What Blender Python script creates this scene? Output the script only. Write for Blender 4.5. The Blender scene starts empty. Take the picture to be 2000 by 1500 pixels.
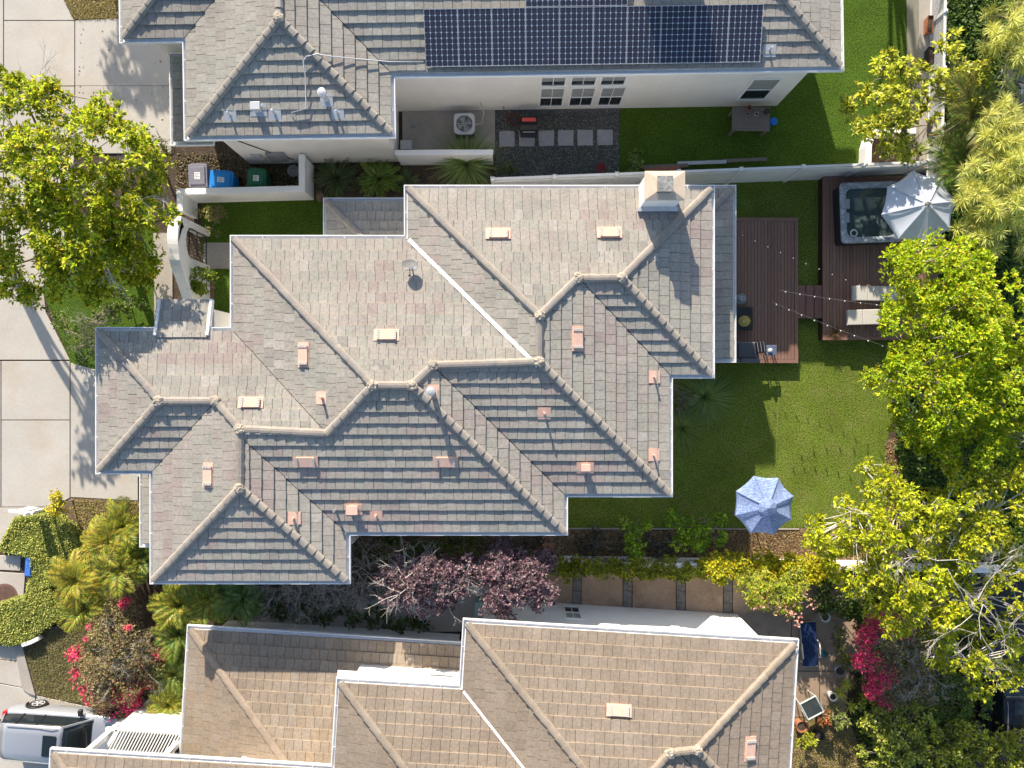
import bpy, bmesh, math, random
import numpy as np
from mathutils import Vector, Matrix, noise as mnoise

S = bpy.context.scene
COL = S.collection
R = math.radians

# ------------------------------------------------------------------ camera, sky, sun, exposure
CAM_H = 29.6          # metres above the lawn
FPX = 1380.0          # focal length in pixels of the 2000 px wide photograph
cam_d = bpy.data.cameras.new('camera'); cam = bpy.data.objects.new('camera', cam_d); COL.objects.link(cam)
cam.location = (0, 0, CAM_H); cam.rotation_euler = (0, 0, 0)
cam_d.sensor_width = 36.0; cam_d.lens = 36.0 * FPX / 2000.0
cam_d.clip_start = 0.1; cam_d.clip_end = 1000.0
S.camera = cam

SUN_EL = 24.0
SUN_AZ = math.atan2(-0.28, 1.0)      # measured from +Y, negative towards -X
sun_vec = Vector((math.cos(R(SUN_EL)) * math.sin(SUN_AZ), math.cos(R(SUN_EL)) * math.cos(SUN_AZ), math.sin(R(SUN_EL))))
w = bpy.data.worlds.new('World'); S.world = w; w.use_nodes = True
nt = w.node_tree; bg = nt.nodes['Background']
sky = nt.nodes.new('ShaderNodeTexSky'); sky.sky_type = 'NISHITA'; sky.sun_disc = False
sky.sun_elevation = R(SUN_EL); sky.sun_rotation = SUN_AZ
nt.links.new(sky.outputs[0], bg.inputs[0]); bg.inputs[1].default_value = 0.12
sd = bpy.data.lights.new('sun', 'SUN'); sun = bpy.data.objects.new('sun', sd); COL.objects.link(sun)
sd.energy = 5.0; sd.angle = R(0.5); sd.color = (1.0, 0.89, 0.74)
sun.rotation_euler = (-sun_vec).to_track_quat('-Z', 'Y').to_euler(); sun.location = (0, 0, 40)
S.view_settings.view_transform = 'Standard'; S.view_settings.look = 'None'
S.view_settings.exposure = 0.9; S.view_settings.gamma = 1.0; S.view_settings.use_curve_mapping = False

# ------------------------------------------------------------------ helpers
def W(px, py, z=0.0):
    "world x, y of a photograph pixel for a thing at height z"
    k = (CAM_H - z) / FPX
    return ((px - 1000.0) * k, (750.0 - py) * k)
def W3(px, py, z=0.0):
    a = W(px, py, z); return (a[0], a[1], z)
def M(n, z=0.0):
    "pixels to metres at height z"
    return n * (CAM_H - z) / FPX

def link(o, parent=None):
    COL.objects.link(o)
    if parent is not None: o.parent = parent
    return o
def tag(o, label=None, cat=None, group=None, kind=None):
    if label: o['label'] = label
    if cat: o['category'] = cat
    if group: o['group'] = group
    if kind: o['kind'] = kind
    return o
def thing(name, label, cat, loc=(0, 0, 0), rotz=0.0, group=None):
    o = bpy.data.objects.new(name, None); COL.objects.link(o)
    o.empty_display_size = 0.2
    o.location = (loc[0], loc[1], loc[2] if len(loc) > 2 else 0.0); o.rotation_euler = (0, 0, rotz)
    return tag(o, label, cat, group)
def copy_tree(o, parent=None):
    c = o.copy(); COL.objects.link(c); c.parent = parent
    for ch in list(o.children): copy_tree(ch, c)
    return c

class MB:
    def __init__(s): s.v = []; s.f = []; s.c = []
    def add(s, vs, fs, col=None):
        n = len(s.v); s.v += [tuple(p) for p in vs]
        for f in fs: s.f.append([i + n for i in f]); s.c.append(col)
        return s
    def box(s, x0, y0, z0, x1, y1, z1, col=None):
        vs = [(x0, y0, z0), (x1, y0, z0), (x1, y1, z0), (x0, y1, z0), (x0, y0, z1), (x1, y0, z1), (x1, y1, z1), (x0, y1, z1)]
        return s.add(vs, [(3, 2, 1, 0), (4, 5, 6, 7), (0, 1, 5, 4), (1, 2, 6, 5), (2, 3, 7, 6), (3, 0, 4, 7)], col)
    def bar(s, a, b, wd, ht, col=None):
        "box beam from a to b, wd across, ht along the up direction"
        a = Vector(a); b = Vector(b); t = (b - a).normalized()
        up = Vector((0, 0, 1)) if abs(t.z) < 0.95 else Vector((0, 1, 0))
        sd_ = t.cross(up).normalized(); up = sd_.cross(t).normalized()
        vs = []
        for p in (a, b):
            for i, j in ((-1, -1), (1, -1), (1, 1), (-1, 1)): vs.append(p + sd_ * i * wd / 2 + up * j * ht / 2)
        return s.add(vs, [(0, 1, 2, 3), (7, 6, 5, 4), (0, 4, 5, 1), (1, 5, 6, 2), (2, 6, 7, 3), (3, 7, 4, 0)], col)
    def prism(s, poly, z0, z1, col=None):
        n = len(poly); ar = sum(poly[i][0] * poly[(i + 1) % n][1] - poly[(i + 1) % n][0] * poly[i][1] for i in range(n))
        if ar < 0: poly = poly[::-1]
        vs = [(p[0], p[1], z0) for p in poly] + [(p[0], p[1], z1) for p in poly]
        fs = [list(range(n))[::-1], list(range(n, 2 * n))] + [(i, (i + 1) % n, n + (i + 1) % n, n + i) for i in range(n)]
        return s.add(vs, fs, col)
    def tube(s, pts, r, n=6, col=None, cap=True):
        pts = [Vector(p) for p in pts]; k = len(pts)
        rs = r if isinstance(r, (list, tuple)) else [r] * k
        vs = []; ref = Vector((0.31, 0.17, 0.93))
        for i, p in enumerate(pts):
            t = (pts[min(i + 1, k - 1)] - pts[max(i - 1, 0)])
            t = t.normalized() if t.length > 1e-9 else Vector((0, 0, 1))
            a = t.cross(ref)
            if a.length < 1e-3: a = t.cross(Vector((1, 0, 0)))
            a.normalize(); b = t.cross(a)
            for j in range(n):
                q = 2 * math.pi * j / n; vs.append(p + (a * math.cos(q) + b * math.sin(q)) * rs[i])
        fs = [(i * n + j, i * n + (j + 1) % n, (i + 1) * n + (j + 1) % n, (i + 1) * n + j) for i in range(k - 1) for j in range(n)]
        if cap: fs += [list(range(n))[::-1], [(k - 1) * n + j for j in range(n)]]
        return s.add(vs, fs, col)
    def lathe(s, prof, n=16, cx=0, cy=0, col=None):
        vs = []; k = len(prof)
        for r_, z in prof:
            for j in range(n):
                q = 2 * math.pi * j / n; vs.append((cx + r_ * math.cos(q), cy + r_ * math.sin(q), z))
        fs = [(i * n + j, i * n + (j + 1) % n, (i + 1) * n + (j + 1) % n, (i + 1) * n + j) for i in range(k - 1) for j in range(n)]
        fs += [list(range(n))[::-1], [(k - 1) * n + j for j in range(n)]]
        return s.add(vs, fs, col)
    def mesh(s, name):
        me = bpy.data.meshes.new(name); me.from_pydata(s.v, [], s.f)
        if any(c is not None for c in s.c):
            at = me.attributes.new('tint', 'FLOAT_COLOR', 'FACE')
            a = np.ones((len(s.f), 4), dtype=np.float32)
            for i, c in enumerate(s.c):
                if c is not None: a[i, :3] = c
            at.data.foreach_set('color', a.ravel())
        me.update(); return me
    def build(s, name, mat, parent=None, smooth=False, bevel=0.0, seg=2, loc=None, fix=False):
        me = s.mesh(name)
        if fix or bevel:
            bm = bmesh.new(); bm.from_mesh(me)
            bmesh.ops.recalc_face_normals(bm, faces=bm.faces)
            if bevel:
                es = [e for e in bm.edges if len(e.link_faces) == 2 and e.calc_face_angle(0) > 0.6]
                bmesh.ops.bevel(bm, geom=es, offset=bevel, segments=seg, profile=0.5, affect='EDGES', clamp_overlap=True)
            bm.to_mesh(me); bm.free()
        me.materials.append(mat)
        if smooth: me.polygons.foreach_set('use_smooth', [True] * len(me.polygons))
        o = bpy.data.objects.new(name, me); link(o, parent)
        if loc is not None: o.location = loc
        return o

def np_mesh(name, V, F, colr, mat, parent=None):
    "fast quad mesh with a per-face tint"
    me = bpy.data.meshes.new(name); nv = len(V); nf, k = F.shape
    me.vertices.add(nv); me.vertices.foreach_set('co', np.ascontiguousarray(V, dtype=np.float32).ravel())
    me.loops.add(nf * k); me.loops.foreach_set('vertex_index', np.ascontiguousarray(F, dtype=np.int32).ravel())
    me.polygons.add(nf); me.polygons.foreach_set('loop_start', np.arange(0, nf * k, k, dtype=np.int32))
    me.update(calc_edges=True)
    at = me.attributes.new('tint', 'FLOAT_COLOR', 'FACE')
    c = np.ones((nf, 4), dtype=np.float32); c[:, :3] = colr
    at.data.foreach_set('color', c.ravel())
    me.materials.append(mat)
    o = bpy.data.objects.new(name, me); link(o, parent); return o

def poly_offset(poly, d):
    "outward offset of a simple polygon given counter-clockwise"
    n = len(poly); out = []
    for i in range(n):
        p0, p1, p2 = Vector(poly[i - 1]), Vector(poly[i]), Vector(poly[(i + 1) % n])
        a = (p1 - p0).normalized(); b = (p2 - p1).normalized()
        na = Vector((a.y, -a.x)); nb = Vector((b.y, -b.x))
        k = 1 + na.dot(nb); m = (na + nb) / max(k, 0.2)
        out.append((p1.x + m.x * d, p1.y + m.y * d))
    return out
def ccw(poly):
    n = len(poly); ar = sum(poly[i][0] * poly[(i + 1) % n][1] - poly[(i + 1) % n][0] * poly[i][1] for i in range(n))
    return poly if ar > 0 else poly[::-1]

# ------------------------------------------------------------------ materials
def mat(name, col, rough=0.7, metal=0.0, spec=0.3, n1=None, n2=None, bump=None, tint=False, alt=None, trans=0.0, ior=1.45, coat=0.0, stretch=None):
    "n1, n2 = (scale, amount) brightness noise; bump = (scale, strength); alt = (colour, scale, threshold)"
    m = bpy.data.materials.new(name); m.use_nodes = True
    t = m.node_tree; b = t.nodes['Principled BSDF']
    b.inputs['Roughness'].default_value = rough; b.inputs['Metallic'].default_value = metal
    b.inputs['Specular IOR Level'].default_value = spec; b.inputs['IOR'].default_value = ior
    if trans: b.inputs['Transmission Weight'].default_value = trans
    if coat: b.inputs['Coat Weight'].default_value = coat; b.inputs['Coat Roughness'].default_value = 0.08
    geo = t.nodes.new('ShaderNodeNewGeometry'); pos = geo.outputs['Position']
    if stretch:
        mp = t.nodes.new('ShaderNodeMapping'); mp.inputs['Scale'].default_value = stretch
        t.links.new(pos, mp.inputs['Vector']); pos = mp.outputs[0]
    if tint:
        at = t.nodes.new('ShaderNodeAttribute'); at.attribute_name = 'tint'; cur = at.outputs['Color']
    else:
        rg = t.nodes.new('ShaderNodeRGB'); rg.outputs[0].default_value = (*col, 1); cur = rg.outputs[0]
    def nz(scale, det=4.0, rg_=0.6):
        n = t.nodes.new('ShaderNodeTexNoise'); n.inputs['Scale'].default_value = scale
        n.inputs['Detail'].default_value = det; n.inputs['Roughness'].default_value = rg_
        t.links.new(pos, n.inputs['Vector']); return n.outputs['Fac']
    if alt:
        mr = t.nodes.new('ShaderNodeMapRange'); t.links.new(nz(alt[1]), mr.inputs[0])
        mr.inputs[1].default_value = alt[2] - 0.12; mr.inputs[2].default_value = alt[2] + 0.12
        mx = t.nodes.new('ShaderNodeMix'); mx.data_type = 'RGBA'
        t.links.new(mr.outputs[0], mx.inputs[0]); t.links.new(cur, mx.inputs[6]); mx.inputs[7].default_value = (*alt[0], 1)
        cur = mx.outputs[2]
    for nn in (n1, n2):
        if not nn: continue
        mr = t.nodes.new('ShaderNodeMapRange'); t.links.new(nz(nn[0]), mr.inputs[0])
        mr.inputs[1].default_value = 0.25; mr.inputs[2].default_value = 0.75
        mr.inputs[3].default_value = 1 - nn[1]; mr.inputs[4].default_value = 1 + nn[1]
        mx = t.nodes.new('ShaderNodeMix'); mx.data_type = 'RGBA'; mx.blend_type = 'MULTIPLY'; mx.inputs[0].default_value = 1
        t.links.new(cur, mx.inputs[6]); t.links.new(mr.outputs[0], mx.inputs[7]); cur = mx.outputs[2]
    t.links.new(cur, b.inputs['Base Color'])
    if bump:
        bp = t.nodes.new('ShaderNodeBump'); bp.inputs['Strength'].default_value = bump[1]; bp.inputs['Distance'].default_value = 0.03
        t.links.new(nz(bump[0]), bp.inputs['Height']); t.links.new(bp.outputs[0], b.inputs['Normal'])
    return m
def leaf_mat(name, tr=0.42, rough=0.45):
    m = bpy.data.materials.new(name); m.use_nodes = True; t = m.node_tree; b = t.nodes['Principled BSDF']
    at = t.nodes.new('ShaderNodeAttribute'); at.attribute_name = 'tint'
    b.inputs['Roughness'].default_value = rough; b.inputs['Specular IOR Level'].default_value = 0.35
    t.links.new(at.outputs['Color'], b.inputs['Base Color'])
    tl = t.nodes.new('ShaderNodeBsdfTranslucent'); t.links.new(at.outputs['Color'], tl.inputs['Color'])
    mx = t.nodes.new('ShaderNodeMixShader'); mx.inputs[0].default_value = tr
    t.links.new(b.outputs[0], mx.inputs[1]); t.links.new(tl.outputs[0], mx.inputs[2])
    t.links.new(mx.outputs[0], t.nodes['Material Output'].inputs['Surface']); return m

MT = {}
MT['leaf'] = leaf_mat('leaf'); MT['petal'] = leaf_mat('petal', 0.3, 0.6)
MT['tile'] = mat('roof_tile', (1, 1, 1), 0.85, spec=0.2, tint=True, n1=(0.9, 0.13), n2=(11, 0.22), bump=(30, 0.35))
MT['cap'] = mat('ridge_cap', (1, 1, 1), 0.85, spec=0.2, tint=True, n1=(3, 0.12), n2=(16, 0.16), bump=(30, 0.3))
MT['under'] = mat('roof_underlay', (0.03, 0.028, 0.026), 0.9)
MT['mortar'] = mat('mortar', (0.38, 0.33, 0.27), 0.95, n1=(9, 0.3), bump=(22, 0.8))
MT['gutter'] = mat('gutter_paint', (0.78, 0.78, 0.78), 0.4, n1=(5, 0.05))
MT['flash'] = mat('flashing_metal', (0.6, 0.62, 0.65), 0.35, 0.5, n1=(6, 0.1))
MT['valley'] = mat('valley_metal', (0.82, 0.82, 0.83), 0.45, 0.0, n1=(8, 0.12))
MT['stucco'] = mat('stucco_cream', (0.80, 0.76, 0.70), 0.9, n1=(0.7, 0.06), n2=(20, 0.05), bump=(40, 0.3))
MT['stucco_w'] = mat('stucco_white', (0.84, 0.83, 0.81), 0.9, n1=(0.7, 0.05), n2=(20, 0.04), bump=(40, 0.3))
MT['white'] = mat('white_paint', (0.80, 0.80, 0.79), 0.5, n1=(4, 0.04))
MT['vinyl'] = mat('white_vinyl', (0.70, 0.70, 0.69), 0.45, n1=(2, 0.06))
MT['glass'] = mat('window_glass', (0.02, 0.025, 0.03), 0.06, spec=0.7)
MT['blind'] = mat('window_blind', (0.30, 0.31, 0.30), 0.6, n1=(3, 0.1))
MT['pink'] = mat('vent_pink', (0.66, 0.43, 0.34), 0.7, n1=(6, 0.1), n2=(30, 0.08))
MT['louver'] = mat('vent_louver', (0.55, 0.50, 0.46), 0.5, n1=(40, 0.4))
MT['dark'] = mat('dark_metal', (0.025, 0.025, 0.028), 0.5, spec=0.4)
MT['black'] = mat('black_plastic', (0.015, 0.015, 0.017), 0.4)
MT['grey'] = mat('grey_metal', (0.30, 0.31, 0.33), 0.45, 0.3, n1=(5, 0.1))
MT['ltgrey'] = mat('light_grey_metal', (0.50, 0.51, 0.53), 0.45, 0.2, n1=(5, 0.1))
MT['cream'] = mat('chimney_cap', (0.58, 0.47, 0.37), 0.85, n1=(3, 0.1), n2=(14, 0.1))
MT['concrete'] = mat('driveway_concrete', (0.47, 0.44, 0.395), 0.9, n1=(0.45, 0.09), n2=(9, 0.06), alt=((0.42, 0.355, 0.28), 0.35, 0.62), bump=(30, 0.15))
MT['walk'] = mat('walk_concrete', (0.36, 0.33, 0.29), 0.9, n1=(1.2, 0.12), n2=(10, 0.1), bump=(30, 0.2))
MT['patio'] = mat('patio_tan', (0.34, 0.25, 0.18), 0.9, n1=(1.3, 0.18), n2=(9, 0.12), alt=((0.20, 0.14, 0.10), 0.9, 0.62), bump=(30, 0.2))
MT['stone'] = mat('grey_stone', (0.17, 0.165, 0.155), 0.9, n1=(3, 0.3), n2=(12, 0.2), bump=(15, 0.5))
MT['paver'] = mat('concrete_paver', (0.34, 0.34, 0.36), 0.9, n1=(4, 0.12), n2=(18, 0.08), bump=(25, 0.2))
MT['soil'] = mat('soil', (0.075, 0.055, 0.04), 1.0, n1=(2, 0.35), n2=(16, 0.45), bump=(14, 1.0))
MT['bark_soil'] = mat('dry_soil', (0.17, 0.12, 0.085), 1.0, n1=(2, 0.3), n2=(18, 0.5), bump=(14, 1.0))
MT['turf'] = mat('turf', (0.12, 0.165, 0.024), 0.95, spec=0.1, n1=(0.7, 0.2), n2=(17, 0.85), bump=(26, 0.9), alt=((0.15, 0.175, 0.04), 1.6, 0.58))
MT['turf_dark'] = mat('turf_north_and_shade', (0.065, 0.115, 0.014), 0.95, spec=0.1, n1=(0.8, 0.22), n2=(17, 0.85), bump=(26, 0.9))
MT['asphalt'] = mat('asphalt', (0.05, 0.05, 0.052), 0.9, n1=(1, 0.2), n2=(24, 0.3), bump=(30, 0.4))
MT['gravel'] = mat('gravel', (0.115, 0.115, 0.125), 0.9, n1=(1, 0.1), n2=(28, 0.75), bump=(20, 1.0))
MT['deck'] = mat('deck_board', (0.155, 0.082, 0.062), 0.65, tint=True, n1=(3, 0.1), n2=(22, 0.14), bump=(30, 0.2), stretch=(6, 0.6, 1))
MT['bark'] = mat('bark_grey', (0.24, 0.20, 0.16), 0.95, n1=(4, 0.25), n2=(20, 0.25), bump=(20, 0.6))
MT['twig'] = mat('pale_twig', (0.55, 0.51, 0.46), 0.9, n1=(6, 0.15))
MT['twig_g'] = mat('grey_twig', (0.26, 0.24, 0.22), 0.9, n1=(6, 0.2))
MT['wood'] = mat('grey_wood', (0.20, 0.17, 0.145), 0.85, n1=(5, 0.2), n2=(30, 0.2), stretch=(1, 8, 1))
MT['terra'] = mat('terracotta', (0.36, 0.15, 0.085), 0.85, n1=(6, 0.15))

# ------------------------------------------------------------------ foliage helpers
def nrm(a): return a / np.maximum(np.linalg.norm(a, axis=-1, keepdims=True), 1e-9)
def leaf_arrays(P, D, L, Wd, rng, fold=0.25, droop=0.15):
    "kite shaped leaves: base P, direction D, length L, width Wd"
    n = len(P); D = nrm(D)
    up = np.tile(np.array([[0.7 * sun_vec.x, 0.7 * sun_vec.y, 1.0 + 0.7 * sun_vec.z]]), (n, 1)) + rng.normal(0, 0.45, (n, 3))
    sd_ = nrm(np.cross(D, up)); N = nrm(np.cross(sd_, D))
    L = np.broadcast_to(np.asarray(L, dtype=float), (n,))[:, None]; Wd = np.broadcast_to(np.asarray(Wd, dtype=float), (n,))[:, None]
    mid = P + D * L * 0.5 + N * Wd * fold
    V = np.stack([P, mid - sd_ * Wd * 0.5, P + D * L - N * L * droop, mid + sd_ * Wd * 0.5], axis=1).reshape(-1, 3)
    return V, np.arange(4 * n).reshape(n, 4)
TINT_GAIN = np.array([1.95, 2.02, 1.5])
def tints(n, pal, wts, rng, var=0.18, own=None):
    pal = np.array(pal); wts = np.array(wts, dtype=float); wts = wts / wts.sum()
    i = rng.choice(len(pal), n, p=wts)
    c = pal[i] * (1 + rng.normal(0, var, (n, 1)))
    if own is not None: c = c * own[:, None]
    return np.clip(c * TINT_GAIN, 0.003, 0.9)
def join_arrays(parts):
    Vs, Fs, Cs = [], [], []; n = 0
    for V, F, C in parts:
        Vs.append(V); Fs.append(F + n); Cs.append(C); n += len(V)
    return np.concatenate(Vs), np.concatenate(Fs), np.concatenate(Cs)
def rosettes(C, m, L, Wd, rng, pal, wts, up=0.5, var=0.18, own=None, out=None, lvar=0.25):
    "m leaves round every centre in C"
    n = len(C); P = np.repeat(C, m, axis=0)
    D = rng.normal(0, 1, (n * m, 3)); D[:, 2] = np.abs(D[:, 2]) * up + 0.1
    if out is not None: D += np.repeat(out, m, axis=0) * 0.7
    D = nrm(D); P = P + D * L * 0.08
    LL = L * (1 + rng.normal(0, lvar, n * m)).clip(0.4, 1.7)
    V, F = leaf_arrays(P, D, LL, Wd * LL / L, rng)
    o = np.repeat(own, m) if own is not None else None
    return V, F, tints(n * m, pal, wts, rng, var, o)
def in_poly(x, y, poly):
    r = np.zeros(len(x), bool); n = len(poly)
    for i in range(n):
        x0, y0 = poly[i]; x1, y1 = poly[(i + 1) % n]
        c = ((y0 > y) != (y1 > y)) & (x < (x1 - x0) * (y - y0) / ((y1 - y0) if abs(y1 - y0) > 1e-9 else 1e-9) + x0)
        r ^= c
    return r
def sample_poly(poly, n, rng):
    a = np.array(poly); lo = a.min(0); hi = a.max(0); out = np.zeros((0, 2))
    while len(out) < n:
        q = lo + rng.random((n * 2, 2)) * (hi - lo); out = np.concatenate([out, q[in_poly(q[:, 0], q[:, 1], poly)]])
    return out[:n]
# ------------------------------------------------------------------ tiled hip roofs
PITCH = 0.26; T_W = 0.328; T_E = 0.385; T_T = 0.053
def clip_half(poly, a, b, c):
    "keep a*x + b*y + c >= 0"
    out = []; n = len(poly)
    for i in range(n):
        p, q = poly[i], poly[(i + 1) % n]
        dp = a * p[0] + b * p[1] + c; dq = a * q[0] + b * q[1] + c
        if dp >= 0: out.append(p)
        if (dp >= 0) != (dq >= 0):
            k = dp / (dp - dq); out.append((p[0] + (q[0] - p[0]) * k, p[1] + (q[1] - p[1]) * k))
    return out
def area(p): return 0.5 * sum(p[i][0] * p[(i + 1) % len(p)][1] - p[(i + 1) % len(p)][0] * p[i][1] for i in range(len(p))) if len(p) > 2 else 0
def dists(r): return {'W': (1, 0, -r[0]), 'E': (-1, 0, r[2]), 'S': (0, 1, -r[1]), 'N': (0, -1, r[3])}
ROT = {'S': 0.0, 'E': math.pi / 2, 'N': math.pi, 'W': -math.pi / 2}

class Roof:
    "union of hip roofs over axis-aligned rectangles that share one eave height"
    def __init__(s, rects, ze, sides='WESN', clipbox=None, pitch=PITCH):
        s.r = rects; s.ze = ze; s.sides = sides; s.cb = clipbox; s.p = pitch
    def h(s, x, y):
        b = -1e9
        for r in s.r:
            d = dists(r); b = max(b, min(d[k][0] * x + d[k][1] * y + d[k][2] for k in s.sides))
        return s.ze + s.p * b
    def pieces(s, i, side, poly, gap=0.035):
        D = dists(s.r[i]); ds = D[side]
        for k in s.sides:
            if k != side:
                e = D[k]; poly = clip_half(poly, e[0] - ds[0], e[1] - ds[1], e[2] - ds[2])
                if len(poly) < 3: return []
        if s.cb:
            x0, y0, x1, y1 = s.cb
            for h in ((1, 0, -x0), (-1, 0, x1), (0, 1, -y0), (0, -1, y1)):
                poly = clip_half(poly, *h)
                if len(poly) < 3: return []
        ps = [poly]
        for j, rj in enumerate(s.r):
            if j == i: continue
            dj = dists(rj); new = []
            same = any(abs(dj[k][0] - ds[0]) + abs(dj[k][1] - ds[1]) + abs(dj[k][2] - ds[2]) < 1e-6 for k in s.sides)
            m = (0.001 if same else gap) if j < i else -0.001
            for pl in ps:
                rem = pl
                for k in s.sides:
                    a, b, c = dj[k][0] - ds[0], dj[k][1] - ds[1], dj[k][2] - ds[2] + m
                    o = clip_half(rem, -a, -b, -c)
                    if len(o) > 2 and abs(area(o)) > 2e-4: new.append(o)
                    rem = clip_half(rem, a, b, c)
                    if len(rem) < 3: break
            ps = new
            if not ps: return []
        return [p for p in ps if abs(area(p)) > 4e-4]
    def slope_rect(s, i, side):
        x0, y0, x1, y1 = s.r[i]; return [(x0, y0), (x1, y0), (x1, y1), (x0, y1)]

def tint_pick(x, y, pal, rnd, seed, row):
    "patches of like-coloured tiles along the courses"
    v = mnoise.noise(Vector((x * 0.30 + seed, y * 0.30, row * 0.31))) + 0.55 * mnoise.noise(Vector((x * 0.9, y * 0.9 + seed, row * 2.7)))
    v = v * 0.75 + rnd.gauss(0, 0.17)
    k = min(len(pal) - 1, max(0, int((v + 0.62) / 1.24 * len(pal))))
    return k

def build_roof(roof, house, pal, seed, n_single=300, name='roof', exposure=T_E, keep=None, hgt=None):
    "roof part with its underlay, single tiles as sub-parts and the rest joined"
    rnd = random.Random(seed)
    ub = MB(); singles = []; rest = MB()
    for i, r in enumerate(roof.r):
        for side in roof.sides:
            D = dists(r); ds = D[side]
            def zz(x, y): return roof.ze + roof.p * (ds[0] * x + ds[1] * y + ds[2])
            for pc in roof.pieces(i, side, roof.slope_rect(i, side), 0.0):
                ub.add([(x, y, zz(x, y) - 0.012) for x, y in pc], [list(range(len(pc)))])
            horiz = side in 'SN'
            u0, u1 = (r[0], r[2]) if horiz else (r[1], r[3])
            depth = min(r[2] - r[0], r[3] - r[1]) / 2 if len(roof.sides) == 4 else ((r[2] - r[0]) if not horiz else (r[3] - r[1]))
            for row in range(int(depth / exposure) + 1):
                v0 = row * exposure; off = rnd.uniform(0, T_W)
                a = math.floor(u0 / T_W) * T_W - off
                while a < u1:
                    lo, hi = a + 0.006 + rnd.uniform(-0.003, 0.003), a + T_W - 0.006; a += T_W
                    vlo = v0 - (0.035 if row == 0 else rnd.uniform(-0.008, 0.012)); vhi = v0 + exposure
                    if side == 'S': q = [(lo, r[1] + vlo), (hi, r[1] + vlo), (hi, r[1] + vhi), (lo, r[1] + vhi)]
                    elif side == 'N': q = [(lo, r[3] - vhi), (hi, r[3] - vhi), (hi, r[3] - vlo), (lo, r[3] - vlo)]
                    elif side == 'W': q = [(r[0] + vlo, lo), (r[0] + vhi, lo), (r[0] + vhi, hi), (r[0] + vlo, hi)]
                    else: q = [(r[2] - vhi, lo), (r[2] - vlo, lo), (r[2] - vlo, hi), (r[2] - vhi, hi)]
                    if row == 0:
                        # the eave course hangs over the edge, so clip only its inside part
                        if lo < u0 + 0.01 or hi > u1 - 0.01:
                            lo2, hi2 = max(lo, u0), min(hi, u1)
                            if hi2 - lo2 < 0.04: continue
                    pcs = roof.pieces(i, side, q)
                    if not pcs: continue
                    cx = sum(p[0] for p in q) / 4; cy = sum(p[1] for p in q) / 4
                    if keep and not keep(cx, cy): continue
                    k = tint_pick(cx, cy, pal, rnd, seed, row)
                    lift = rnd.uniform(-0.004, 0.006)
                    full = len(pcs) == 1 and len(pcs[0]) == 4 and abs(abs(area(pcs[0])) - (hi - lo) * (vhi - vlo)) < 1e-4 and row > 0
                    if full:
                        low = {'S': (lo, r[1] + v0), 'N': (hi, r[3] - v0), 'W': (r[0] + v0, hi), 'E': (r[2] - v0, lo)}[side]
                        singles.append((low, zz(*low) + lift, side, k, cx, cy)); continue
                    for pc in pcs:
                        n = len(pc); top = []; bot = []
                        for x, y in pc:
                            v = ds[0] * x + ds[1] * y + ds[2]
                            z = roof.ze + roof.p * v
                            top.append((x, y, z + 0.008 + lift + T_T * (1 - (v - v0) / exposure))); bot.append((x, y, z - 0.008))
                        rest.add(top + bot, [list(range(n))] + [(n + e, n + (e + 1) % n, (e + 1) % n, e) for e in range(n)], pal[k])
    ru = ub.build(name, MT['under'], house)
    # one shared mesh for every tint
    meshes = []
    wd = T_W - 0.012; zl = lambda v: roof.p * v + 0.008 + T_T * (1 - v / exposure)
    tv = [(0, -0.004, zl(0)), (wd, -0.004, zl(0)), (wd, exposure, zl(exposure)), (0, exposure, zl(exposure)),
          (0, -0.004, -0.01), (wd, -0.004, -0.01), (wd, exposure, roof.p * exposure - 0.01), (0, exposure, roof.p * exposure - 0.01)]
    tf = [(0, 1, 2, 3), (4, 5, 1, 0), (5, 6, 2, 1), (6, 7, 3, 2), (7, 4, 0, 3)]
    hm = house.matrix_basis
    singles.sort(key=lambda t: (hm @ Vector((t[4], t[5], 0))).length + (0 if inframe(hm @ Vector((t[4], t[5], roof.ze))) else 1000))
    for c in pal:
        mb = MB(); mb.add(tv, tf, c); me = mb.mesh('roof_tile'); me.materials.append(MT['tile']); meshes.append(me)
    for n_, (low, z, side, k, cx, cy) in enumerate(singles):
        if n_ < n_single:
            o = bpy.data.objects.new('roof_tile', meshes[k]); link(o, ru); o.location = (low[0], low[1], z); o.rotation_euler = (0, 0, ROT[side])
        else:
            m = Matrix.Translation((low[0], low[1], z)) @ Matrix.Rotation(ROT[side], 4, 'Z')
            rest.add([m @ Vector(p) for p in tv], tf, pal[k])
    if rest.f:
        o = rest.build('remaining_roof_tiles', MT['tile'], ru); o['kind'] = 'stuff'
    return ru
def inframe(p):
    k = FPX / (CAM_H - p.z); return abs(p.x * k) < 1000 and abs(p.y * k) < 750

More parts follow.
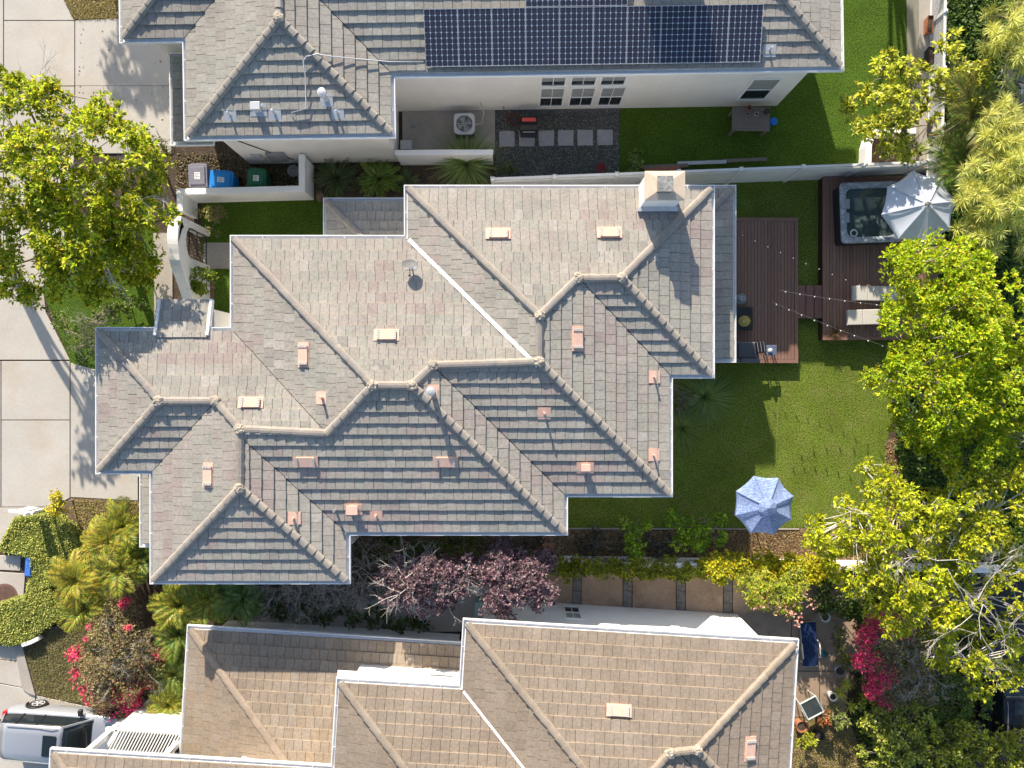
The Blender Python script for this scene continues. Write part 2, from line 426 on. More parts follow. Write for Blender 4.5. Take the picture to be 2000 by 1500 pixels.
CAP_MESH = {}
def cap_mesh(col):
    if col in CAP_MESH: return CAP_MESH[col]
    mb = MB(); L = 0.44
    prof = [(-0.15, -0.055), (-0.142, -0.02), (-0.08, 0.045), (0.0, 0.056), (0.08, 0.045), (0.142, -0.02), (0.15, -0.055)]
    n = len(prof); vs = []
    for x, lift, k in ((0.0, 0.045, 1.0), (L, 0.0, 0.9)):
        vs += [(x, y * k, z + lift) for y, z in prof]
    vs += [(0.0, y * 0.86, z + 0.018) for y, z in prof]
    fs = [(j, n + j, n + j + 1, j + 1) for j in range(n - 1)] + [(2 * n + j, j, j + 1, 2 * n + j + 1) for j in range(n - 1)]
    mb.add(vs, fs, col); me = mb.mesh('ridge_cap'); me.materials.append(MT['cap']); CAP_MESH[col] = me; return me
def ridge_caps(house, roof, segs, cols, seed=0, lift=0.045):
    "overlapping saddle tiles from the lower to the upper end of each line"
    rnd = random.Random(seed)
    for a, b in segs:
        A = Vector((a[0], a[1], roof.h(*a) + lift)); B = Vector((b[0], b[1], roof.h(*b) + lift))
        if A.z > B.z + 1e-4: A, B = B, A
        t = (B - A); L = t.length; t.normalize()
        side = Vector((0, 0, 1)).cross(t).normalized(); up = t.cross(side)
        mt_ = Matrix((t, side, up)).transposed()
        n = max(1, round(L / 0.37)); st = L / n
        for i in range(n):
            o = bpy.data.objects.new('ridge_cap', cap_mesh(rnd.choice(cols))); link(o, house)
            o.location = A + t * (i * st - 0.02) + Vector((0, 0, rnd.uniform(-0.006, 0.006)))
            o.rotation_euler = (mt_ @ Matrix.Rotation(rnd.uniform(-0.03, 0.03), 3, 'Z')).to_euler()
def mortar(house, roof, pts, seed=1):
    rnd = random.Random(seed)
    for x, y in pts:
        mb = MB(); bm = bmesh.new(); bmesh.ops.create_icosphere(bm, subdivisions=3, radius=1.0)
        for v in bm.verts:
            k = 1 + 0.35 * mnoise.noise(v.co * 2.3 + Vector((x, y, 0))) + 0.15 * mnoise.noise(v.co * 6 + Vector((y, x, 3)))
            v.co = Vector((v.co.x * 0.18 * k, v.co.y * 0.18 * k, v.co.z * 0.10 * k))
        me = bpy.data.meshes.new('mortar'); bm.to_mesh(me); bm.free(); me.materials.append(MT['mortar'])
        o = bpy.data.objects.new('mortar_lump', me); link(o, house); o.location = (x, y, roof.h(x, y) + 0.10)
def gutter(house, poly, ze, closed=True, name='gutter'):
    "open box gutter round an eave outline given in plan"
    poly = ccw(poly)
    prof = [(0.035, 0.02), (0.035, -0.10), (0.135, -0.10), (0.14, -0.005), (0.172, -0.005), (0.172, -0.135), (-0.02, -0.135), (-0.02, 0.0), (0.02, 0.0)]
    rings = [poly_offset(poly, d) for d, z in prof]; n = len(poly); mb = MB(); vs = []
    for (d, z), rg in zip(prof, rings): vs += [(x, y, ze + z) for x, y in rg]
    k = len(prof); fs = []
    for a in range(k):
        b = (a + 1) % k
        for i in range(n):
            j = (i + 1) % n; fs.append((a * n + i, a * n + j, b * n + j, b * n + i))
    mb.add(vs, fs)
    for i in range(n):
        p = Vector(poly[i]); q = Vector(poly[(i + 1) % n]); L = (q - p).length; t = (q - p) / L; nn = Vector((t.y, -t.x)); s_ = 0.8
        while s_ < L - 0.4:
            c = p + t * s_; a = c + nn * 0.02; b = c + nn * 0.15
            mb.bar((a.x, a.y, ze + 0.0), (b.x, b.y, ze + 0.0), 0.025, 0.006); s_ += 1.45
    return mb.build(name, MT['gutter'], house, fix=True)
def house_walls(house, poly, ze, m, inset=0.5, name='wall'):
    poly = ccw(poly)
    inn = poly_offset(poly, -inset)
    MB().prism(inn, 0.0, ze - 0.16).build(name, m, house)
    mb = MB(); mb.prism(poly_offset(poly, -0.03), ze - 0.14, ze - 0.09); mb.build('soffit', MT['white'], house)
def window(house, x, z, wd, ht, y, facing, rows=1, name='window', muntin=True, blind=True):
    "window on a wall facing -y ('S') or +y ('N') in the frame of the house; facing sign places it proud of the wall"
    s = -1 if facing == 'S' else 1
    f = MB(); t = 0.07
    y0, y1 = sorted((y, y + s * 0.05))
    f.box(x - wd / 2, y0, z, x - wd / 2 + t, y1, z + ht); f.box(x + wd / 2 - t, y0, z, x + wd / 2, y1, z + ht)
    f.box(x - wd / 2 + t, y0, z, x + wd / 2 - t, y1, z + t); f.box(x - wd / 2 + t, y0, z + ht - t, x + wd / 2 - t, y1, z + ht)
    for r_ in range(1, rows): f.box(x - wd / 2 + t, y0, z + ht * r_ / rows - 0.025, x + wd / 2 - t, y1 - 0.004 * s * 0, z + ht * r_ / rows + 0.025)
    wf = f.build(name, MT['white'], house)
    p = MB(); yy = y + s * 0.012
    p.box(x - wd / 2 + t, min(y, yy), z + t, x + wd / 2 - t, max(y, yy), z + ht - t); p.build('pane', MT['glass'], wf)
    if blind:
        b = MB(); n = 6
        for i in range(n):
            zz = z + ht - t - 0.03 - i * (ht * 0.42) / n
            ya, yb = sorted((y + s * 0.013, y + s * 0.018)); b.box(x - wd / 2 + t, ya, zz - ht * 0.06, x + wd / 2 - t, yb, zz)
        b.build('blind', MT['blind'], wf)
    if muntin:
        b = MB(); ya, yb = sorted((y + s * 0.019, y + s * 0.034))
        b.box(x - 0.012, ya, z + t, x + 0.012, yb, z + ht - t)
        b.build('muntin', MT['white'], wf)
    return wf
def local_frame(o):
    "matrix of a house empty"
    return Matrix.Translation(o.location) @ Matrix.Rotation(o.rotation_euler.z, 4, 'Z')

def roof_slope_matrix(house, roof, wx, wy):
    "frame lying on the roof at a world point: x across the slope, y up the slope"
    inv = local_frame(house).inverted(); p = inv @ Vector((wx, wy, 0))
    e = 0.05; z = roof.h(p.x, p.y)
    gx = (roof.h(p.x + e, p.y) - roof.h(p.x - e, p.y)) / (2 * e); gy = (roof.h(p.x, p.y + e) - roof.h(p.x, p.y - e)) / (2 * e)
    up = Vector((gx, gy, gx * gx + gy * gy)).normalized(); n = Vector((-gx, -gy, 1)).normalized(); ac = up.cross(n).normalized()
    m = Matrix((ac, up, n)).transposed().to_4x4(); m.translation = Vector((p.x, p.y, z)); return m
def roof_px(roof, house, px, py):
    "world xy of a pixel that lies on the roof surface"
    x, y = W(px, py, roof.ze + 0.5); inv = local_frame(house).inverted()
    for _ in range(6):
        p = inv @ Vector((x, y, 0)); x, y = W(px, py, roof.h(p.x, p.y) + 0.03)
    return x, y
VENT = {}
def roof_vent(house, roof, px, py):
    if 'v' not in VENT:
        mb = MB(); mb.box(-0.43, -0.21, 0.03, 0.43, 0.2, 0.065); mb.box(-0.30, -0.17, 0.065, 0.30, 0.17, 0.12)
        VENT['v'] = mb.mesh('roof_vent'); VENT['v'].materials.append(MT['pink'])
        lb = MB(); lb.box(-0.045, -0.17, 0.121, 0.045, 0.15, 0.135)
        for i in range(6):
            y = -0.15 + i * 0.06; lb.box(-0.045, y - 0.02, 0.1352, 0.045, y + 0.02, 0.15)
        VENT['l'] = lb.mesh('louver'); VENT['l'].materials.append(MT['louver'])
    o = bpy.data.objects.new('roof_vent', VENT['v']); link(o, house)
    o.matrix_local = roof_slope_matrix(house, roof, *roof_px(roof, house, px, py))
    for s_ in (-0.29, 0.29):
        l = bpy.data.objects.new('louver', VENT['l']); link(l, o); l.location = (s_, 0, 0)
def vent_pipe(house, roof, px, py, h=0.45, r=0.04, flash=True, m='pink', cap=False, fm=None):
    x, y = roof_px(roof, house, px, py); mm = roof_slope_matrix(house, roof, x, y); p = mm.translation
    mb = MB(); mb.tube([(0, 0, -0.05), (0, 0, h)], r, 10)
    if cap: mb.lathe([(r * 1.0, h - 0.02), (r * 1.7, h), (r * 1.7, h + 0.10), (r * 0.6, h + 0.13)], 12)
    o = mb.build('vent_pipe', MT[m], house, smooth=False); o.location = p
    if flash:
        fb = MB(); fb.box(-0.22, -0.22, 0.03, 0.22, 0.2, 0.055); f = fb.build('pipe_flashing', MT[fm or m], house); f.matrix_local = mm
        f.location = p
def box_vent(house, roof, px, py, h=0.4, m='pink', sz=0.2):
    x, y = roof_px(roof, house, px, py); mm = roof_slope_matrix(house, roof, x, y); p = mm.translation
    mb = MB(); mb.box(-sz * 0.7, -sz * 0.6, -0.05, sz * 0.7, sz * 0.6, h * 0.75); mb.box(-sz, -sz * 0.8, h * 0.75, sz, sz * 0.8, h)
    o = mb.build('box_vent', MT[m], house, bevel=0.01); o.location = p
    fb = MB(); fb.box(-0.3, -0.22, 0.03, 0.3, 0.2, 0.05); f = fb.build('pipe_flashing', MT[m], house); f.matrix_local = mm
# ------------------------------------------------------------------ the three houses
EZ = 4.7; EK = (CAM_H - EZ) / FPX
GI = 0.15   # the measured outline is the outer lip of the gutter
def prect(x0, y0, x1, y1): return ((x0 - 1000) * EK + GI, (750 - y1) * EK + GI, (x1 - 1000) * EK - GI, (750 - y0) * EK - GI)
def pp(x, y): return ((x - 1000) * EK, (750 - y) * EK)
PAL_MAIN = [(0.315, 0.262, 0.240), (0.33, 0.278, 0.252), (0.335, 0.293, 0.262), (0.34, 0.305, 0.268), (0.345, 0.312, 0.274), (0.335, 0.308, 0.272),
            (0.325, 0.302, 0.265), (0.345, 0.322, 0.28), (0.322, 0.31, 0.268), (0.308, 0.295, 0.262), (0.375, 0.348, 0.312), (0.285, 0.268, 0.24)]
PAL_TOP = [(0.29, 0.262, 0.235), (0.305, 0.28, 0.25), (0.315, 0.292, 0.258), (0.325, 0.305, 0.268), (0.33, 0.312, 0.275), (0.315, 0.30, 0.265), (0.30, 0.288, 0.255), (0.345, 0.33, 0.295)]
PAL_BOT = [(0.25, 0.20, 0.153), (0.262, 0.211, 0.162), (0.272, 0.22, 0.17), (0.28, 0.227, 0.176), (0.287, 0.233, 0.182), (0.276, 0.224, 0.174), (0.267, 0.22, 0.173), (0.295, 0.242, 0.192)]

# ---- main house
main = thing('house', 'sprawling house with mottled grey and rose hip roof in the middle', 'house')
R_main = Roof([prect(790, 362, 1313, 970), prect(800, 362, 1395, 738), prect(450, 460, 1313, 970), prect(450, 460, 1108, 1045),
               prect(187, 640, 683, 925), prect(293, 640, 683, 1140), prect(293, 640, 1108, 1045)], EZ)
out_main = ccw([pp(*q) for q in ((187, 640), (450, 640), (450, 460), (790, 460), (790, 362), (1395, 362), (1395, 738), (1313, 738), (1313, 970),
            (1108, 970), (1108, 1045), (683, 1045), (683, 1140), (293, 1140), (293, 925), (187, 925))])
out_main = poly_offset(out_main, -GI)
house_walls(main, out_main, EZ, MT['stucco_w'])
build_roof(R_main, main, PAL_MAIN, 11)
gutter(main, out_main, EZ)
def rr(i): return R_main.r[i]
def hips(i):
    x0, y0, x1, y1 = rr(i); h = min(x1 - x0, y1 - y0) / 2
    return {'sw': ((x0, y0), (x0 + h, y0 + h)), 'se': ((x1, y0), (x1 - h, y0 + h)), 'nw': ((x0, y1), (x0 + h, y1 - h)), 'ne': ((x1, y1), (x1 - h, y1 - h))}
def lerp(a, b, t): return (a[0] + (b[0] - a[0]) * t, a[1] + (b[1] - a[1]) * t)
h0, h1, h2, h3, h4, h5, h6 = [hips(i) for i in range(7)]
def cut_to(hp, z):
    "upper part of a hip line that lies above height z"
    a, b = hp; za = EZ; zb = EZ + PITCH * abs(b[0] - a[0]); t = (z - za) / (zb - za); return (lerp(a, b, t), b)
z1 = EZ + PITCH * (rr(1)[3] - rr(1)[1]) / 2; z2 = EZ + PITCH * (rr(2)[3] - rr(2)[1]) / 2; z4 = EZ + PITCH * (rr(4)[3] - rr(4)[1]) / 2
z5 = EZ + PITCH * (rr(5)[2] - rr(5)[0]) / 2; z6 = EZ + PITCH * (rr(6)[3] - rr(6)[1]) / 2
nw0 = cut_to(h0['ne'], z1); se2 = cut_to(h3['ne'], z2); nw5 = cut_to(h5['nw'], z4); sw3 = cut_to(h3['sw'], z6)
segs = [h0['nw'], nw0, (h0['nw'][1], h0['se'][1]), h0['se'], h1['ne'], h1['se'], (nw0[0], h1['ne'][1]),
        (se2[0], h0['se'][1]), se2, h3['nw'], h3['se'], (h3['nw'][1], h3['se'][1]), sw3,
        h4['nw'], h4['sw'], (h4['nw'][1], nw5[0]), nw5, h5['sw'], h5['se'], (h5['nw'][1], h5['sw'][1]), (h5['nw'][1], sw3[0])]
CAPC = [(0.315, 0.28, 0.245), (0.325, 0.29, 0.25), (0.30, 0.265, 0.235), (0.29, 0.268, 0.243)]
ridge_caps(main, R_main, segs, CAPC, 5)
mortar(main, R_main, [h0['nw'][1], h0['se'][1], nw0[0], h1['ne'][1], se2[0], h3['nw'][1], h3['se'][1], h4['nw'][1], nw5[0], h5['nw'][1], h5['sw'][1]])
# white valley flashing between the entry slope and the north-east wing
va = pp(798.3, 468.3); vb_z = z2
n_ = 18; mb = MB(); vend = (va[0] + (h0['se'][1][0] - va[0]) * 0.985, va[1] - (h0['se'][1][0] - va[0]) * 0.985)
dv = Vector((vend[0] - va[0], vend[1] - va[1])).normalized(); sv = Vector((-dv.y, dv.x))
for a in range(n_):
    p0 = lerp(va, vend, a / n_); p1 = lerp(va, vend, (a + 1) / n_); q = []
    for p in (p0, p1):
        for s_ in (-0.06, 0.075):
            x, y = p[0] + sv.x * s_, p[1] + sv.y * s_; q.append((x, y, R_main.h(x, y) + 0.058))
    mb.add(q, [(0, 1, 3, 2)])
mb.build('valley_flashing', MT['valley'], main)
# lower roofs round the main house
def low_roof(house, rect, ze, sides, cb, outline, seed, pal, caps=()):
    rf = Roof([rect], ze, sides, cb); build_roof(rf, house, pal, seed, 60, 'lower_roof'); gutter(house, outline, ze, name='lower_gutter')
    MB().prism(poly_offset(ccw(outline), -0.02), ze - 0.14, ze - 0.09).build('soffit', MT['white'], house)
    if caps: ridge_caps(house, rf, caps, CAPC, seed)
    return rf
def lw(x, y, z): return W(x, y, z)
LZ = 2.8
ax, ay = W(632, 387, LZ); bx_, by_ = W(800, 470, LZ); ax += GI; ay -= GI
low_roof(main, (ax, by_ - 3, bx_ + 3, ay), LZ, 'WN', (ax - 0.1, by_ - 0.2, bx_ + 0.2, ay + 0.1), [(ax, by_ - 0.2), (bx_ + 0.2, by_ - 0.2), (bx_ + 0.2, ay), (ax, ay)], 21, PAL_MAIN, [((ax, ay), (ax + 1.5, ay - 1.5))])
cx_, cy_ = W(1437, 362, LZ); _, dy_ = W(1437, 707, LZ); cx_ -= GI; cy_ -= GI; dy_ += GI
low_roof(main, (cx_ - 6, dy_ - 5, cx_, cy_), LZ, 'EN', (cx_ - 1.6, dy_, cx_ + 0.1, cy_ + 0.1), [(cx_ - 1.6, dy_), (cx_, dy_), (cx_, cy_), (cx_ - 1.6, cy_)], 22, PAL_MAIN, [((cx_, cy_), (cx_ - 1.5, cy_ - 1.5))])
ex, ey = W(273, 905, LZ); _, fy = W(273, 1068, LZ); ex += GI; fy += GI
low_roof(main, (ex, fy - 3, ex + 6, ey + 3), LZ, 'W', (ex - 0.1, fy, ex + 1.4, ey), [(ex, fy), (ex + 1.4, fy), (ex + 1.4, ey), (ex, ey)], 23, PAL_MAIN)
# porch roof carried on below the entry eave
px0, py0 = W(310, 645, EZ); px1, py1 = W(414, 587, EZ - 0.3)
pr = Roof([(px0 - 2, py0 - 3, px1 + 2.2, py1)], EZ - PITCH * (py1 - py0) + 0.03, 'N', (px0, py0 - 0.25, px1, py1 + 0.1)); build_roof(pr, main, PAL_MAIN, 24, 60, 'porch_roof')
for s_, x in ((0, px0 - 0.06), (1, px1 + 0.02)):
    MB().bar((x, py0 - 0.2, pr.h(x, py0 - 0.2) + 0.0), (x, py1 + 0.02, pr.h(x, py1) + 0.0), 0.09, 0.2).build('barge_board', MT['white'], main)
MB().box(px0, py0, 0, px1, py1 - 0.3, 4.2).build('porch_wall', MT['stucco_w'], main)
# chimney
ctop = 6.3; c0 = W(1262, 335, ctop); c1 = W(1337, 388, ctop)
mb = MB(); mb.box(c0[0] + 0.03, c1[1] + 0.03, 0, c1[0] - 0.03, c0[1] - 0.03, ctop - 0.12); chim = mb.build('chimney', MT['stucco_w'], main)
mb = MB(); xm, ym = (c0[0] + c1[0]) / 2, (c0[1] + c1[1]) / 2
mb.add([(c0[0] - 0.03, c1[1] - 0.03, ctop - 0.12), (c1[0] + 0.03, c1[1] - 0.03, ctop - 0.12), (c1[0] + 0.03, c0[1] + 0.03, ctop - 0.12), (c0[0] - 0.03, c0[1] + 0.03, ctop - 0.12),
        (c0[0] - 0.03, c1[1] - 0.03, ctop - 0.04), (c1[0] + 0.03, c1[1] - 0.03, ctop - 0.04), (c1[0] + 0.03, c0[1] + 0.03, ctop - 0.04), (c0[0] - 0.03, c0[1] + 0.03, ctop - 0.04),
        (xm - 0.25, ym - 0.2, ctop + 0.06), (xm + 0.25, ym - 0.2, ctop + 0.06), (xm + 0.25, ym + 0.2, ctop + 0.06), (xm - 0.25, ym + 0.2, ctop + 0.06)],
       [(3, 2, 1, 0), (0, 1, 5, 4), (1, 2, 6, 5), (2, 3, 7, 6), (3, 0, 4, 7), (4, 5, 9, 8), (5, 6, 10, 9), (6, 7, 11, 10), (7, 4, 8, 11), (8, 9, 10, 11)])
mb.build('chimney_cap', MT['cream'], chim)
f0 = W(1284, 343, ctop + 0.3); f1 = W(1315, 374, ctop + 0.3)
mb = MB(); mb.box(f0[0] + 0.04, f1[1] + 0.04, ctop, f1[0] - 0.04, f0[1] - 0.04, ctop + 0.26); mb.build('flue', MT['dark'], chim)
mb = MB(); mb.box(f0[0], f1[1], ctop + 0.262, f1[0], f0[1], ctop + 0.31); mb.build('flue_lid', mat('flue_lid', (0.26, 0.26, 0.25), 0.8, n1=(9, 0.5), n2=(30, 0.4)), chim)
mb = MB(); mb.box(c0[0] - 0.05, c1[1] - 0.12, 4.9, c1[0] + 0.05, c1[1] + 0.028, 5.12); mb.build('chimney_flashing', MT['flash'], chim)
for q in ((973, 457), (1190, 455), (755, 655), (490, 787), (597, 901), (870, 901), (594, 693), (408, 928), (1127, 661)): roof_vent(main, R_main, *q)
vent_pipe(main, R_main, 630, 777, 0.42, 0.05); vent_pipe(main, R_main, 845, 764, 0.6, 0.09, m='ltgrey', cap=True, fm='pink')
vent_pipe(main, R_main, 1063, 806, 0.35, 0.04); vent_pipe(main, R_main, 1277, 736, 0.35, 0.035); vent_pipe(main, R_main, 1276, 888, 0.3, 0.035)
vent_pipe(main, R_main, 574, 1012, 0.25, 0.045); vent_pipe(main, R_main, 656, 996, 0.35, 0.045, flash=False, m='grey'); vent_pipe(main, R_main, 735, 1006, 0.25, 0.04)
box_vent(main, R_main, 691, 994, 0.35); box_vent(main, R_main, 1143, 912, 0.3, sz=0.16)
# satellite dish
x, y = roof_px(R_main, main, 803, 520); z = R_main.h(x, y)
dish = thing('satellite_dish', 'small grey satellite dish on the roof near the white valley flashing', 'satellite dish', (x, y, z))
mb = MB(); mb.box(-0.2, -0.12, 0.04, 0.2, 0.2, 0.06); mb.build('mount_plate', MT['ltgrey'], dish)
MB().tube([(0, 0.05, 0.05), (0, 0.05, 0.3), (0, -0.02, 0.42)], 0.025, 8).build('mast', MT['grey'], dish)
mb = MB(); vs = [(0, 0, 0)]; fs = []
for rg_ in (1, 2, 3):
    for j in range(24):
        q = 2 * math.pi * j / 24; r_ = rg_ / 3; vs.append((0.27 * r_ * math.cos(q), 0.20 * r_ * math.sin(q), 0.06 * r_ * r_))
fs += [(0, 1 + j, 1 + (j + 1) % 24) for j in range(24)] + [(1 + k * 24 + j, 25 + k * 24 + j, 25 + k * 24 + (j + 1) % 24, 1 + k * 24 + (j + 1) % 24) for k in (0, 1) for j in range(24)]
mb.add(vs, fs); d_ = mb.build('dish', mat('dish_grey', (0.13, 0.13, 0.135), 0.6), dish, smooth=True); d_.location = (0, -0.02, 0.42); d_.rotation_euler = (R(-35), 0, 0)
MB().tube([(0, -0.1, 0.38), (0.02, -0.38, 0.42)], 0.014, 6).build('feed_arm', MT['dark'], dish)
MB().box(-0.03, -0.42, 0.4, 0.04, -0.36, 0.46).build('receiver', MT['dark'], dish)

# ---- north house (slightly turned), with its solar array
def lrect(u0, v0, u1, v1, k=EK): return (u0 * k + GI, -v1 * k + GI, u1 * k - GI, -v0 * k - GI)
top = thing('house', 'grey tiled house along the top with solar panels and three white windows', 'house', (*pp(770, 150), 0), R(0.85))
R_top = Roof([lrect(-412, -480, 0, 117), lrect(-412, -480, 878, 0), lrect(-535, -480, 0, -75)], EZ)
out_top = ccw([(u * EK, -v * EK) for u, v in ((-535, -75), (-412, -75), (-412, 117), (0, 117), (0, 0), (878, 0), (878, -480), (-535, -480))])
out_top = poly_offset(out_top, -GI)
house_walls(top, out_top, EZ, MT['stucco'], 0.45)
build_roof(R_top, top, PAL_TOP, 31)
gutter(top, out_top, EZ)
def hip_of(r):
    x0, y0, x1, y1 = r; h = min(x1 - x0, y1 - y0) / 2
    return ((x0, y0), (x0 + h, y0 + h)), ((x1, y0), (x1 - h, y0 + h)), ((x0, y1), (x0 + h, y1 - h)), ((x1, y1), (x1 - h, y1 - h))
a = hip_of(R_top.r[0]); b = hip_of(R_top.r[1]); c = hip_of(R_top.r[2])
CAPT = [(0.285, 0.265, 0.235), (0.295, 0.275, 0.245), (0.27, 0.25, 0.225)]
ridge_caps(top, R_top, [a[0], a[1], (a[0][1], (a[0][1][0], a[0][1][1] + 2.2)), b[1], (b[1][1], (b[1][1][0] - 3, b[1][1][1])), c[0]], CAPT, 7)
mortar(top, R_top, [a[0][1]], 2)
gx, gy = W(331, 105, LZ); hx, hy = W(331, 283, LZ); gx += GI; hx += GI; gy -= GI; hy += GI
inv_t = local_frame(top).inverted(); g0 = inv_t @ Vector((gx, gy, 0)); g1 = inv_t @ Vector((hx, hy, 0))
low_roof(top, (g0.x, g1.y - 3, g0.x + 6, g0.y + 3), LZ, 'W', (g0.x - 0.1, g1.y, g0.x + 1.3, g0.y), [(g0.x, g1.y), (g0.x + 1.3, g1.y), (g0.x + 1.3, g0.y), (g0.x, g0.y)], 33, PAL_TOP)
# chimney of the north house behind the array (outside the picture, throws the broad shadow on the panels)
mb = MB(); mb.box(4.4 - top.location.x, 2.9, 0, 6.2 - top.location.x, 3.9, 7.9); nch = mb.build('chimney', MT['stucco'], top)
mb = MB(); mb.box(4.35 - top.location.x, 2.85, 7.9, 6.25 - top.location.x, 3.95, 8.0); mb.build('chimney_cap', MT['cream'], nch)
# windows of the south wall
ywall = GI + 0.45
def tu(px, py, z):
    p = inv_t @ Vector((*W(px, py, z), 0)); return p.x
for px_ in (1078, 1137, 1195):
    window(top, tu(px_, 195, 1.4), 0.35, 1.02, 1.85, ywall, 'S', 2)
    window(top, tu(px_ + 3, 163, 2.8), 2.35, 1.02, 0.85, ywall, 'S', 1, 'transom_window')
window(top, tu(1482, 190, 1.7), 0.75, 1.15, 2.0, ywall, 'S', 2, muntin=False)
mb = MB(); xx = tu(880, 208, 0.5); mb.box(xx - 0.3, ywall - 0.012, 0.45, xx + 0.3, ywall, 0.85); mb.build('wall_hatch', MT['white'], top)
# meters on the wall of the front wing
yw2 = -117 * EK + GI + 0.45
mb = MB(); xx = tu(500, 307, 1.2); mb.box(xx - 0.2, yw2 - 0.12, 0.8, xx + 0.2, yw2, 1.3); mb.build('meter_box', MT['ltgrey'], top)
mb = MB(); xx = tu(540, 308, 1.2); mb.box(xx - 0.35, yw2 - 0.15, 0.7, xx + 0.35, yw2, 1.5); mb.lathe([(0.1, 0), (0.1, 0.08)], 12); ob_ = mb.build('electric_panel', MT['grey'], top)
MB().tube([(xx - 1.3, yw2 - 0.03, 3.6), (xx - 0.2, yw2 - 0.03, 1.6), (xx + 0.5, yw2 - 0.03, 0.6)], 0.02, 6).build('wall_cable', MT['dark'], top)
vent_pipe(top, R_top, 450, 225, 0.35, 0.035, m='ltgrey'); vent_pipe(top, R_top, 537, 222, 0.4, 0.045, m='ltgrey'); vent_pipe(top, R_top, 660, 222, 0.35, 0.035, m='ltgrey')
vent_pipe(top, R_top, 638, 195, 0.6, 0.09, m='ltgrey', cap=True); box_vent(top, R_top, 505, 214, 0.4, 'ltgrey', 0.17); vent_pipe(top, R_top, 1503, 98, 0.3, 0.035, m='ltgrey')
cpts = []
for q in ((572, 232), (572, 222), (600, 214), (598, 150), (594, 122), (600, 113), (622, 108), (640, 112), (700, 118), (760, 123), (828, 123)):
    x, y = roof_px(R_top, top, *q); p = inv_t @ Vector((x, y, 0)); cpts.append((p.x, p.y, R_top.h(p.x, p.y) + 0.13))
cpts[0] = (cpts[0][0], cpts[0][1], cpts[0][2] - 0.1)
MB().tube(cpts, 0.022, 6).build('conduit', MT['ltgrey'], top, smooth=True)

# solar panels lying on the south slope: one canonical panel, then copies
cell_m = mat('solar_cell', (0.030, 0.034, 0.058), 0.35, spec=0.4, n1=(3, 0.2))
back_m = mat('solar_backsheet', (0.55, 0.57, 0.60), 0.4, spec=0.4)
PW, PH = 1.155, 1.83
def make_panel():
    t = thing('solar_panel', 'x', 'solar panel', (0, 0, 0))
    mb = MB(); mb.box(0.012, 0.012, 0.0, PW - 0.012, PH - 0.012, 0.03); mb.build('backsheet', back_m, t)
    fr = MB(); e = 0.011
    for q in ((0, 0, PW, e), (0, PH - e, PW, PH), (0, e, e, PH - e), (PW - e, e, PW, PH - e)): fr.box(q[0], q[1], -0.01, q[2], q[3], 0.042)
    fr.build('frame', MT['ltgrey'], t)
    cw = (PW - 2 * e - 0.006) / 6; ch = (PH - 2 * e - 0.006) / 10; g = 0.012; k = 0.026
    cb = MB(); x1, y1 = cw - g, ch - g
    cb.prism([(k, 0), (x1 - k, 0), (x1, k), (x1, y1 - k), (x1 - k, y1), (k, y1), (0, y1 - k), (0, k)], 0.0, 0.004)
    me = cb.mesh('cell'); me.materials.append(cell_m)
    for i in range(6):
        for j in range(10):
            o = bpy.data.objects.new('cell', me); link(o, t); o.location = (e + 0.003 + g / 2 + i * cw, e + 0.003 + g / 2 + j * ch, 0.031)
    return t
pan0 = make_panel(); first = True
ORD = ['first', 'second', 'third', 'fourth', 'fifth', 'sixth', 'seventh', 'eighth', 'ninth', 'tenth']
lx, ly = roof_px(R_top, top, 833, 135)
tm = local_frame(top)
lp = inv_t @ Vector((lx, ly, 0))
pts = [(i, 0) for i in range(10)] + [(3, 1), (4, 1), (5, 1)]
for n_, (i, row) in enumerate(pts):
    o = pan0 if n_ == 0 else copy_tree(pan0)
    s_ = PITCH; cz = 1 / math.sqrt(1 + s_ * s_)
    u = lp.x + i * (PW + 0.012); v = lp.y + row * (PH + 0.02) * cz
    m = Matrix(((1, 0, 0), (0, cz, -s_ * cz), (0, s_ * cz, cz))).to_4x4(); m.translation = Vector((u, v, R_top.ze + s_ * v + 0.15))
    o.matrix_world = tm @ m
    o['label'] = ('solar panel in the long lower row, ' + ORD[i] + ' from the left') if row == 0 else ('solar panel cut by the top of the picture, ' + ORD[i - 3] + ' of the upper row of three')
    o['group'] = 'solar panels of the array on the north roof'
rack = MB()
for s__ in (0.3, 1.5):
    v = lp.y + s__ * 0.96; rack.bar((lp.x - 0.05, v, R_top.ze + PITCH * v + 0.1), (lp.x + 10 * (PW + 0.012), v, R_top.ze + PITCH * v + 0.1), 0.04, 0.06)
rk = rack.build('panel_rack', MT['grey'], top)

# ---- south house (turned by 3.5 degrees)
bot = thing('house', 'tan tiled house with white walls along the bottom edge', 'house', (*pp(905, 1210), 0), R(-3.5))
R_bot = Roof([lrect(0, 0, 613, 800), lrect(0, 0, 656, 400), lrect(-240, 130, 613, 900), lrect(-790, 302, 613, 850)], EZ)
out_bot = ccw([(u * EK, -v * EK) for u, v in ((0, 0), (656, 0), (656, 400), (613, 400), (613, 850), (-790, 850), (-790, 302), (-240, 302), (-240, 130), (0, 130))])
out_bot = poly_offset(out_bot, -GI)
wall_bot = ccw([(u * EK, -v * EK) for u, v in ((8, 8), (648, 8), (648, 392), (605, 392), (605, 842), (-470, 842), (-470, 310), (-242, 310), (-242, 115), (8, 115))])
house_walls(bot, wall_bot, EZ, MT['stucco_w'], 0.5)
MB().prism(poly_offset(out_bot, -0.04), EZ - 0.085, EZ - 0.05).build('soffit', MT['white'], bot)
for u, v in ((-760, 345), (-600, 345)): MB().box(u * EK - 0.1, -v * EK - 0.1, 0, u * EK + 0.1, -v * EK + 0.1, EZ - 0.09).build('post', MT['stucco_w'], bot)
def bot_keep(x, y): return y > -9.0
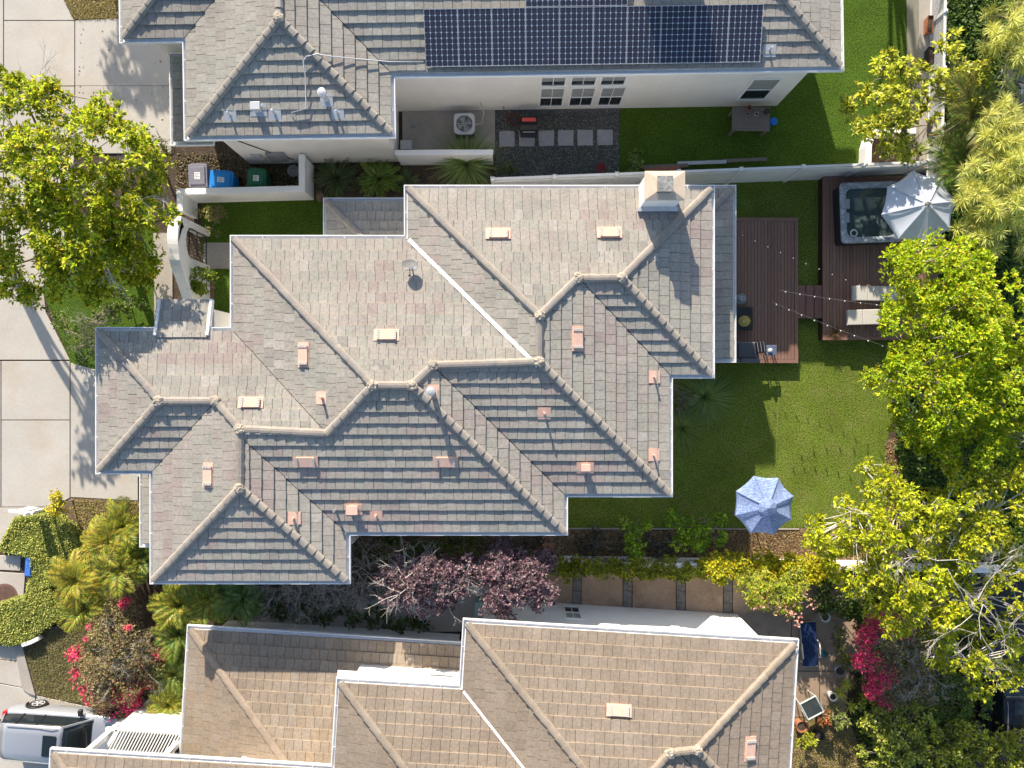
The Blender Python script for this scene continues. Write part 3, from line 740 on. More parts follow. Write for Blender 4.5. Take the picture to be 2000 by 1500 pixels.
build_roof(R_bot, bot, PAL_BOT, 41, keep=bot_keep)
gutter(bot, out_bot, EZ)
a = hip_of(R_bot.r[0]); b = hip_of(R_bot.r[1]); c = hip_of(R_bot.r[2]); d = hip_of(R_bot.r[3])
zb1 = PITCH * 200 * EK
t_ = (200 * EK) / (a[3][1][1] - a[3][0][1]) * -1
ne0 = (lerp(a[3][0], a[3][1], abs(200 * EK / (a[3][0][1] - a[3][1][1]))), a[3][1])
CAPB = [(0.30, 0.25, 0.20), (0.285, 0.235, 0.185), (0.31, 0.26, 0.21)]
ridge_caps(bot, R_bot, [a[2], ne0, b[3], b[1], (ne0[0], b[3][1]), (c[2][0], lerp(c[2][0], c[2][1], 0.75)), (d[2][0], lerp(d[2][0], d[2][1], 0.5))], CAPB, 8)
mortar(bot, R_bot, [ne0[0], b[3][1]], 3)
va = (GI, -130 * EK - GI); mb = MB()
for i in range(14):
    q = []
    for t_ in (i / 14, (i + 1) / 14):
        for s_ in (-0.04, 0.05):
            x = va[0] + 4.2 * t_ + s_ * 0.7; y = va[1] - 4.2 * t_ + s_ * 0.7; q.append((x, y, R_bot.h(x, y) + 0.058))
    mb.add(q, [(0, 1, 3, 2)])
mb.build('valley_flashing', MT['valley'], bot)
roof_vent(bot, R_bot, 1209, 1388); roof_vent(bot, R_bot, 1464, 1462)
# single-storey front part
LB = 2.55; inv_b = local_frame(bot).inverted()
l0 = inv_b @ Vector((*W(366, 1222, LB), 0)); l0.x += GI; l0.y -= GI
R_low = Roof([(l0.x, l0.y - 12, l0.x + 20, l0.y)], LB, 'WN', (l0.x - 0.1, l0.y - 6.0, l0.x + 10.6, l0.y + 0.1))
PAL_LOW = [(0.25, 0.20, 0.155), (0.265, 0.215, 0.165), (0.28, 0.225, 0.17), (0.29, 0.235, 0.18), (0.30, 0.25, 0.20), (0.30, 0.235, 0.17), (0.32, 0.26, 0.2)]
build_roof(R_low, bot, PAL_LOW, 44, 240, 'lower_roof')
lo_out = [(l0.x, l0.y - 5.2), (l0.x + 10.6, l0.y - 5.2), (l0.x + 10.6, l0.y), (l0.x, l0.y)]
gutter(bot, lo_out, LB, name='lower_gutter')
inn = poly_offset(ccw(lo_out), -0.45); MB().prism(inn, 0, LB - 0.16).build('lower_wall', MT['stucco_w'], bot)
MB().prism(poly_offset(ccw(lo_out), -0.03), LB - 0.14, LB - 0.09).build('soffit', MT['white'], bot)
ridge_caps(bot, R_low, [((l0.x, l0.y), (l0.x + 4.7, l0.y - 4.7))], [(0.34, 0.27, 0.21), (0.31, 0.25, 0.19)], 9)
# upper-storey windows over the low roof and on the north wall
def bu(px, py, z): return (inv_b @ Vector((*W(px, py, z), 0))).x
window(bot, bu(1118, 1188, 1.1), 0.45, 0.7, 1.55, -0.5 - 8 * EK, 'N', 2)
window(bot, bu(862, 1322, 3.6), 3.3, 0.95, 0.6, -115 * EK - 0.5, 'N', 1, blind=True, muntin=False)
x = bu(1317, 1200, 2.0); MB().box(x - 0.16, -0.5 - 8 * EK, 2.1, x + 0.16, -0.44 - 8 * EK, 2.5).build('wall_box', MT['white'], bot)
x = bu(705, 1227, 1.4); yl = l0.y - 0.45
g = MB(); g.box(x - 0.45, yl, 0.95, x + 0.45, yl + 0.03, 1.6); wv = g.build('wall_vent', MT['white'], bot)
for i in range(5): MB().box(x - 0.4, yl + 0.031, 1.02 + i * 0.11, x + 0.4, yl + 0.05, 1.08 + i * 0.11).build('slat', MT['vinyl'], wv)
# ------------------------------------------------------------------ ground, paving, lawns
def sheet(name, poly, z, m, kind='structure', parent=None, th=0.0):
    mb = MB(); pts = ccw([W(*q) for q in poly])
    if th: mb.prism(pts, z - th, z)
    else: mb.add([(x, y, z) for x, y in pts], [list(range(len(pts)))])
    o = mb.build(name, m, parent)
    if kind and parent is None: o['kind'] = kind
    return o
mb = MB(); mb.add([(-300, -300, -0.03), (300, -300, -0.03), (300, 300, -0.03), (-300, 300, -0.03)], [(0, 1, 2, 3)]); g = mb.build('ground', MT['soil']); g['kind'] = 'structure'
drive = sheet('driveway', [(-600, -200), (340, -200), (340, 300), (150, 300), (90, 610), (140, 715), (300, 722), (300, 978), (100, 990), (-600, 1075)], -0.012, MT['soil'])
def slab(poly, parent=None, m='concrete', z=0.02, name='concrete_slab'):
    mb = MB(); pts = poly_offset(ccw([W(*q) for q in poly]), -0.007); mb.prism(pts, -0.02, z); return mb.build(name, MT[m], parent or drive, bevel=0.008, seg=1)
for q in ([(8, -60), (105, -60), (112, -40), (125, 0), (145, 40), (8, 40)], [(8, 41), (146, 41), (146, 168), (8, 168)], [(147, 40), (235, 36), (335, 36), (335, 168), (147, 168)],
          [(147, 168), (335, 168), (335, 300), (147, 300)], [(8, 169), (146, 169), (146, 302), (8, 302)], [(-130, -60), (7, -60), (7, 168), (-130, 168)], [(-130, 169), (7, 169), (7, 350), (-130, 350)],
          [(8, 303), (146, 303), (125, 470), (85, 560), (8, 560)], [(-130, 351), (7, 351), (7, 560), (-130, 560)], [(-130, 561), (85, 561), (90, 610), (137, 703), (-130, 703)],
          [(3, 705), (137, 705), (137, 820), (3, 820)], [(3, 821), (137, 821), (137, 972), (108, 990), (3, 990)], [(138, 708), (187, 722), (300, 722), (300, 925), (270, 932), (270, 978), (138, 971)],
          [(-130, 705), (2, 705), (2, 990), (-130, 990)], [(-130, 991), (100, 991), (60, 1004), (30, 1010), (2, 1072), (-130, 1076)]): slab(q)
MB().box(*W(147, 0), -0.02, *W(236, -60), 0.02).build('concrete_slab', MT['concrete'], drive)
walk = sheet('front_walk', [(-60, 1078), (50, 1084), (50, 1172), (-60, 1170)], -0.01, MT['soil'])
for q in ([(-60, 1083), (41, 1085), (40, 1115), (-60, 1110)], [(-60, 1113), (50, 1120), (46, 1170), (-60, 1168)]): slab(q, walk)
sidewalk = sheet('sidewalk', [(-60, 1255), (32, 1255), (70, 1360), (290, 1390), (240, 1560), (-60, 1560)], -0.01, MT['soil'])
for q in ([(-60, 1262), (31, 1258), (35, 1291), (-60, 1281)], [(-60, 1282), (35, 1292), (47, 1343), (-60, 1322)], [(-60, 1324), (47, 1344), (60, 1354), (70, 1358), (66, 1410), (-60, 1400)],
          [(71, 1358), (180, 1382), (172, 1430), (66, 1410)], [(181, 1382), (300, 1392), (300, 1445), (172, 1430)], [(-60, 1401), (172, 1431), (150, 1560), (-60, 1560)]): slab(q, sidewalk)
kerb = sheet('kerb', [(31, 1258), (44, 1254), (72, 1357), (58, 1352), (46, 1343)], 0.10, MT['walk'], th=0.12)
sheet('lawn', [(1290, 330), (1830, 330), (1830, 720), (1736, 835), (1730, 1030), (1105, 1032), (1105, 940), (1290, 940)], 0.006, MT['turf'])
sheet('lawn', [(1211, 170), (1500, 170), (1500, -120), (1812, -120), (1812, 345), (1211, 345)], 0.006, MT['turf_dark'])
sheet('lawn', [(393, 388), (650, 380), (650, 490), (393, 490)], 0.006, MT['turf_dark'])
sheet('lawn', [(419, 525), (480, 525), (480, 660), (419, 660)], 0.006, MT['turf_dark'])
sheet('lawn', [(84, 570), (130, 450), (302, 440), (302, 660), (300, 722), (187, 722), (140, 715)], 0.006, MT['turf_dark'])  # darker turf colour paints in the tree shade on this front lawn
sheet('planting_bed', [(397, 525), (420, 525), (420, 640), (397, 640)], 0.004, MT['bark_soil'])
sheet('garden_path', [(398, 474), (470, 474), (470, 525), (398, 525)], 0.022, MT['walk'], th=0.03)
sheet('entry_path', [(300, 455), (337, 455), (337, 660), (302, 660)], 0.02, MT['walk'], th=0.03)
sheet('side_yard', [(340, 300), (790, 300), (790, 372), (340, 380)], 0.004, MT['soil'])
sheet('utility_pad', [(786, 200), (967, 200), (967, 302), (786, 302)], 0.03, MT['walk'], th=0.05)
sheet('gravel_yard', [(968, 200), (1210, 200), (1210, 350), (968, 350)], 0.008, MT['gravel'])
sheet('dry_verge', [(108, -60), (240, -60), (240, 38), (146, 39), (126, 0)], 0.01, MT['bark_soil'])
sheet('dry_verge', [(138, 972), (285, 980), (300, 1130), (170, 1110), (150, 1040), (120, 990)], 0.008, MT['bark_soil'])
sheet('shaded_verge', [(44, 1256), (80, 1225), (190, 1220), (300, 1390), (180, 1380), (71, 1357)], 0.008, MT['bark_soil'])
sheet('mulch_bed', [(1100, 1033), (1730, 1031), (1730, 860), (1765, 850), (1800, 1105), (1060, 1095), (1060, 1045), (1100, 1045)], 0.01, MT['bark_soil'])
sheet('side_path', [(470, 1150), (1085, 1115), (1085, 1230), (470, 1240)], 0.012, MT['walk'], th=0.03)
patio = sheet('patio', [(1060, 1105), (1440, 1110), (1440, 1200), (1060, 1200)], 0.0, MT['soil'])
for a, b in ((1060, 1118), (1136, 1216), (1235, 1320), (1339, 1412)): slab([(a, 1106), (b, 1107), (b, 1200), (a, 1200)], patio, 'patio', 0.03, 'patio_slab')
for a, b in ((1118, 1136), (1217, 1234), (1321, 1338), (1413, 1430)):
    for y0, y1 in ((1106, 1130), (1130, 1152), (1152, 1176), (1176, 1200)): slab([(a, y0), (b, y0 + 3), (b, y1 + 3), (a, y1)], patio, 'stone', 0.028, 'stone_strip')
rear = sheet('rear_patio', [(1431, 1112), (1700, 1130), (1700, 1600), (1500, 1600), (1431, 1200)], 0.0, MT['soil'])
for q in ([(1431, 1112), (1545, 1116), (1545, 1310), (1431, 1310)], [(1546, 1116), (1700, 1130), (1700, 1310), (1546, 1310)], [(1500, 1311), (1600, 1311), (1600, 1400), (1500, 1400)], [(1601, 1311), (1660, 1311), (1650, 1400), (1601, 1400)]): slab(q, rear, 'patio', 0.03, 'patio_slab')
sheet('dry_verge', [(1545, 1401), (1660, 1401), (1720, 1600), (1545, 1600)], 0.01, MT['bark_soil'])
sheet('road', [(1900, 1040), (2500, 1040), (2500, 1700), (1880, 1700)], 0.004, MT['asphalt'])
# seam line where two rolls of turf meet
mb = MB(); a = W(1521, 715); b = W(1514, 935); mb.add([(a[0], a[1], 0.0105), (a[0] + 0.035, a[1], 0.0105), (b[0] + 0.035, b[1], 0.0105), (b[0], b[1], 0.0105)], [(0, 1, 2, 3)])
o = mb.build('turf_seam', mat('turf_seam', (0.15, 0.19, 0.05), 0.95, n2=(20, 0.5))); o['kind'] = 'structure'
# bender edging between turf and bed
mb = MB(); a = W(1108, 1032); b = W(1560, 1033); mb.bar((a[0], a[1], 0.03), (b[0], b[1], 0.03), 0.05, 0.07); o = mb.build('bed_edging', MT['walk']); o['kind'] = 'structure'

# ------------------------------------------------------------------ garden walls
def wall_run(name, label, pts, h, th, m='stucco_w', cap=True):
    "pts: plan points of the wall's centre line, world metres"
    t = thing(name, label, 'wall', (*pts[0], 0)); o = Vector(pts[0])
    mb = MB(); q = [Vector(p) - o for p in pts]; L = []; Rr = []
    for i, p in enumerate(q):
        d = []
        if i > 0: d.append((p - q[i - 1]).normalized())
        if i < len(q) - 1: d.append((q[i + 1] - p).normalized())
        n = [Vector((-e.y, e.x)) for e in d]; m_ = n[0] if len(n) == 1 else (n[0] + n[1]) / max(0.3, 1 + n[0].dot(n[1]))
        L.append(p + m_ * th / 2); Rr.append(p - m_ * th / 2)
    poly = [tuple(p) for p in L] + [tuple(p) for p in Rr[::-1]]
    mb.prism(poly, 0, h); mb.build('wall', MT[m], t, bevel=0.02)
    if cap: MB().prism(poly_offset(ccw(poly), 0.025), h + 0.002, h + 0.05).build('coping', MT[m], t, bevel=0.012)
    return t
wall_run('garden_wall', 'white stucco wall in an L around the three wheeled bins', [W(590, 303, 1.35), W(590, 369, 1.35), W(352, 375, 1.35), W(352, 412, 1.35)], 1.35, 0.2)
wall_run('garden_wall', 'low white wall closing the concrete pad of the air conditioner', [W(772, 298, 1.4), W(876, 297, 1.4), W(962, 297, 1.4)], 1.35, 0.16)
wall_run('garden_wall', 'long low white wall under the yellow vine south of the lawn', [W(1070, 1100, 1.0), W(1600, 1108, 1.0), W(2060, 1116, 1.0)], 1.0, 0.16)
wall_run('garden_wall', 'broad white retaining wall beside the lattice in the upper right corner', [W(1809, -90, 0.9), W(1811, 330, 0.9)], 0.9, 0.62, 'walk')  # white wall coloured with grey walk concrete to paint in tree shade
pts = [W(1765, 300, 0.6)] + [W(1700 + 0, 300 - i * 8, 0.6) for i in range(0)]
cv = [W(1695, 318, 0.6), W(1696, 285, 0.6), W(1701, 268, 0.6), W(1711, 259, 0.6), W(1724, 256, 0.6), W(1790, 256, 0.6)]
wall_run('planter_wall', 'curved white planter wall under the small golden tree', cv, 0.6, 0.2)
sheet('planting_bed', [(1697, 256), (1800, 256), (1800, 325), (1697, 325)], 0.02, MT['bark_soil'])
wall_run('garden_wall', 'short curved white wall edging the clipped ground cover by the lower walk', [W(40, 1262, 0.4), W(58, 1256, 0.4), W(72, 1249, 0.4)], 0.35, 0.16, cap=False)
wall_run('garden_wall', 'low white wall tucked beside the porch roof', [W(412, 632, 1.0), W(448, 634, 1.0)], 1.0, 0.5)

# entry wall with an arched gateway: outline in (along, height), pushed through its thickness
ex, ey0 = W(348, 424, 2.4); _, ey1 = W(348, 592, 2.2)
Lw = ey0 - ey1; gy0 = ey0 - W(0, 463)[1]; gy0, gy1 = ey0 - W(0, 462)[1], ey0 - W(0, 519)[1]
arch = thing('entry_wall', 'curving white stucco entry wall with an arched gateway beside the street tree', 'wall', (ex, ey0, 0))
out = [(0, 0), (0, 2.55), (0.45, 2.55)]
for i in range(1, 9):
    t_ = i / 8; out.append((0.45 + t_ * (gy0 - 0.45), 2.55 - 0.35 * math.sin(math.pi * t_) ** 0.8 * (1 - 0.3 * t_) + 0.2 * t_))
for i in range(1, 8):
    t_ = i / 7; out.append((gy0 + t_ * (gy1 - gy0), 2.75 + 0.12 * math.sin(math.pi * t_)))
for i in range(1, 9):
    t_ = i / 8; out.append((gy1 + t_ * (Lw - gy1), 2.75 - 1.15 * (3 * t_ * t_ - 2 * t_ ** 3)))
out += [(Lw, 0), (gy1, 0)]
for i in range(0, 11):
    q = math.pi * i / 10; out.append(((gy0 + gy1) / 2 + (gy1 - gy0) / 2 * math.cos(q), 1.75 + 0.42 * math.sin(q)))
out += [(gy0, 0)]
n = len(out); vs = [(-0.2, -a, b) for a, b in out] + [(0.2, -a, b) for a, b in out]
mb = MB(); mb.add(vs, [list(range(n))[::-1], list(range(n, 2 * n))] + [(i, (i + 1) % n, n + (i + 1) % n, n + i) for i in range(n)])
mb.build('wall', MT['stucco_w'], arch, fix=True)
gate = thing('garden_gate', 'black iron gate of upright bars standing in the arched entry wall', 'gate', (ex + 0.1, ey0 - (gy0 + gy1) / 2, 0))
gw = (gy1 - gy0) / 2 - 0.03
mb = MB()
for z in (0.12, 1.0, 1.7): mb.bar((0, -gw, z), (0, gw, z), 0.03, 0.04)
for s_ in (-1, 1): mb.bar((0, s_ * gw, 0.05), (0, s_ * gw, 1.8), 0.04, 0.04)
mb.build('frame', MT['dark'], gate)
for i in range(9):
    y = -gw + 2 * gw * (i + 0.5) / 9; MB().tube([(0, y, 0.1), (0, y, 1.75 + 0.38 * math.sqrt(max(0, 1 - (y / gw) ** 2)))], 0.012, 6).build('bar', MT['dark'], gate)

# ------------------------------------------------------------------ fences
def lattice(mb, L, z0, z1, y, step=0.085, wd=0.022):
    h = z1 - z0; n = int((L + h) / step)
    for sgn in (1, -1):
        for i in range(-int(h / step) - 1, n + 1):
            a = i * step; p0 = (a, z0); p1 = (a + h, z1)
            if p1[0] <= 0 or p0[0] >= L: continue
            if p0[0] < 0: p0 = (0, z0 + (0 - a))
            if p1[0] > L: p1 = (L, z0 + (L - a))
            if sgn < 0: p0 = (L - p0[0], p0[1]); p1 = (L - p1[0], p1[1])
            yy = y + 0.006 * sgn; mb.bar((p0[0], yy, p0[1]), (p1[0], yy, p1[1]), 0.010, wd)
    return mb
def fence(label, A, B, h, lat, solid=True, pan=2.3, z0=0.0):
    A = Vector(A); B = Vector(B); L = (B - A).length; ang = math.atan2(B.y - A.y, B.x - A.x)
    t = thing('fence', label, 'fence', (A.x, A.y, z0), ang); n = max(1, round(L / pan)); st = L / n
    for i in range(n + 1):
        mb = MB(); mb.box(i * st - 0.065, -0.065, 0, i * st + 0.065, 0.065, h + 0.04); mb.add([(i * st - 0.08, -0.08, h + 0.042), (i * st + 0.08, -0.08, h + 0.042), (i * st + 0.08, 0.08, h + 0.042), (i * st - 0.08, 0.08, h + 0.042), (i * st, 0, h + 0.09)], [(0, 1, 4), (1, 2, 4), (2, 3, 4), (3, 0, 4), (3, 2, 1, 0)])
        mb.build('post', MT['vinyl'], t)
    for i in range(n):
        a, b = i * st + 0.066, (i + 1) * st - 0.066
        MB().box(a, -0.045, h - 0.06, b, 0.045, h).build('top_rail', MT['vinyl'], t)
        if solid:
            MB().box(a, -0.04, h - lat - 0.09, b, 0.04, h - lat).build('middle_rail', MT['vinyl'], t)
            bw = 0.152; k = int((b - a) / bw); bw = (b - a) / k
            for j in range(k):
                o = bpy.data.objects.new('board', fence_board(bw, h - lat - 0.09)); link(o, t); o.location = (a + j * bw, 0, 0)
        else: MB().box(a, -0.04, 0, b, 0.04, 0.06).build('bottom_rail', MT['vinyl'], t)
        z_lo = h - lat if solid else 0.06
        o = lattice(MB(), b - a, z_lo, h - 0.06, 0.0).build('lattice', MT['vinyl'], t); o.location = (a, 0, 0); o['kind'] = 'stuff'
    return t
FB = {}
def fence_board(w_, h):
    k = (round(w_, 3), round(h, 3))
    if k not in FB:
        mb = MB(); mb.box(0.003, -0.014, 0.04, w_ - 0.003, 0.014, h - 0.002); me = mb.mesh('board'); me.materials.append(MT['vinyl']); FB[k] = me
    return FB[k]
fence('long white vinyl fence with a lattice top between the two upper gardens', W(962, 349, 1.95), W(1812, 316, 1.95), 1.95, 0.34)
fence('white diamond lattice fence standing on the retaining wall at the right', W(1828, 470, 1.6), W(1840, -80, 1.6), 1.0, 0.3, False, 2.2, 0.9)
# ------------------------------------------------------------------ decks
def deck(label, x0, y0, x1, y1, z, zpx, group=None):
    a = W(x0, y1, zpx); b = W(x1, y0, zpx); t = thing('deck', label, 'deck', (a[0], a[1], 0))
    Lx, Ly = b[0] - a[0], b[1] - a[1]; bw = 0.138; rnd = random.Random(int(x0)); i = 0; x = 0.14
    cols = [(0.235, 0.132, 0.098), (0.255, 0.142, 0.104), (0.215, 0.120, 0.092), (0.245, 0.144, 0.112)]; ms = {}
    while x < Lx - 0.14:
        wd = min(bw, Lx - 0.14 - x)
        k = (rnd.randrange(4), round(wd, 3))
        if k not in ms:
            mb = MB(); mb.box(0.007, 0.145, 0, wd - 0.007, Ly - 0.145, 0.03, cols[k[0]]); me = mb.mesh('deck_board'); me.materials.append(MT['deck']); ms[k] = me
        o = bpy.data.objects.new('deck_board', ms[k]); link(o, t); o.location = (x, 0, z - 0.03); x += bw
    for q in ((0, 0, Lx, 0.138), (0, Ly - 0.138, Lx, Ly), (0, 0.14, 0.136, Ly - 0.14), (Lx - 0.136, 0.14, Lx, Ly - 0.14)):
        mb = MB(); mb.box(q[0], q[1], z - 0.03, q[2], q[3], z + 0.001, cols[0]); mb.build('border_board', MT['deck'], t)
    mb = MB(); mb.box(0.02, 0.02, 0, Lx - 0.02, Ly - 0.02, z - 0.04, (0.05, 0.028, 0.02)); mb.build('skirting', MT['deck'], t)
    return t
deck('reddish brown board deck against the main house with sofa and lanterns', 1395, 425, 1559, 709, 0.35, 0.35)
deck('raised reddish brown deck carrying the hot tub and the cream loungers', 1607, 345, 1832, 664, 0.5, 0.5)
a = W(1559, 621, 0.4); b = W(1607, 557, 0.4)
st = thing('deck_steps', 'short bridge of three wide planks between the two brown decks', 'steps', (a[0], a[1], 0))
Lx, Ly = b[0] - a[0], b[1] - a[1]
for i in range(3):
    mb = MB(); mb.box(i * Lx / 3 + 0.012, 0, 0.1, (i + 1) * Lx / 3 - 0.012, Ly, 0.33 + 0.03 * i, (0.20, 0.108, 0.09)); mb.build('tread', MT['deck'], st)

# ------------------------------------------------------------------ hot tub
tub_m = mat('tub_marble', (0.30, 0.33, 0.37), 0.25, spec=0.5, n1=(5, 0.5), n2=(18, 0.45))
wat = mat('tub_water', (0.55, 0.80, 0.80), 0.04, trans=0.92, ior=1.33, spec=0.5)
shell_m = mat('tub_shell', (0.10, 0.16, 0.17), 0.35, n1=(5, 0.4), n2=(14, 0.35))
z_t = 1.25; c = W(1702, 414, z_t); half = M(59, z_t)
tub = thing('hot_tub', 'square grey hot tub half hidden by the white parasol', 'hot tub', (c[0], c[1], 0.5), R(2))
def rrect(h, r_, n=6):
    o = []
    for k, (sx, sy) in enumerate(((1, 1), (-1, 1), (-1, -1), (1, -1))):
        for i in range(n + 1):
            q = math.pi / 2 * (k + i / n); o.append((sx * (h - r_) + r_ * math.cos(q), sy * (h - r_) + r_ * math.sin(q)))
    return o
H1 = z_t - 0.5
MB().prism(rrect(half - 0.03, 0.16), 0, H1 - 0.13).build('cabinet', MT['dark'], tub)
mb = MB(); rings = [(half, H1 - 0.12, 0.18), (half + 0.01, H1 - 0.04, 0.18), (half - 0.03, H1, 0.17), (half - 0.17, H1 - 0.005, 0.2), (half - 0.24, H1 - 0.05, 0.24)]
vs = []; 
for h_, z, r_ in rings: vs += [(x, y, z) for x, y in rrect(h_, r_)]
n = 28; fs = [(i * n + j, i * n + (j + 1) % n, (i + 1) * n + (j + 1) % n, (i + 1) * n + j) for i in range(len(rings) - 1) for j in range(n)]
mb.add(vs, fs); mb.build('rim', tub_m, tub, smooth=True)
mb = MB(); vs = []
rings = [(half - 0.235, H1 - 0.05, 0.24), (half - 0.27, H1 - 0.28, 0.28), (half - 0.55, H1 - 0.36, 0.3), (half - 0.62, H1 - 0.62, 0.3), (0.05, H1 - 0.64, 0.02)]
for h_, z, r_ in rings: vs += [(x, y, z) for x, y in rrect(h_, r_)]
fs = [(i * n + j, i * n + (j + 1) % n, (i + 1) * n + (j + 1) % n, (i + 1) * n + j) for i in range(len(rings) - 1) for j in range(n)]
mb.add(vs, fs); mb.build('basin', shell_m, tub, smooth=True)
mb = MB()
for sx, sy, r_ in ((-0.75, 0.3, 0.28), (-0.75, -0.35, 0.24), (-0.1, 0.85, 0.26), (0.55, 0.75, 0.24)): mb.lathe([(r_ * 1.1, H1 - 0.38), (r_, H1 - 0.26), (r_ * 0.6, H1 - 0.2)], 14, sx, sy)
o = mb.build('seat_ridge', shell_m, tub, smooth=True); o['kind'] = 'stuff'
mb = MB(); mb.add([(x, y, H1 - 0.12) for x, y in rrect(half - 0.245, 0.25)], [list(range(n))]); mb.build('water', wat, tub)
mb = MB(); mb.add([(0.16 * math.cos(q), 0.16 * math.sin(q), 0) for q in [2 * math.pi * j / 20 for j in range(20)]] + [(0.11 * math.cos(q), 0.11 * math.sin(q), 0.02) for q in [2 * math.pi * j / 20 for j in range(20)]] + [(0.1 * math.cos(q), 0.1 * math.sin(q), -0.02) for q in [2 * math.pi * j / 20 for j in range(20)]],
       [(j, (j + 1) % 20, 20 + (j + 1) % 20, 20 + j) for j in range(20)] + [(20 + j, 20 + (j + 1) % 20, 40 + (j + 1) % 20, 40 + j) for j in range(20)])
o = mb.build('filter_ring', MT['ltgrey'], tub); o.location = (-0.72, -0.82, H1 - 0.02)
for i, (x, y) in enumerate(((-0.95, 0.35), (-0.98, -0.2))):
    mb = MB(); mb.box(-0.09, -0.2, 0, 0.09, 0.2, 0.07); o = mb.build('headrest', MT['grey'], tub, bevel=0.03); o.location = (x, y, H1 - 0.03)

# ------------------------------------------------------------------ parasols
def parasol(label, px, py, r_, z_edge, rise, m, rot, vent=True, lean=0.0, z0=0.0):
    c = W(px, py, z_edge + rise * 0.7); t = thing('parasol', label, 'parasol', (c[0], c[1], z0), rot)
    for k in range(8):
        q0, q1 = 2 * math.pi * k / 8, 2 * math.pi * (k + 1) / 8; mb = MB(); vs = []; N = 8
        for i in range(N + 1):
            s_ = 0.08 + 0.92 * i / N
            for j in range(5):
                u = j / 4; sag = 1 - 0.05 * math.sin(math.pi * u) * s_
                p = Vector((math.cos(q0), math.sin(q0))) * (1 - u) + Vector((math.cos(q1), math.sin(q1))) * u
                vs.append((p.x * r_ * s_ * sag, p.y * r_ * s_ * sag, z_edge + rise * (1 - s_) ** 1.1 - 0.05 * math.sin(math.pi * u) * s_))
        for j in range(5):
            x, y, z = vs[N * 5 + j]; vs.append((x, y, z - 0.12))
        fs = [(i * 5 + j, (i + 1) * 5 + j, (i + 1) * 5 + j + 1, i * 5 + j + 1) for i in range(N + 1) for j in range(4)]
        mb.add(vs, fs); mb.build('canopy_panel', m, t, smooth=True)
        b = MB(); b.bar((0.08 * r_ * math.cos(q0), 0.08 * r_ * math.sin(q0), z_edge + rise - 0.06), (r_ * math.cos(q0), r_ * math.sin(q0), z_edge - 0.03), 0.025, 0.02); b.build('rib', MT['ltgrey'], t)
        s2 = MB(); ca, sa = math.cos(q0), math.sin(q0)
        s2.bar((r_ * ca * 0.15, r_ * sa * 0.15, z_edge + rise * 0.83 + 0.025), (r_ * ca, r_ * sa, z_edge + 0.012), 0.03, 0.012); s2.build('seam', m, t)
    if vent:
        mb = MB(); vs = [(0, 0, z_edge + rise + 0.1)]
        for i in range(16):
            q = 2 * math.pi * i / 16; k = 1.0 if i % 2 == 0 else 0.9; vs.append((0.30 * r_ * k * math.cos(q), 0.30 * r_ * k * math.sin(q), z_edge + rise * 0.76 + (0.05 if i % 2 else 0.02)))
        mb.add(vs, [(0, 1 + i, 1 + (i + 1) % 16) for i in range(16)]); mb.build('vent_cap', m, t)
    MB().lathe([(0.03, z_edge + rise + 0.08), (0.035, z_edge + rise + 0.14), (0.01, z_edge + rise + 0.2)], 10).build('finial', MT['grey'], t)
    MB().tube([(0, 0, 0), (0, 0, z_edge + rise)], 0.025, 10).build('pole', MT['grey'], t)
    MB().lathe([(0.28, 0.0), (0.28, 0.05), (0.06, 0.1), (0.05, 0.3)], 20).build('base', MT['dark'], t)
    return t
def stripe_mat(name, c1, c2, c3):
    m = bpy.data.materials.new(name); m.use_nodes = True; t = m.node_tree; b = t.nodes['Principled BSDF']; b.inputs['Roughness'].default_value = 0.85; b.inputs['Specular IOR Level'].default_value = 0.15
    tc = t.nodes.new('ShaderNodeTexCoord'); mp = t.nodes.new('ShaderNodeMapping'); mp.inputs['Scale'].default_value = (1.2, 22, 22); t.links.new(tc.outputs['Object'], mp.inputs[0])
    nz = t.nodes.new('ShaderNodeTexNoise'); nz.inputs['Scale'].default_value = 2.2; nz.inputs['Detail'].default_value = 5; t.links.new(mp.outputs[0], nz.inputs['Vector'])
    cr = t.nodes.new('ShaderNodeValToRGB'); cr.color_ramp.elements[0].position = 0.38; cr.color_ramp.elements[0].color = (*c1, 1); cr.color_ramp.elements[1].position = 0.62; cr.color_ramp.elements[1].color = (*c3, 1)
    e = cr.color_ramp.elements.new(0.5); e.color = (*c2, 1); t.links.new(nz.outputs['Fac'], cr.inputs[0]); t.links.new(cr.outputs[0], b.inputs['Base Color'])
    tl = t.nodes.new('ShaderNodeBsdfTranslucent'); t.links.new(cr.outputs[0], tl.inputs['Color']); mx = t.nodes.new('ShaderNodeMixShader'); mx.inputs[0].default_value = 0.12
    t.links.new(b.outputs[0], mx.inputs[1]); t.links.new(tl.outputs[0], mx.inputs[2]); t.links.new(mx.outputs[0], t.nodes['Material Output'].inputs['Surface']); return m
parasol('blue streaked octagonal parasol standing on the lawn', 1498, 990, 1.2, 2.15, 0.42, stripe_mat('blue_canvas', (0.13, 0.20, 0.42), (0.24, 0.33, 0.58), (0.42, 0.50, 0.68)), R(18))
parasol('large white parasol leaning over the hot tub', 1793, 407, 1.42, 2.35, 0.55, mat('white_canvas', (0.50, 0.54, 0.62), 0.85, n1=(3, 0.06)), R(10), vent=False, z0=0.5)

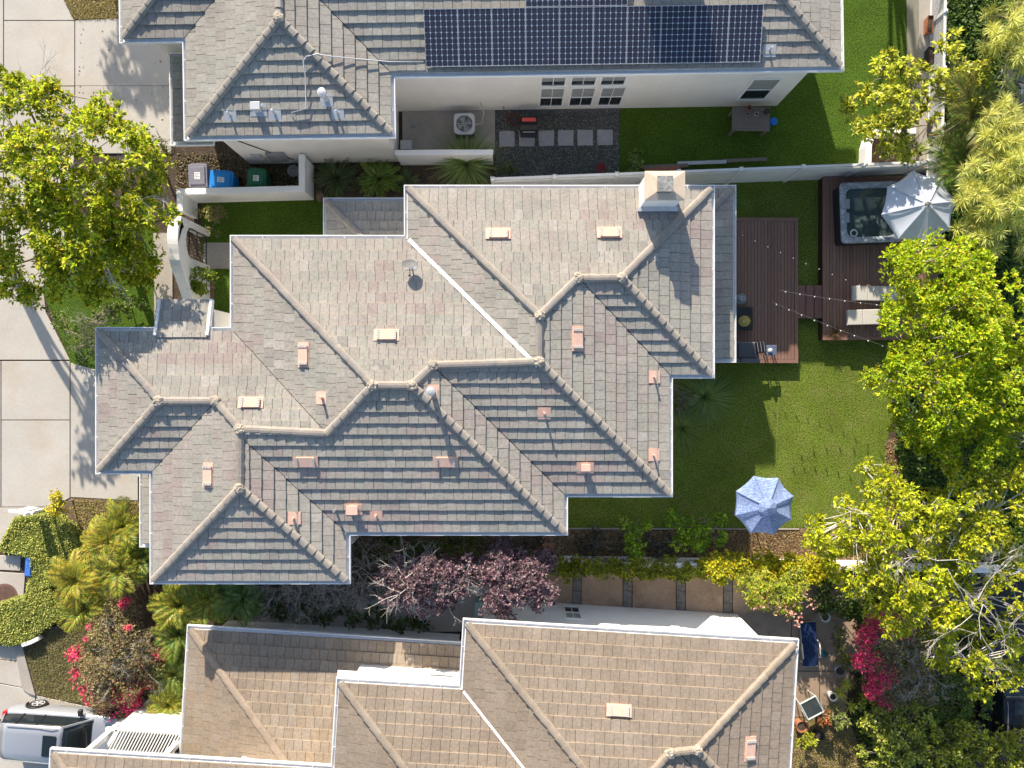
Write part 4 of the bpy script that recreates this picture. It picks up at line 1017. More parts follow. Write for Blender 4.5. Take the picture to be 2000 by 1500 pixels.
# ------------------------------------------------------------------ furniture on the decks
cush = mat('cream_cushion', (0.52, 0.49, 0.44), 0.9, n1=(6, 0.05), bump=(20, 0.15))
def lounger(label, px, py, L, Wd, z0, rot, m, frame='ltgrey', back=0.0, pxz=None, group=None, arms=False):
    c = W(px, py, pxz or z0 + 0.35); t = thing('sun_lounger', label, 'lounger', (c[0], c[1], z0), rot, group)
    mb = MB()
    for s_ in (-1, 1): mb.bar((-L / 2, s_ * (Wd / 2 - 0.03), 0.25), (L / 2, s_ * (Wd / 2 - 0.03), 0.25), 0.05, 0.06)
    for x in (-L / 2 + 0.03, 0, L / 2 - 0.03): mb.bar((x, -Wd / 2 + 0.056, 0.25), (x, Wd / 2 - 0.056, 0.25), 0.05, 0.05)
    mb.build('frame', MT[frame], t)
    for x in (-L / 2 + 0.15, L / 2 - 0.15):
        for s_ in (-1, 1): MB().bar((x, s_ * (Wd / 2 - 0.03), 0), (x, s_ * (Wd / 2 - 0.03), 0.22), 0.05, 0.05).build('leg', MT[frame], t)
    MB().box(-L / 2 + 0.62, -Wd / 2, 0.285, L / 2, Wd / 2, 0.37).build('seat_cushion', m, t, bevel=0.03, seg=3)
    o = MB().box(-0.60, -Wd / 2, 0, 0.0, Wd / 2, 0.085).build('back_cushion', m, t, bevel=0.03, seg=3); o.location = (-L / 2 + 0.61, 0, 0.285); o.rotation_euler = (0, R(back), 0)
    if arms:
        for s_ in (-1, 1): MB().tube([(-0.55, s_ * (Wd / 2 + 0.05), 0.28), (-0.5, s_ * (Wd / 2 + 0.05), 0.5), (0.1, s_ * (Wd / 2 + 0.05), 0.48), (0.15, s_ * (Wd / 2 + 0.05), 0.25)], 0.02, 8).build('arm_rest', MT['white'], t, smooth=True)
    return t
lounger('cream lounger by the tree, the one nearer the hot tub', 1710, 573, 1.85, 0.60, 0.5, R(-1), cush, group='cream loungers on the raised deck')
lounger('cream lounger by the tree, the one farther from the hot tub', 1700, 619, 1.85, 0.62, 0.5, R(1.5), cush, group='cream loungers on the raised deck')
navy = mat('navy_sling', (0.012, 0.028, 0.085), 0.7, n1=(8, 0.15))
lounger('navy sling lounger with white frame on the tan patio', 1582, 1260, 1.85, 0.62, 0.03, R(94), navy, 'white', -8, 0.4, arms=True)
blk = mat('grey_cushion', (0.10, 0.105, 0.125), 0.9, n1=(8, 0.08))
c = W(1463, 688, 0.75); sofa = thing('outdoor_sofa', 'grey cushioned outdoor sofa at the south edge of the lower deck', 'sofa', (c[0] - 0.55, c[1], 0.35))
MB().box(-0.75, -0.42, 0.05, 0.95, 0.42, 0.28).build('frame', MT['grey'], sofa, bevel=0.02)
for i in range(2): MB().box(-0.72 + i * 0.83, -0.25, 0.285, 0.09 + i * 0.83, 0.4, 0.43).build('seat_cushion', blk, sofa, bevel=0.05, seg=3)
for i in range(2): MB().box(-0.72 + i * 0.83, -0.42, 0.30, 0.09 + i * 0.83, -0.26, 0.72).build('back_cushion', blk, sofa, bevel=0.06, seg=3)
pil = thing('pillow', 'dark striped pillow at the end of the grey outdoor sofa', 'pillow', (*W(1486, 678, 0.9), 0.79), R(8))
MB().box(-0.2, -0.24, 0, 0.2, 0.24, 0.14).build('pillow_cover', MT['black'], pil, bevel=0.06, seg=3)
for i in range(3): MB().box(-0.14 + i * 0.13, -0.2, 0.1405, -0.12 + i * 0.13, 0.2, 0.144).build('stripe', MT['grey'], pil)
sdt = thing('side_table', 'square blue-grey side table next to the sofa', 'table', (*W(1507, 684, 0.8), 0.35))
bg_m = mat('blue_grey', (0.10, 0.13, 0.20), 0.6)
MB().box(-0.21, -0.21, 0.42, 0.21, 0.21, 0.46).build('table_top', bg_m, sdt, bevel=0.015)
for sx in (-1, 1):
    for sy in (-1, 1): MB().box(sx * 0.17 - 0.02, sy * 0.17 - 0.02, 0, sx * 0.17 + 0.02, sy * 0.17 + 0.02, 0.418).build('leg', bg_m, sdt)
def lantern(label, px, py, z0, r_, h, m, glow=0.07):
    t = thing('lantern', label, 'lantern', (*W(px, py, z0 + h), z0))
    MB().lathe([(r_, 0), (r_, 0.02)], 20).build('base', MT[m] if isinstance(m, str) else m, t)
    cg = MB()
    for i in range(14):
        q = 2 * math.pi * i / 14; cg.tube([(r_ * math.cos(q) * s_, r_ * math.sin(q) * s_, z) for s_, z in ((0.95, 0.02), (1.05, h * 0.4), (0.8, h * 0.85), (0.3, h))], 0.008, 4)
    o = cg.build('wire_cage', MT[m] if isinstance(m, str) else m, t); o['kind'] = 'stuff'
    MB().lathe([(glow, 0.02), (glow, h * 0.55), (glow * 0.4, h * 0.57)], 14).build('candle', MT['white'], t)
    MB().lathe([(r_ * 0.34, h - 0.01), (r_ * 0.3, h + 0.02)], 14).build('lid', MT[m] if isinstance(m, str) else m, t)
ct = thing('coffee_table', 'dark low table under the gold lantern by the house', 'table', (*W(1452, 622, 0.75), 0.35))
MB().box(-0.4, -0.48, 0.3, 0.4, 0.48, 0.36).build('table_top', MT['dark'], ct, bevel=0.02)
for sx in (-1, 1):
    for sy in (-1, 1): MB().box(sx * 0.33 - 0.03, sy * 0.4 - 0.03, 0, sx * 0.33 + 0.03, sy * 0.4 + 0.03, 0.298).build('leg', MT['grey'], ct)
gold = mat('brass_wire', (0.55, 0.42, 0.12), 0.35, 0.7)
lantern('gold wire lantern on the dark low table', 1458, 626, 0.71, 0.23, 0.3, gold)
lantern('round grey lantern standing on the deck boards by the house', 1453, 582, 0.35, 0.23, 0.4, 'grey', 0.09)
lantern('small white lantern on the blue-grey side table', 1506, 684, 0.81, 0.08, 0.16, 'white', 0.05)

# string lights: wire and bulbs
def string_lights(label, pts, n, z, sag=0.35, k=1.0):
    A = Vector(W3(*pts[0], z)); B = Vector(W3(*pts[1], z)); t = thing('string_lights', label, 'string lights', A)
    P = [(B - A) * (i / 24) - Vector((0, 0, 4 * sag * (i / 24) * (1 - i / 24))) for i in range(25)]
    MB().tube(P, 0.0035 * k, 4).build('wire', MT['ltgrey' if k > 0.6 else 'dark'], t)
    for i in range(n):
        u = (i + 0.5) / n; p = (B - A) * u - Vector((0, 0, 4 * sag * u * (1 - u)))
        mb = MB(); mb.lathe([(0.018, 0), (0.022, -0.05), (0.020, -0.051)], 8); so = mb.build('socket', MT['black'], t); so.location = p
        mb = MB(); mb.lathe([(0.018 * k, -0.05), (0.038 * k, -0.09), (0.032 * k, -0.13), (0.006 * k, -0.14)], 10); b = mb.build('bulb', MT['white'], t, smooth=True); b.location = p
string_lights('upper of the two bright strings of bulbs across the plank bridge', ((1523, 567), (1800, 604)), 9, 3.2, 0.35, 0.8)
string_lights('lower of the two bright strings of bulbs across the plank bridge', ((1507, 589), (1800, 700)), 11, 3.2, 0.35, 0.8)
string_lights('faint string of bulbs crossing the shaded lower deck to the tree', ((1441, 452), (1780, 592)), 13, 3.3, 0.35, 0.55)

# ------------------------------------------------------------------ north yard
def wheelie(label, px, py, wx, wy, col, rot):
    z = 1.05; t = thing('wheeled_bin', label, 'bin', (*W(px, py, z), 0), rot, 'wheeled bins in the stucco enclosure')
    m = mat('bin_' + str(px), col, 0.5, n1=(6, 0.12)); x, y = M(wx, z) / 2, M(wy, z) / 2
    mb = MB(); vs = [(sx * x * k, sy * y * k, zz) for zz, k in ((0.06, 0.78), (0.95, 0.95)) for sx, sy in ((-1, -1), (1, -1), (1, 1), (-1, 1))]
    mb.add(vs, [(3, 2, 1, 0), (4, 5, 6, 7)] + [(i, (i + 1) % 4, 4 + (i + 1) % 4, 4 + i) for i in range(4)]); mb.build('body', m, t, bevel=0.04)
    mb = MB(); mb.box(-x, -y, 0.952, x, y, 1.0); mb.box(-x * 0.8, -y * 0.8, 1.0, x * 0.8, y * 0.75, 1.05); mb.build('lid', m, t, bevel=0.025, seg=3)
    MB().box(-x * 0.3, -y * 0.35, 1.052, x * 0.3, y * 0.25, 1.056).build('sticker', MT['white'], t)
    for i in range(4): MB().box(-x * 0.25, -y * 0.28 + i * y * 0.13, 1.0562, x * (0.1 + 0.14 * (i % 2)), -y * 0.28 + i * y * 0.13 + 0.02, 1.0585).build('print', m, t)
    MB().tube([(-x * 0.7, y * 1.05, 0.97), (x * 0.7, y * 1.05, 0.97)], 0.02, 8).build('handle', m, t)
    for s_ in (-1, 1): MB().tube([(s_ * x * 0.7, y * 0.85, 0.12), (s_ * x * 0.82, y * 0.85, 0.12)], 0.12, 14).build('wheel', MT['black'], t)
wheelie('grey wheeled bin, leftmost of the three', 385, 342, 37, 45, (0.20, 0.20, 0.25), R(2))
wheelie('bright blue wheeled bin between the grey and the green one', 431, 350, 46, 34, (0.02, 0.22, 0.62), R(-4))
wheelie('dark green wheeled bin, rightmost of the three', 500, 347, 37, 36, (0.02, 0.12, 0.065), R(-2))
hr = thing('hose_reel', 'round grey hose coil beside the green bin', 'hose', (*W(572, 333, 0.4), 0))
mb = MB()
for k in range(4): mb.tube([((0.13 + 0.035 * k) * math.cos(i * math.pi / 12), (0.13 + 0.035 * k) * math.sin(i * math.pi / 12), 0.36) for i in range(25)], 0.016, 6)
o = mb.build('hose', MT['grey'], hr); o['kind'] = 'stuff'
MB().lathe([(0.12, 0), (0.1, 0.34), (0.05, 0.4)], 14).build('stand', MT['grey'], hr)
c = W(907, 242, 0.8); ac = thing('air_conditioner', 'grey air conditioner unit with a round fan grille on the concrete pad', 'air conditioner', (*c, 0.03))
s_ = M(41, 0.8) / 2
MB().box(-s_ + 0.03, -s_ + 0.03, 0.05, s_ - 0.03, s_ - 0.03, 0.70).build('coil_body', MT['dark'], ac, bevel=0.04)
MB().box(-s_ - 0.02, -s_ - 0.02, 0, s_ + 0.02, s_ + 0.02, 0.048).build('pad', MT['walk'], ac)
mb = MB(); N = 24; vs = [(s_ * 0.8 * math.cos(2 * math.pi * j / N), s_ * 0.8 * math.sin(2 * math.pi * j / N), 0.8) for j in range(N)]
def sq(j, h, r_):
    q = 2 * math.pi * j / N; k = 1 / max(abs(math.cos(q)), abs(math.sin(q))); k = min(k, 1.25); return (h * k * math.cos(q), h * k * math.sin(q))
vs += [(*sq(j, s_, 0.1), 0.8) for j in range(N)] + [(*sq(j, s_, 0.1), 0.705) for j in range(N)]
mb.add(vs, [(j, N + j, N + (j + 1) % N, (j + 1) % N) for j in range(N)] + [(N + j, 2 * N + j, 2 * N + (j + 1) % N, N + (j + 1) % N) for j in range(N)]); mb.build('top_panel', MT['ltgrey'], ac, fix=True)
mb = MB()
for k in range(7): mb.tube([((0.06 + 0.045 * k) * math.cos(i * math.pi / 12), (0.06 + 0.045 * k) * math.sin(i * math.pi / 12), 0.80) for i in range(25)], 0.006, 4)
for k in range(8): mb.bar((0.05 * math.cos(k * math.pi / 4), 0.05 * math.sin(k * math.pi / 4), 0.805), (s_ * 0.8 * math.cos(k * math.pi / 4), s_ * 0.8 * math.sin(k * math.pi / 4), 0.805), 0.014, 0.01)
o = mb.build('fan_grille', MT['ltgrey'], ac); o['kind'] = 'stuff'
for k in range(4):
    q = k * math.pi / 2 + 0.3; mb = MB(); mb.add([(0.05 * math.cos(q), 0.05 * math.sin(q), 0.74), (0.3 * math.cos(q - 0.25), 0.3 * math.sin(q - 0.25), 0.72), (0.3 * math.cos(q + 0.35), 0.3 * math.sin(q + 0.35), 0.76)], [(0, 1, 2)]); mb.build('fan_blade', MT['grey'], ac)
MB().lathe([(0.07, 0.72), (0.07, 0.79)], 12).build('fan_motor', MT['grey'], ac)
MB().tube([(s_, 0.1, 0.4), (s_ + 0.25, 0.25, 0.15), (s_ + 0.35, 0.6, 0.3), (s_ + 0.2, 0.95, 0.9)], 0.03, 8).build('refrigerant_line', MT['ltgrey'], ac, smooth=True)
c = W(1033, 240, 0.95); gr = thing('barbecue_grill', 'black barbecue grill with a red top strip against the north wall', 'grill', (*c, 0.01))
MB().box(-0.36, -0.30, 0.3, 0.36, 0.28, 0.75).build('firebox', MT['black'], gr, bevel=0.04)
mb = MB(); prof = [(-0.30, 0.752), (-0.28, 0.88), (-0.12, 1.0), (0.12, 1.02), (0.27, 0.92), (0.28, 0.752)]
mb.add([(x, y, z) for x in (-0.36, 0.36) for y, z in prof], [(0, 1, 2, 3, 4, 5), (11, 10, 9, 8, 7, 6)] + [(i, 6 + i, 6 + (i + 1) % 6, (i + 1) % 6) for i in range(6)]); mb.build('lid', MT['black'], gr, bevel=0.02, fix=True)
MB().box(-0.28, 0.02, 1.03, 0.28, 0.17, 1.05).build('red_strip', mat('red_enamel', (0.62, 0.09, 0.07), 0.4), gr)
MB().tube([(-0.25, -0.34, 0.86), (0.25, -0.34, 0.86)], 0.018, 8).build('handle', MT['ltgrey'], gr)
MB().box(-0.34, -0.52, 0.70, 0.34, -0.31, 0.73).build('front_shelf', MT['dark'], gr)
for sx in (-1, 1):
    for sy in (-1, 1): MB().box(sx * 0.3 - 0.025, sy * 0.24 - 0.025, 0, sx * 0.3 + 0.025, sy * 0.24 + 0.025, 0.3).build('leg', MT['dark'], gr)
gh = thing('garden_hose', 'brown garden hose coiled on the gravel left of the grill', 'hose', (*W(1003, 234, 0.1), 0.01))
mb = MB()
P = [((0.12 + 0.03 * math.sin(i * 0.37) + 0.0018 * i) * math.cos(i * math.pi / 10), (0.12 + 0.03 * math.cos(i * 0.53) + 0.0018 * i) * math.sin(i * math.pi / 10), 0.03 + 0.0013 * i) for i in range(90)]
mb.tube(P + [(P[-1][0] - 0.1, P[-1][1] + 0.25, 0.2), (P[-1][0] - 0.15, 0.62, 0.6)], 0.016, 6); mb.build('hose', mat('hose_brown', (0.16, 0.07, 0.05), 0.6), gh, smooth=True)
for i, x in enumerate((990, 1029, 1067, 1105, 1143, 1182)):
    t = thing('stepping_stone', 'square grey stepping stone on the gravel, %s of six from the left' % ORD[i], 'stepping stone', (*W(x, 271 - i * 0.6, 0.04), 0.005), R(random.Random(i).uniform(-1, 1.5)), 'row of stepping stones on the gravel')
    MB().box(-0.325, -0.325, 0, 0.325, 0.325, 0.035).build('paver', MT['paver'], t, bevel=0.012)
c = W(1467, 232, 0.75); tb = thing('garden_table', 'weathered slatted wooden table with pots by the north house', 'table', (*c, 0), R(-1))
for i in range(11): MB().box(-0.77, -0.49 + i * 0.089, 0.71, 0.77, -0.49 + i * 0.089 + 0.081, 0.74).build('slat', MT['wood'], tb, bevel=0.006, seg=1)
for y in (-0.42, 0.42): MB().box(-0.70, y - 0.03, 0.63, 0.70, y + 0.03, 0.708).build('apron', MT['wood'], tb)
for sx in (-1, 1):
    for sy in (-1, 1): MB().box(sx * 0.66 - 0.04, sy * 0.42 - 0.04, 0, sx * 0.66 + 0.04, sy * 0.42 + 0.04, 0.628).build('leg', MT['wood'], tb)
def pot(label, px, py, z0, r_, h, m, name='flower_pot', soil=True):
    t = thing(name, label, 'pot', (*W(px, py, z0 + h), z0))
    MB().lathe([(r_ * 0.7, 0), (r_ * 0.95, h * 0.9), (r_ * 1.05, h * 0.9), (r_ * 1.05, h), (r_ * 0.9, h), (r_ * 0.88, h * 0.86)], 18).build('bowl', m if not isinstance(m, str) else MT[m], t)
    if soil: MB().lathe([(r_ * 0.87, h * 0.84), (r_ * 0.6, h * 0.88)], 14).build('soil', MT['soil'], t)
    return t
pot('terracotta pot at the back of the slatted table', 1464, 210, 0.74, 0.11, 0.2, 'terra')
pot('small grey pot in the middle of the slatted table', 1478, 222, 0.74, 0.08, 0.12, 'ltgrey')
pot('dark pot at the right end of the slatted table', 1498, 217, 0.74, 0.11, 0.14, 'dark')
pot('small dark pot beside the terracotta pot on the table', 1460, 222, 0.74, 0.07, 0.1, 'grey')
bs = thing('blue_stool', 'small blue plastic stool at the right end of the slatted table', 'stool', (*W(1511, 237, 0.4), 0.006))
bl_m = mat('blue_plastic', (0.02, 0.17, 0.62), 0.4)
MB().lathe([(0.16, 0.36), (0.16, 0.4), (0.12, 0.41)], 18).build('seat', bl_m, bs)
for k in range(3): MB().tube([(0.1 * math.cos(k * 2.1), 0.1 * math.sin(k * 2.1), 0.36), (0.15 * math.cos(k * 2.1), 0.15 * math.sin(k * 2.1), 0)], 0.018, 8).build('leg', bl_m, bs)
for i, (x0, x1, y, mm, lb) in enumerate(((1255, 1345, 322, 'wood', 'brown plank at the left end of the row leaning by the fence'), (1325, 1420, 315, 'ltgrey', 'pale plank in the middle of the row leaning by the fence'),
        (1415, 1500, 310, 'wood', 'grey plank at the right end of the row leaning by the fence'), (1260, 1330, 327, 'terra', 'short reddish plank lowest in the row by the fence'))):
    a = W(x0, y + 2, 0.4); b = W(x1, y - 1, 0.4); t = thing('plank', lb, 'plank', (*a, 0.006)); d_ = (b[0] - a[0], b[1] - a[1])
    MB().bar((0, 0, 0.25), (d_[0], d_[1], 0.28), 0.14, 0.04).build('board', MT[mm], t)
    MB().box(0.1, -0.03, 0, 0.16, 0.03, 0.228).build('rest', MT['wood'], t); MB().box(d_[0] - 0.2, d_[1] - 0.03, 0, d_[0] - 0.14, d_[1] + 0.03, 0.258).build('rest', MT['wood'], t)
t = thing('storage_box', 'small pale box in the corner of the concrete pad', 'box', (*W(793, 283, 0.4), 0.03)); MB().box(-0.22, -0.17, 0, 0.22, 0.17, 0.36).build('body', MT['ltgrey'], t, bevel=0.02); MB().box(-0.235, -0.185, 0.362, 0.235, 0.185, 0.40).build('lid', MT['ltgrey'], t, bevel=0.01)
for i, (px, py, lb) in enumerate(((1821, 44, 'uppermost brown trough planter hung on the white lattice'), (1822, 105, 'middle trough planter hung on the white lattice'), (1828, 243, 'lowest dark trough planter hung on the white lattice'))):
    t = thing('trough_planter', lb, 'planter', (*W(px, py, 1.4), 0.0), R(88))
    mb = MB(); mb.add([(sx * 0.34 * k, sy * 0.11 * k, z) for z, k in ((0.95, 0.85), (1.3, 1.0)) for sx, sy in ((-1, -1), (1, -1), (1, 1), (-1, 1))], [(3, 2, 1, 0)] + [(j, (j + 1) % 4, 4 + (j + 1) % 4, 4 + j) for j in range(4)])
    mb.build('trough', MT['terra'] if i == 0 else MT['dark'], t); MB().box(-0.32, -0.10, 1.2, 0.32, 0.1, 1.24).build('soil', MT['soil'], t)

# ------------------------------------------------------------------ front yard
sg = thing('sign_post', 'white hanging sign post with a long arm beside the clipped ground cover', 'sign', (*W(112, 988), 0), R(-3))
pt = Vector((*W(78, 1003, 1.95), 1.95)) - Vector((*W(112, 988), 0)); arm = Vector((*W(16, 1000, 1.75), 1.75)) - Vector((*W(112, 988), 0))
MB().box(-0.05, -0.05, 0, 0.05, 0.05, 2.0).build('post', MT['white'], sg)
MB().bar((0.15, 0, 1.7), (arm.x, arm.y - pt.y * 0, 1.7), 0.1, 0.1).build('arm', MT['white'], sg)
MB().bar((arm.x * 0.35, arm.y * 0.35, 1.0), (arm.x * 0.9, arm.y * 0.9, 1.0), 0.02, 0.7).build('hanging_panel', MT['ltgrey'], sg)
for k in (0.4, 0.85): MB().tube([(arm.x * k, arm.y * k, 1.35), (arm.x * k, arm.y * k, 1.66)], 0.008, 5).build('hook', MT['grey'], sg)
bx = thing('tile_box', 'small bright blue mottled box at the edge of the ground cover', 'box', (*W(55, 1107, 0.35), 0), R(-4))
MB().box(-0.15, -0.42, 0, 0.15, 0.42, 0.34).build('box', mat('blue_mottled', (0.03, 0.12, 0.42), 0.6, n1=(14, 0.6), n2=(30, 0.5)), bx, bevel=0.02)
MB().box(-0.11, -0.38, 0.342, 0.11, 0.38, 0.37).build('lid', mat('blue_mottled_lid', (0.05, 0.17, 0.55), 0.6, n1=(18, 0.8)), bx, bevel=0.01)
mc = thing('round_cover', 'round reddish brown cover set in the front walk', 'cover', (*W(10, 1165), 0.021)); MB().lathe([(0.55, 0), (0.55, 0.012), (0.5, 0.018)], 32).build('disc', mat('brown_cover', (0.16, 0.09, 0.07), 0.8, n1=(6, 0.2)), mc)
MB().lathe([(0.47, 0.0182), (0.45, 0.024), (0.1, 0.024)], 32).build('rim', mat('brown_cover_in', (0.13, 0.075, 0.06), 0.8, n1=(10, 0.25)), mc)
# white slatted gate and pergola beside the south house
pg = thing('pergola', 'white slatted pergola over the side gate next to the silver car', 'pergola', (*W(205, 1466, 2.3), 0), R(-3.5))
z = 2.3; L1 = M(150, z)
for v0 in (0.0, 0.85): MB().bar((0, v0, z), (L1, v0, z), 0.1, 0.14).build('beam', MT['white'], pg)
for v0 in (0.14, 0.52): pass
for i in range(22):
    x = 0.35 + i * (L1 - 0.5) / 21; MB().bar((x - 0.2, -0.05, z + 0.1), (x + 0.22, 0.9, z + 0.1), 0.045, 0.05).build('slat', MT['white'], pg)
MB().bar((0.0, 0, z), (0.45, 0.85, z), 0.12, 0.14).build('end_beam', MT['white'], pg)
MB().bar((L1, -0.05, z + 0.002), (L1, 0.9, z + 0.002), 0.12, 0.14).build('end_beam', MT['white'], pg)
for q in ((0.05, 0.0), (0.45, 0.85), (L1 - 0.05, 0.0), (L1 - 0.05, 0.85)): MB().box(q[0] - 0.05, q[1] - 0.05, 0, q[0] + 0.05, q[1] + 0.05, z - 0.072).build('post', MT['white'], pg)
MB().box(0.5, 0.93, 0, L1 + 0.1, 1.05, 2.3).build('sun_block_wall', MT['stucco_w'], pg)  # added wall, raised to block the sun so the slat gaps go dark

# ------------------------------------------------------------------ cars
tyre_m = mat('tyre', (0.018, 0.018, 0.019), 0.8); cglass = mat('car_glass', (0.012, 0.018, 0.022), 0.05, spec=0.8)
red_m = mat('tail_light', (0.45, 0.015, 0.02), 0.2); lamp_m = mat('headlight', (0.55, 0.57, 0.6), 0.1, spec=0.8)
def loft(sections, closed=False):
    mb = MB(); n = len(sections[0]); vs = [p for s_ in sections for p in s_]
    fs = [(i * n + j, (i + 1) * n + j, (i + 1) * n + j + 1, i * n + j + 1) for i in range(len(sections) - 1) for j in range(n - 1)]
    fs += [list(range(n)), [(len(sections) - 1) * n + j for j in range(n)][::-1]]
    mb.add(vs, fs); return mb
def car(label, loc, rot, paint, Lc=4.75, Wc=1.9, Hc=1.62):
    t = thing('parked_car', label, 'car', loc, rot); hw = Wc / 2
    # lower body: stations along x from rear to front: (x, half width, sill z, belt z, top centre z)
    stn = [(-0.5, 0.74, 0.45, 0.80, 0.84), (-0.49, 0.86, 0.34, 0.93, 0.99), (-0.46, 0.93, 0.28, 1.0, 1.04), (-0.38, 0.98, 0.24, 1.02, 1.06), (-0.2, 1.0, 0.22, 1.0, 1.04), (0.0, 1.0, 0.22, 0.98, 1.03), (0.13, 1.0, 0.22, 0.97, 1.03),
           (0.25, 1.0, 0.23, 0.95, 1.03), (0.36, 0.98, 0.25, 0.92, 1.0), (0.43, 0.93, 0.28, 0.86, 0.95), (0.475, 0.85, 0.32, 0.78, 0.86), (0.497, 0.72, 0.38, 0.68, 0.74)]
    secs = []
    for x, k, zs, zb, zt in stn:
        w_ = hw * k; zm = zs + (zb - zs) * 0.55
        half_ = [(w_ * 0.93, zs), (w_ * 0.99, zs + 0.1), (w_, zm), (w_ * 0.975, zb - 0.06), (w_ * 0.90, zb), (w_ * 0.62, zb + (zt - zb) * 0.72), (w_ * 0.3, zt - 0.005)]
        secs.append([(x * Lc, -y, z) for y, z in half_] + [(x * Lc, 0, zt)] + [(x * Lc, y, z) for y, z in half_[::-1]])
    loft(secs).build('body', paint, t, smooth=True, fix=True)
    # greenhouse
    gh_ = [(-0.47, 0.80, 1.02, 0.70, 1.12), (-0.43, 0.84, 1.02, 0.70, 1.46), (-0.36, 0.86, 1.02, 0.72, Hc - 0.05), (-0.1, 0.87, 1.0, 0.74, Hc - 0.015), (0.06, 0.87, 0.98, 0.73, Hc - 0.05), (0.10, 0.87, 0.98, 0.72, Hc - 0.1), (0.25, 0.84, 0.96, 0.74, 1.06)]
    secs = []
    for x, kb, zb, kt, zt in gh_:
        secs.append([(x * Lc, -hw * kb, zb), (x * Lc, -hw * (kb * 0.35 + kt * 0.65), zb + (zt - zb) * 0.75), (x * Lc, -hw * kt, zt - 0.02), (x * Lc, -hw * kt * 0.5, zt + 0.01), (x * Lc, 0, zt + 0.015), (x * Lc, hw * kt * 0.5, zt + 0.01), (x * Lc, hw * kt, zt - 0.02), (x * Lc, hw * (kb * 0.35 + kt * 0.65), zb + (zt - zb) * 0.75), (x * Lc, hw * kb, zb)])
    loft(secs).build('glasshouse', cglass, t, smooth=True, fix=True)
    rs = []
    for x, kt, zt in ((-0.43, 0.68, 1.485), (-0.36, 0.73, Hc - 0.03), (-0.1, 0.755, Hc + 0.005), (0.06, 0.745, Hc - 0.03), (0.085, 0.73, Hc - 0.065)):
        rs.append([(x * Lc, -hw * kt, zt - 0.05), (x * Lc, -hw * kt * 0.96, zt - 0.005), (x * Lc, -hw * kt * 0.5, zt + 0.02), (x * Lc, 0, zt + 0.026), (x * Lc, hw * kt * 0.5, zt + 0.02), (x * Lc, hw * kt * 0.96, zt - 0.005), (x * Lc, hw * kt, zt - 0.05)])
    rf = loft(rs).build('roof_panel', paint, t, smooth=True, fix=True)
    MB().box(-0.06 * Lc, -hw * 0.42, Hc + 0.026, 0.045 * Lc, hw * 0.42, Hc + 0.034).build('sunroof', cglass, rf, bevel=0.003, seg=1)
    for s_ in (-1, 1):
        MB().tube([(-0.36 * Lc, s_ * hw * 0.68, Hc + 0.015), (0.0, s_ * hw * 0.69, Hc + 0.045), (0.05 * Lc, s_ * hw * 0.68, Hc - 0.0)], 0.016, 6).build('roof_rail', MT['grey'], rf)
        for a, b in (((0.085, 0.74, Hc - 0.06), (0.25, 0.845, 1.0)), ((-0.43, 0.70, 1.47), (-0.47, 0.80, 1.03))):
            MB().bar((a[0] * Lc, s_ * hw * a[1], a[2]), (b[0] * Lc, s_ * hw * b[1], b[2]), 0.07, 0.05).build('pillar', paint, t)
        for x in (-0.13, -0.30): MB().bar((x * Lc, s_ * hw * 0.755, Hc - 0.09), ((x - 0.005) * Lc, s_ * hw * 0.875, 1.0), 0.06, 0.035).build('pillar', MT['black'], t)
        mb = MB(); mb.box(-0.09, -0.13, -0.07, 0.08, 0.13, 0.08); o = mb.build('mirror', paint if s_ < 0 else MT['dark'], t, bevel=0.04, seg=3); o.location = (0.15 * Lc, s_ * (hw + 0.1), 1.03)
        mb = MB(); mb.box(-0.22, -0.10, -0.06, 0.16, 0.12, 0.06); o = mb.build('headlight', lamp_m, t, bevel=0.03); o.location = (0.455 * Lc, s_ * hw * 0.74, 0.79); o.rotation_euler = (0, 0.25, -s_ * 0.35)
        mb = MB(); mb.box(-0.06, -0.14, -0.12, 0.12, 0.1, 0.12); o = mb.build('tail_light', red_m, t, bevel=0.03); o.location = (-0.475 * Lc, s_ * hw * 0.80, 0.92)
        for x in (-0.285, 0.305):
            wh = MB(); wh.lathe([(0.20, -0.10), (0.33, -0.11), (0.355, -0.08), (0.355, 0.08), (0.33, 0.11), (0.20, 0.10)], 28); o = wh.build('wheel', tyre_m, t, smooth=False); o.location = (x * Lc, s_ * (hw - 0.10), 0.355); o.rotation_euler = (R(90) * -s_, 0, 0)
            rm = MB(); rm.lathe([(0.23, 0.085), (0.235, 0.112), (0.21, 0.112), (0.20, 0.09)], 24)
            for k in range(5):
                q = 2 * math.pi * k / 5; rm.bar((0.03 * math.cos(q), 0.03 * math.sin(q), 0.118), (0.22 * math.cos(q), 0.22 * math.sin(q), 0.11), 0.06, 0.02)
            rm.build('rim', MT['ltgrey'], o)
            ar = MB(); P = [(x * Lc + 0.41 * math.cos(q), s_ * (hw * 0.995 + 0.005), 0.355 + 0.41 * math.sin(q)) for q in [math.pi * i / 14 for i in range(15)]]
            ar.tube(P, 0.045, 6); ar.build('wheel_arch', MT['black'], t, smooth=True)
    MB().box(0.478 * Lc, -hw * 0.42, 0.5, 0.497 * Lc, hw * 0.42, 0.70).build('grille', MT['black'], t, bevel=0.01)
    return t
silver = mat('silver_paint', (0.36, 0.385, 0.43), 0.3, 0.35, spec=0.5, coat=0.6)
car('silver sport utility car with dark sunroof parked in the lower left corner', (*W(122, 1438, 0.9), 0.02), R(-4.5), silver, 4.95, 1.98, 1.66)
blackp = mat('black_paint', (0.012, 0.012, 0.014), 0.25, 0.2, coat=0.7)
car('black car half hidden by trees at the right edge below the bare twigs', (*W(1985, 1372, 1.2), 0.004), R(90), blackp)
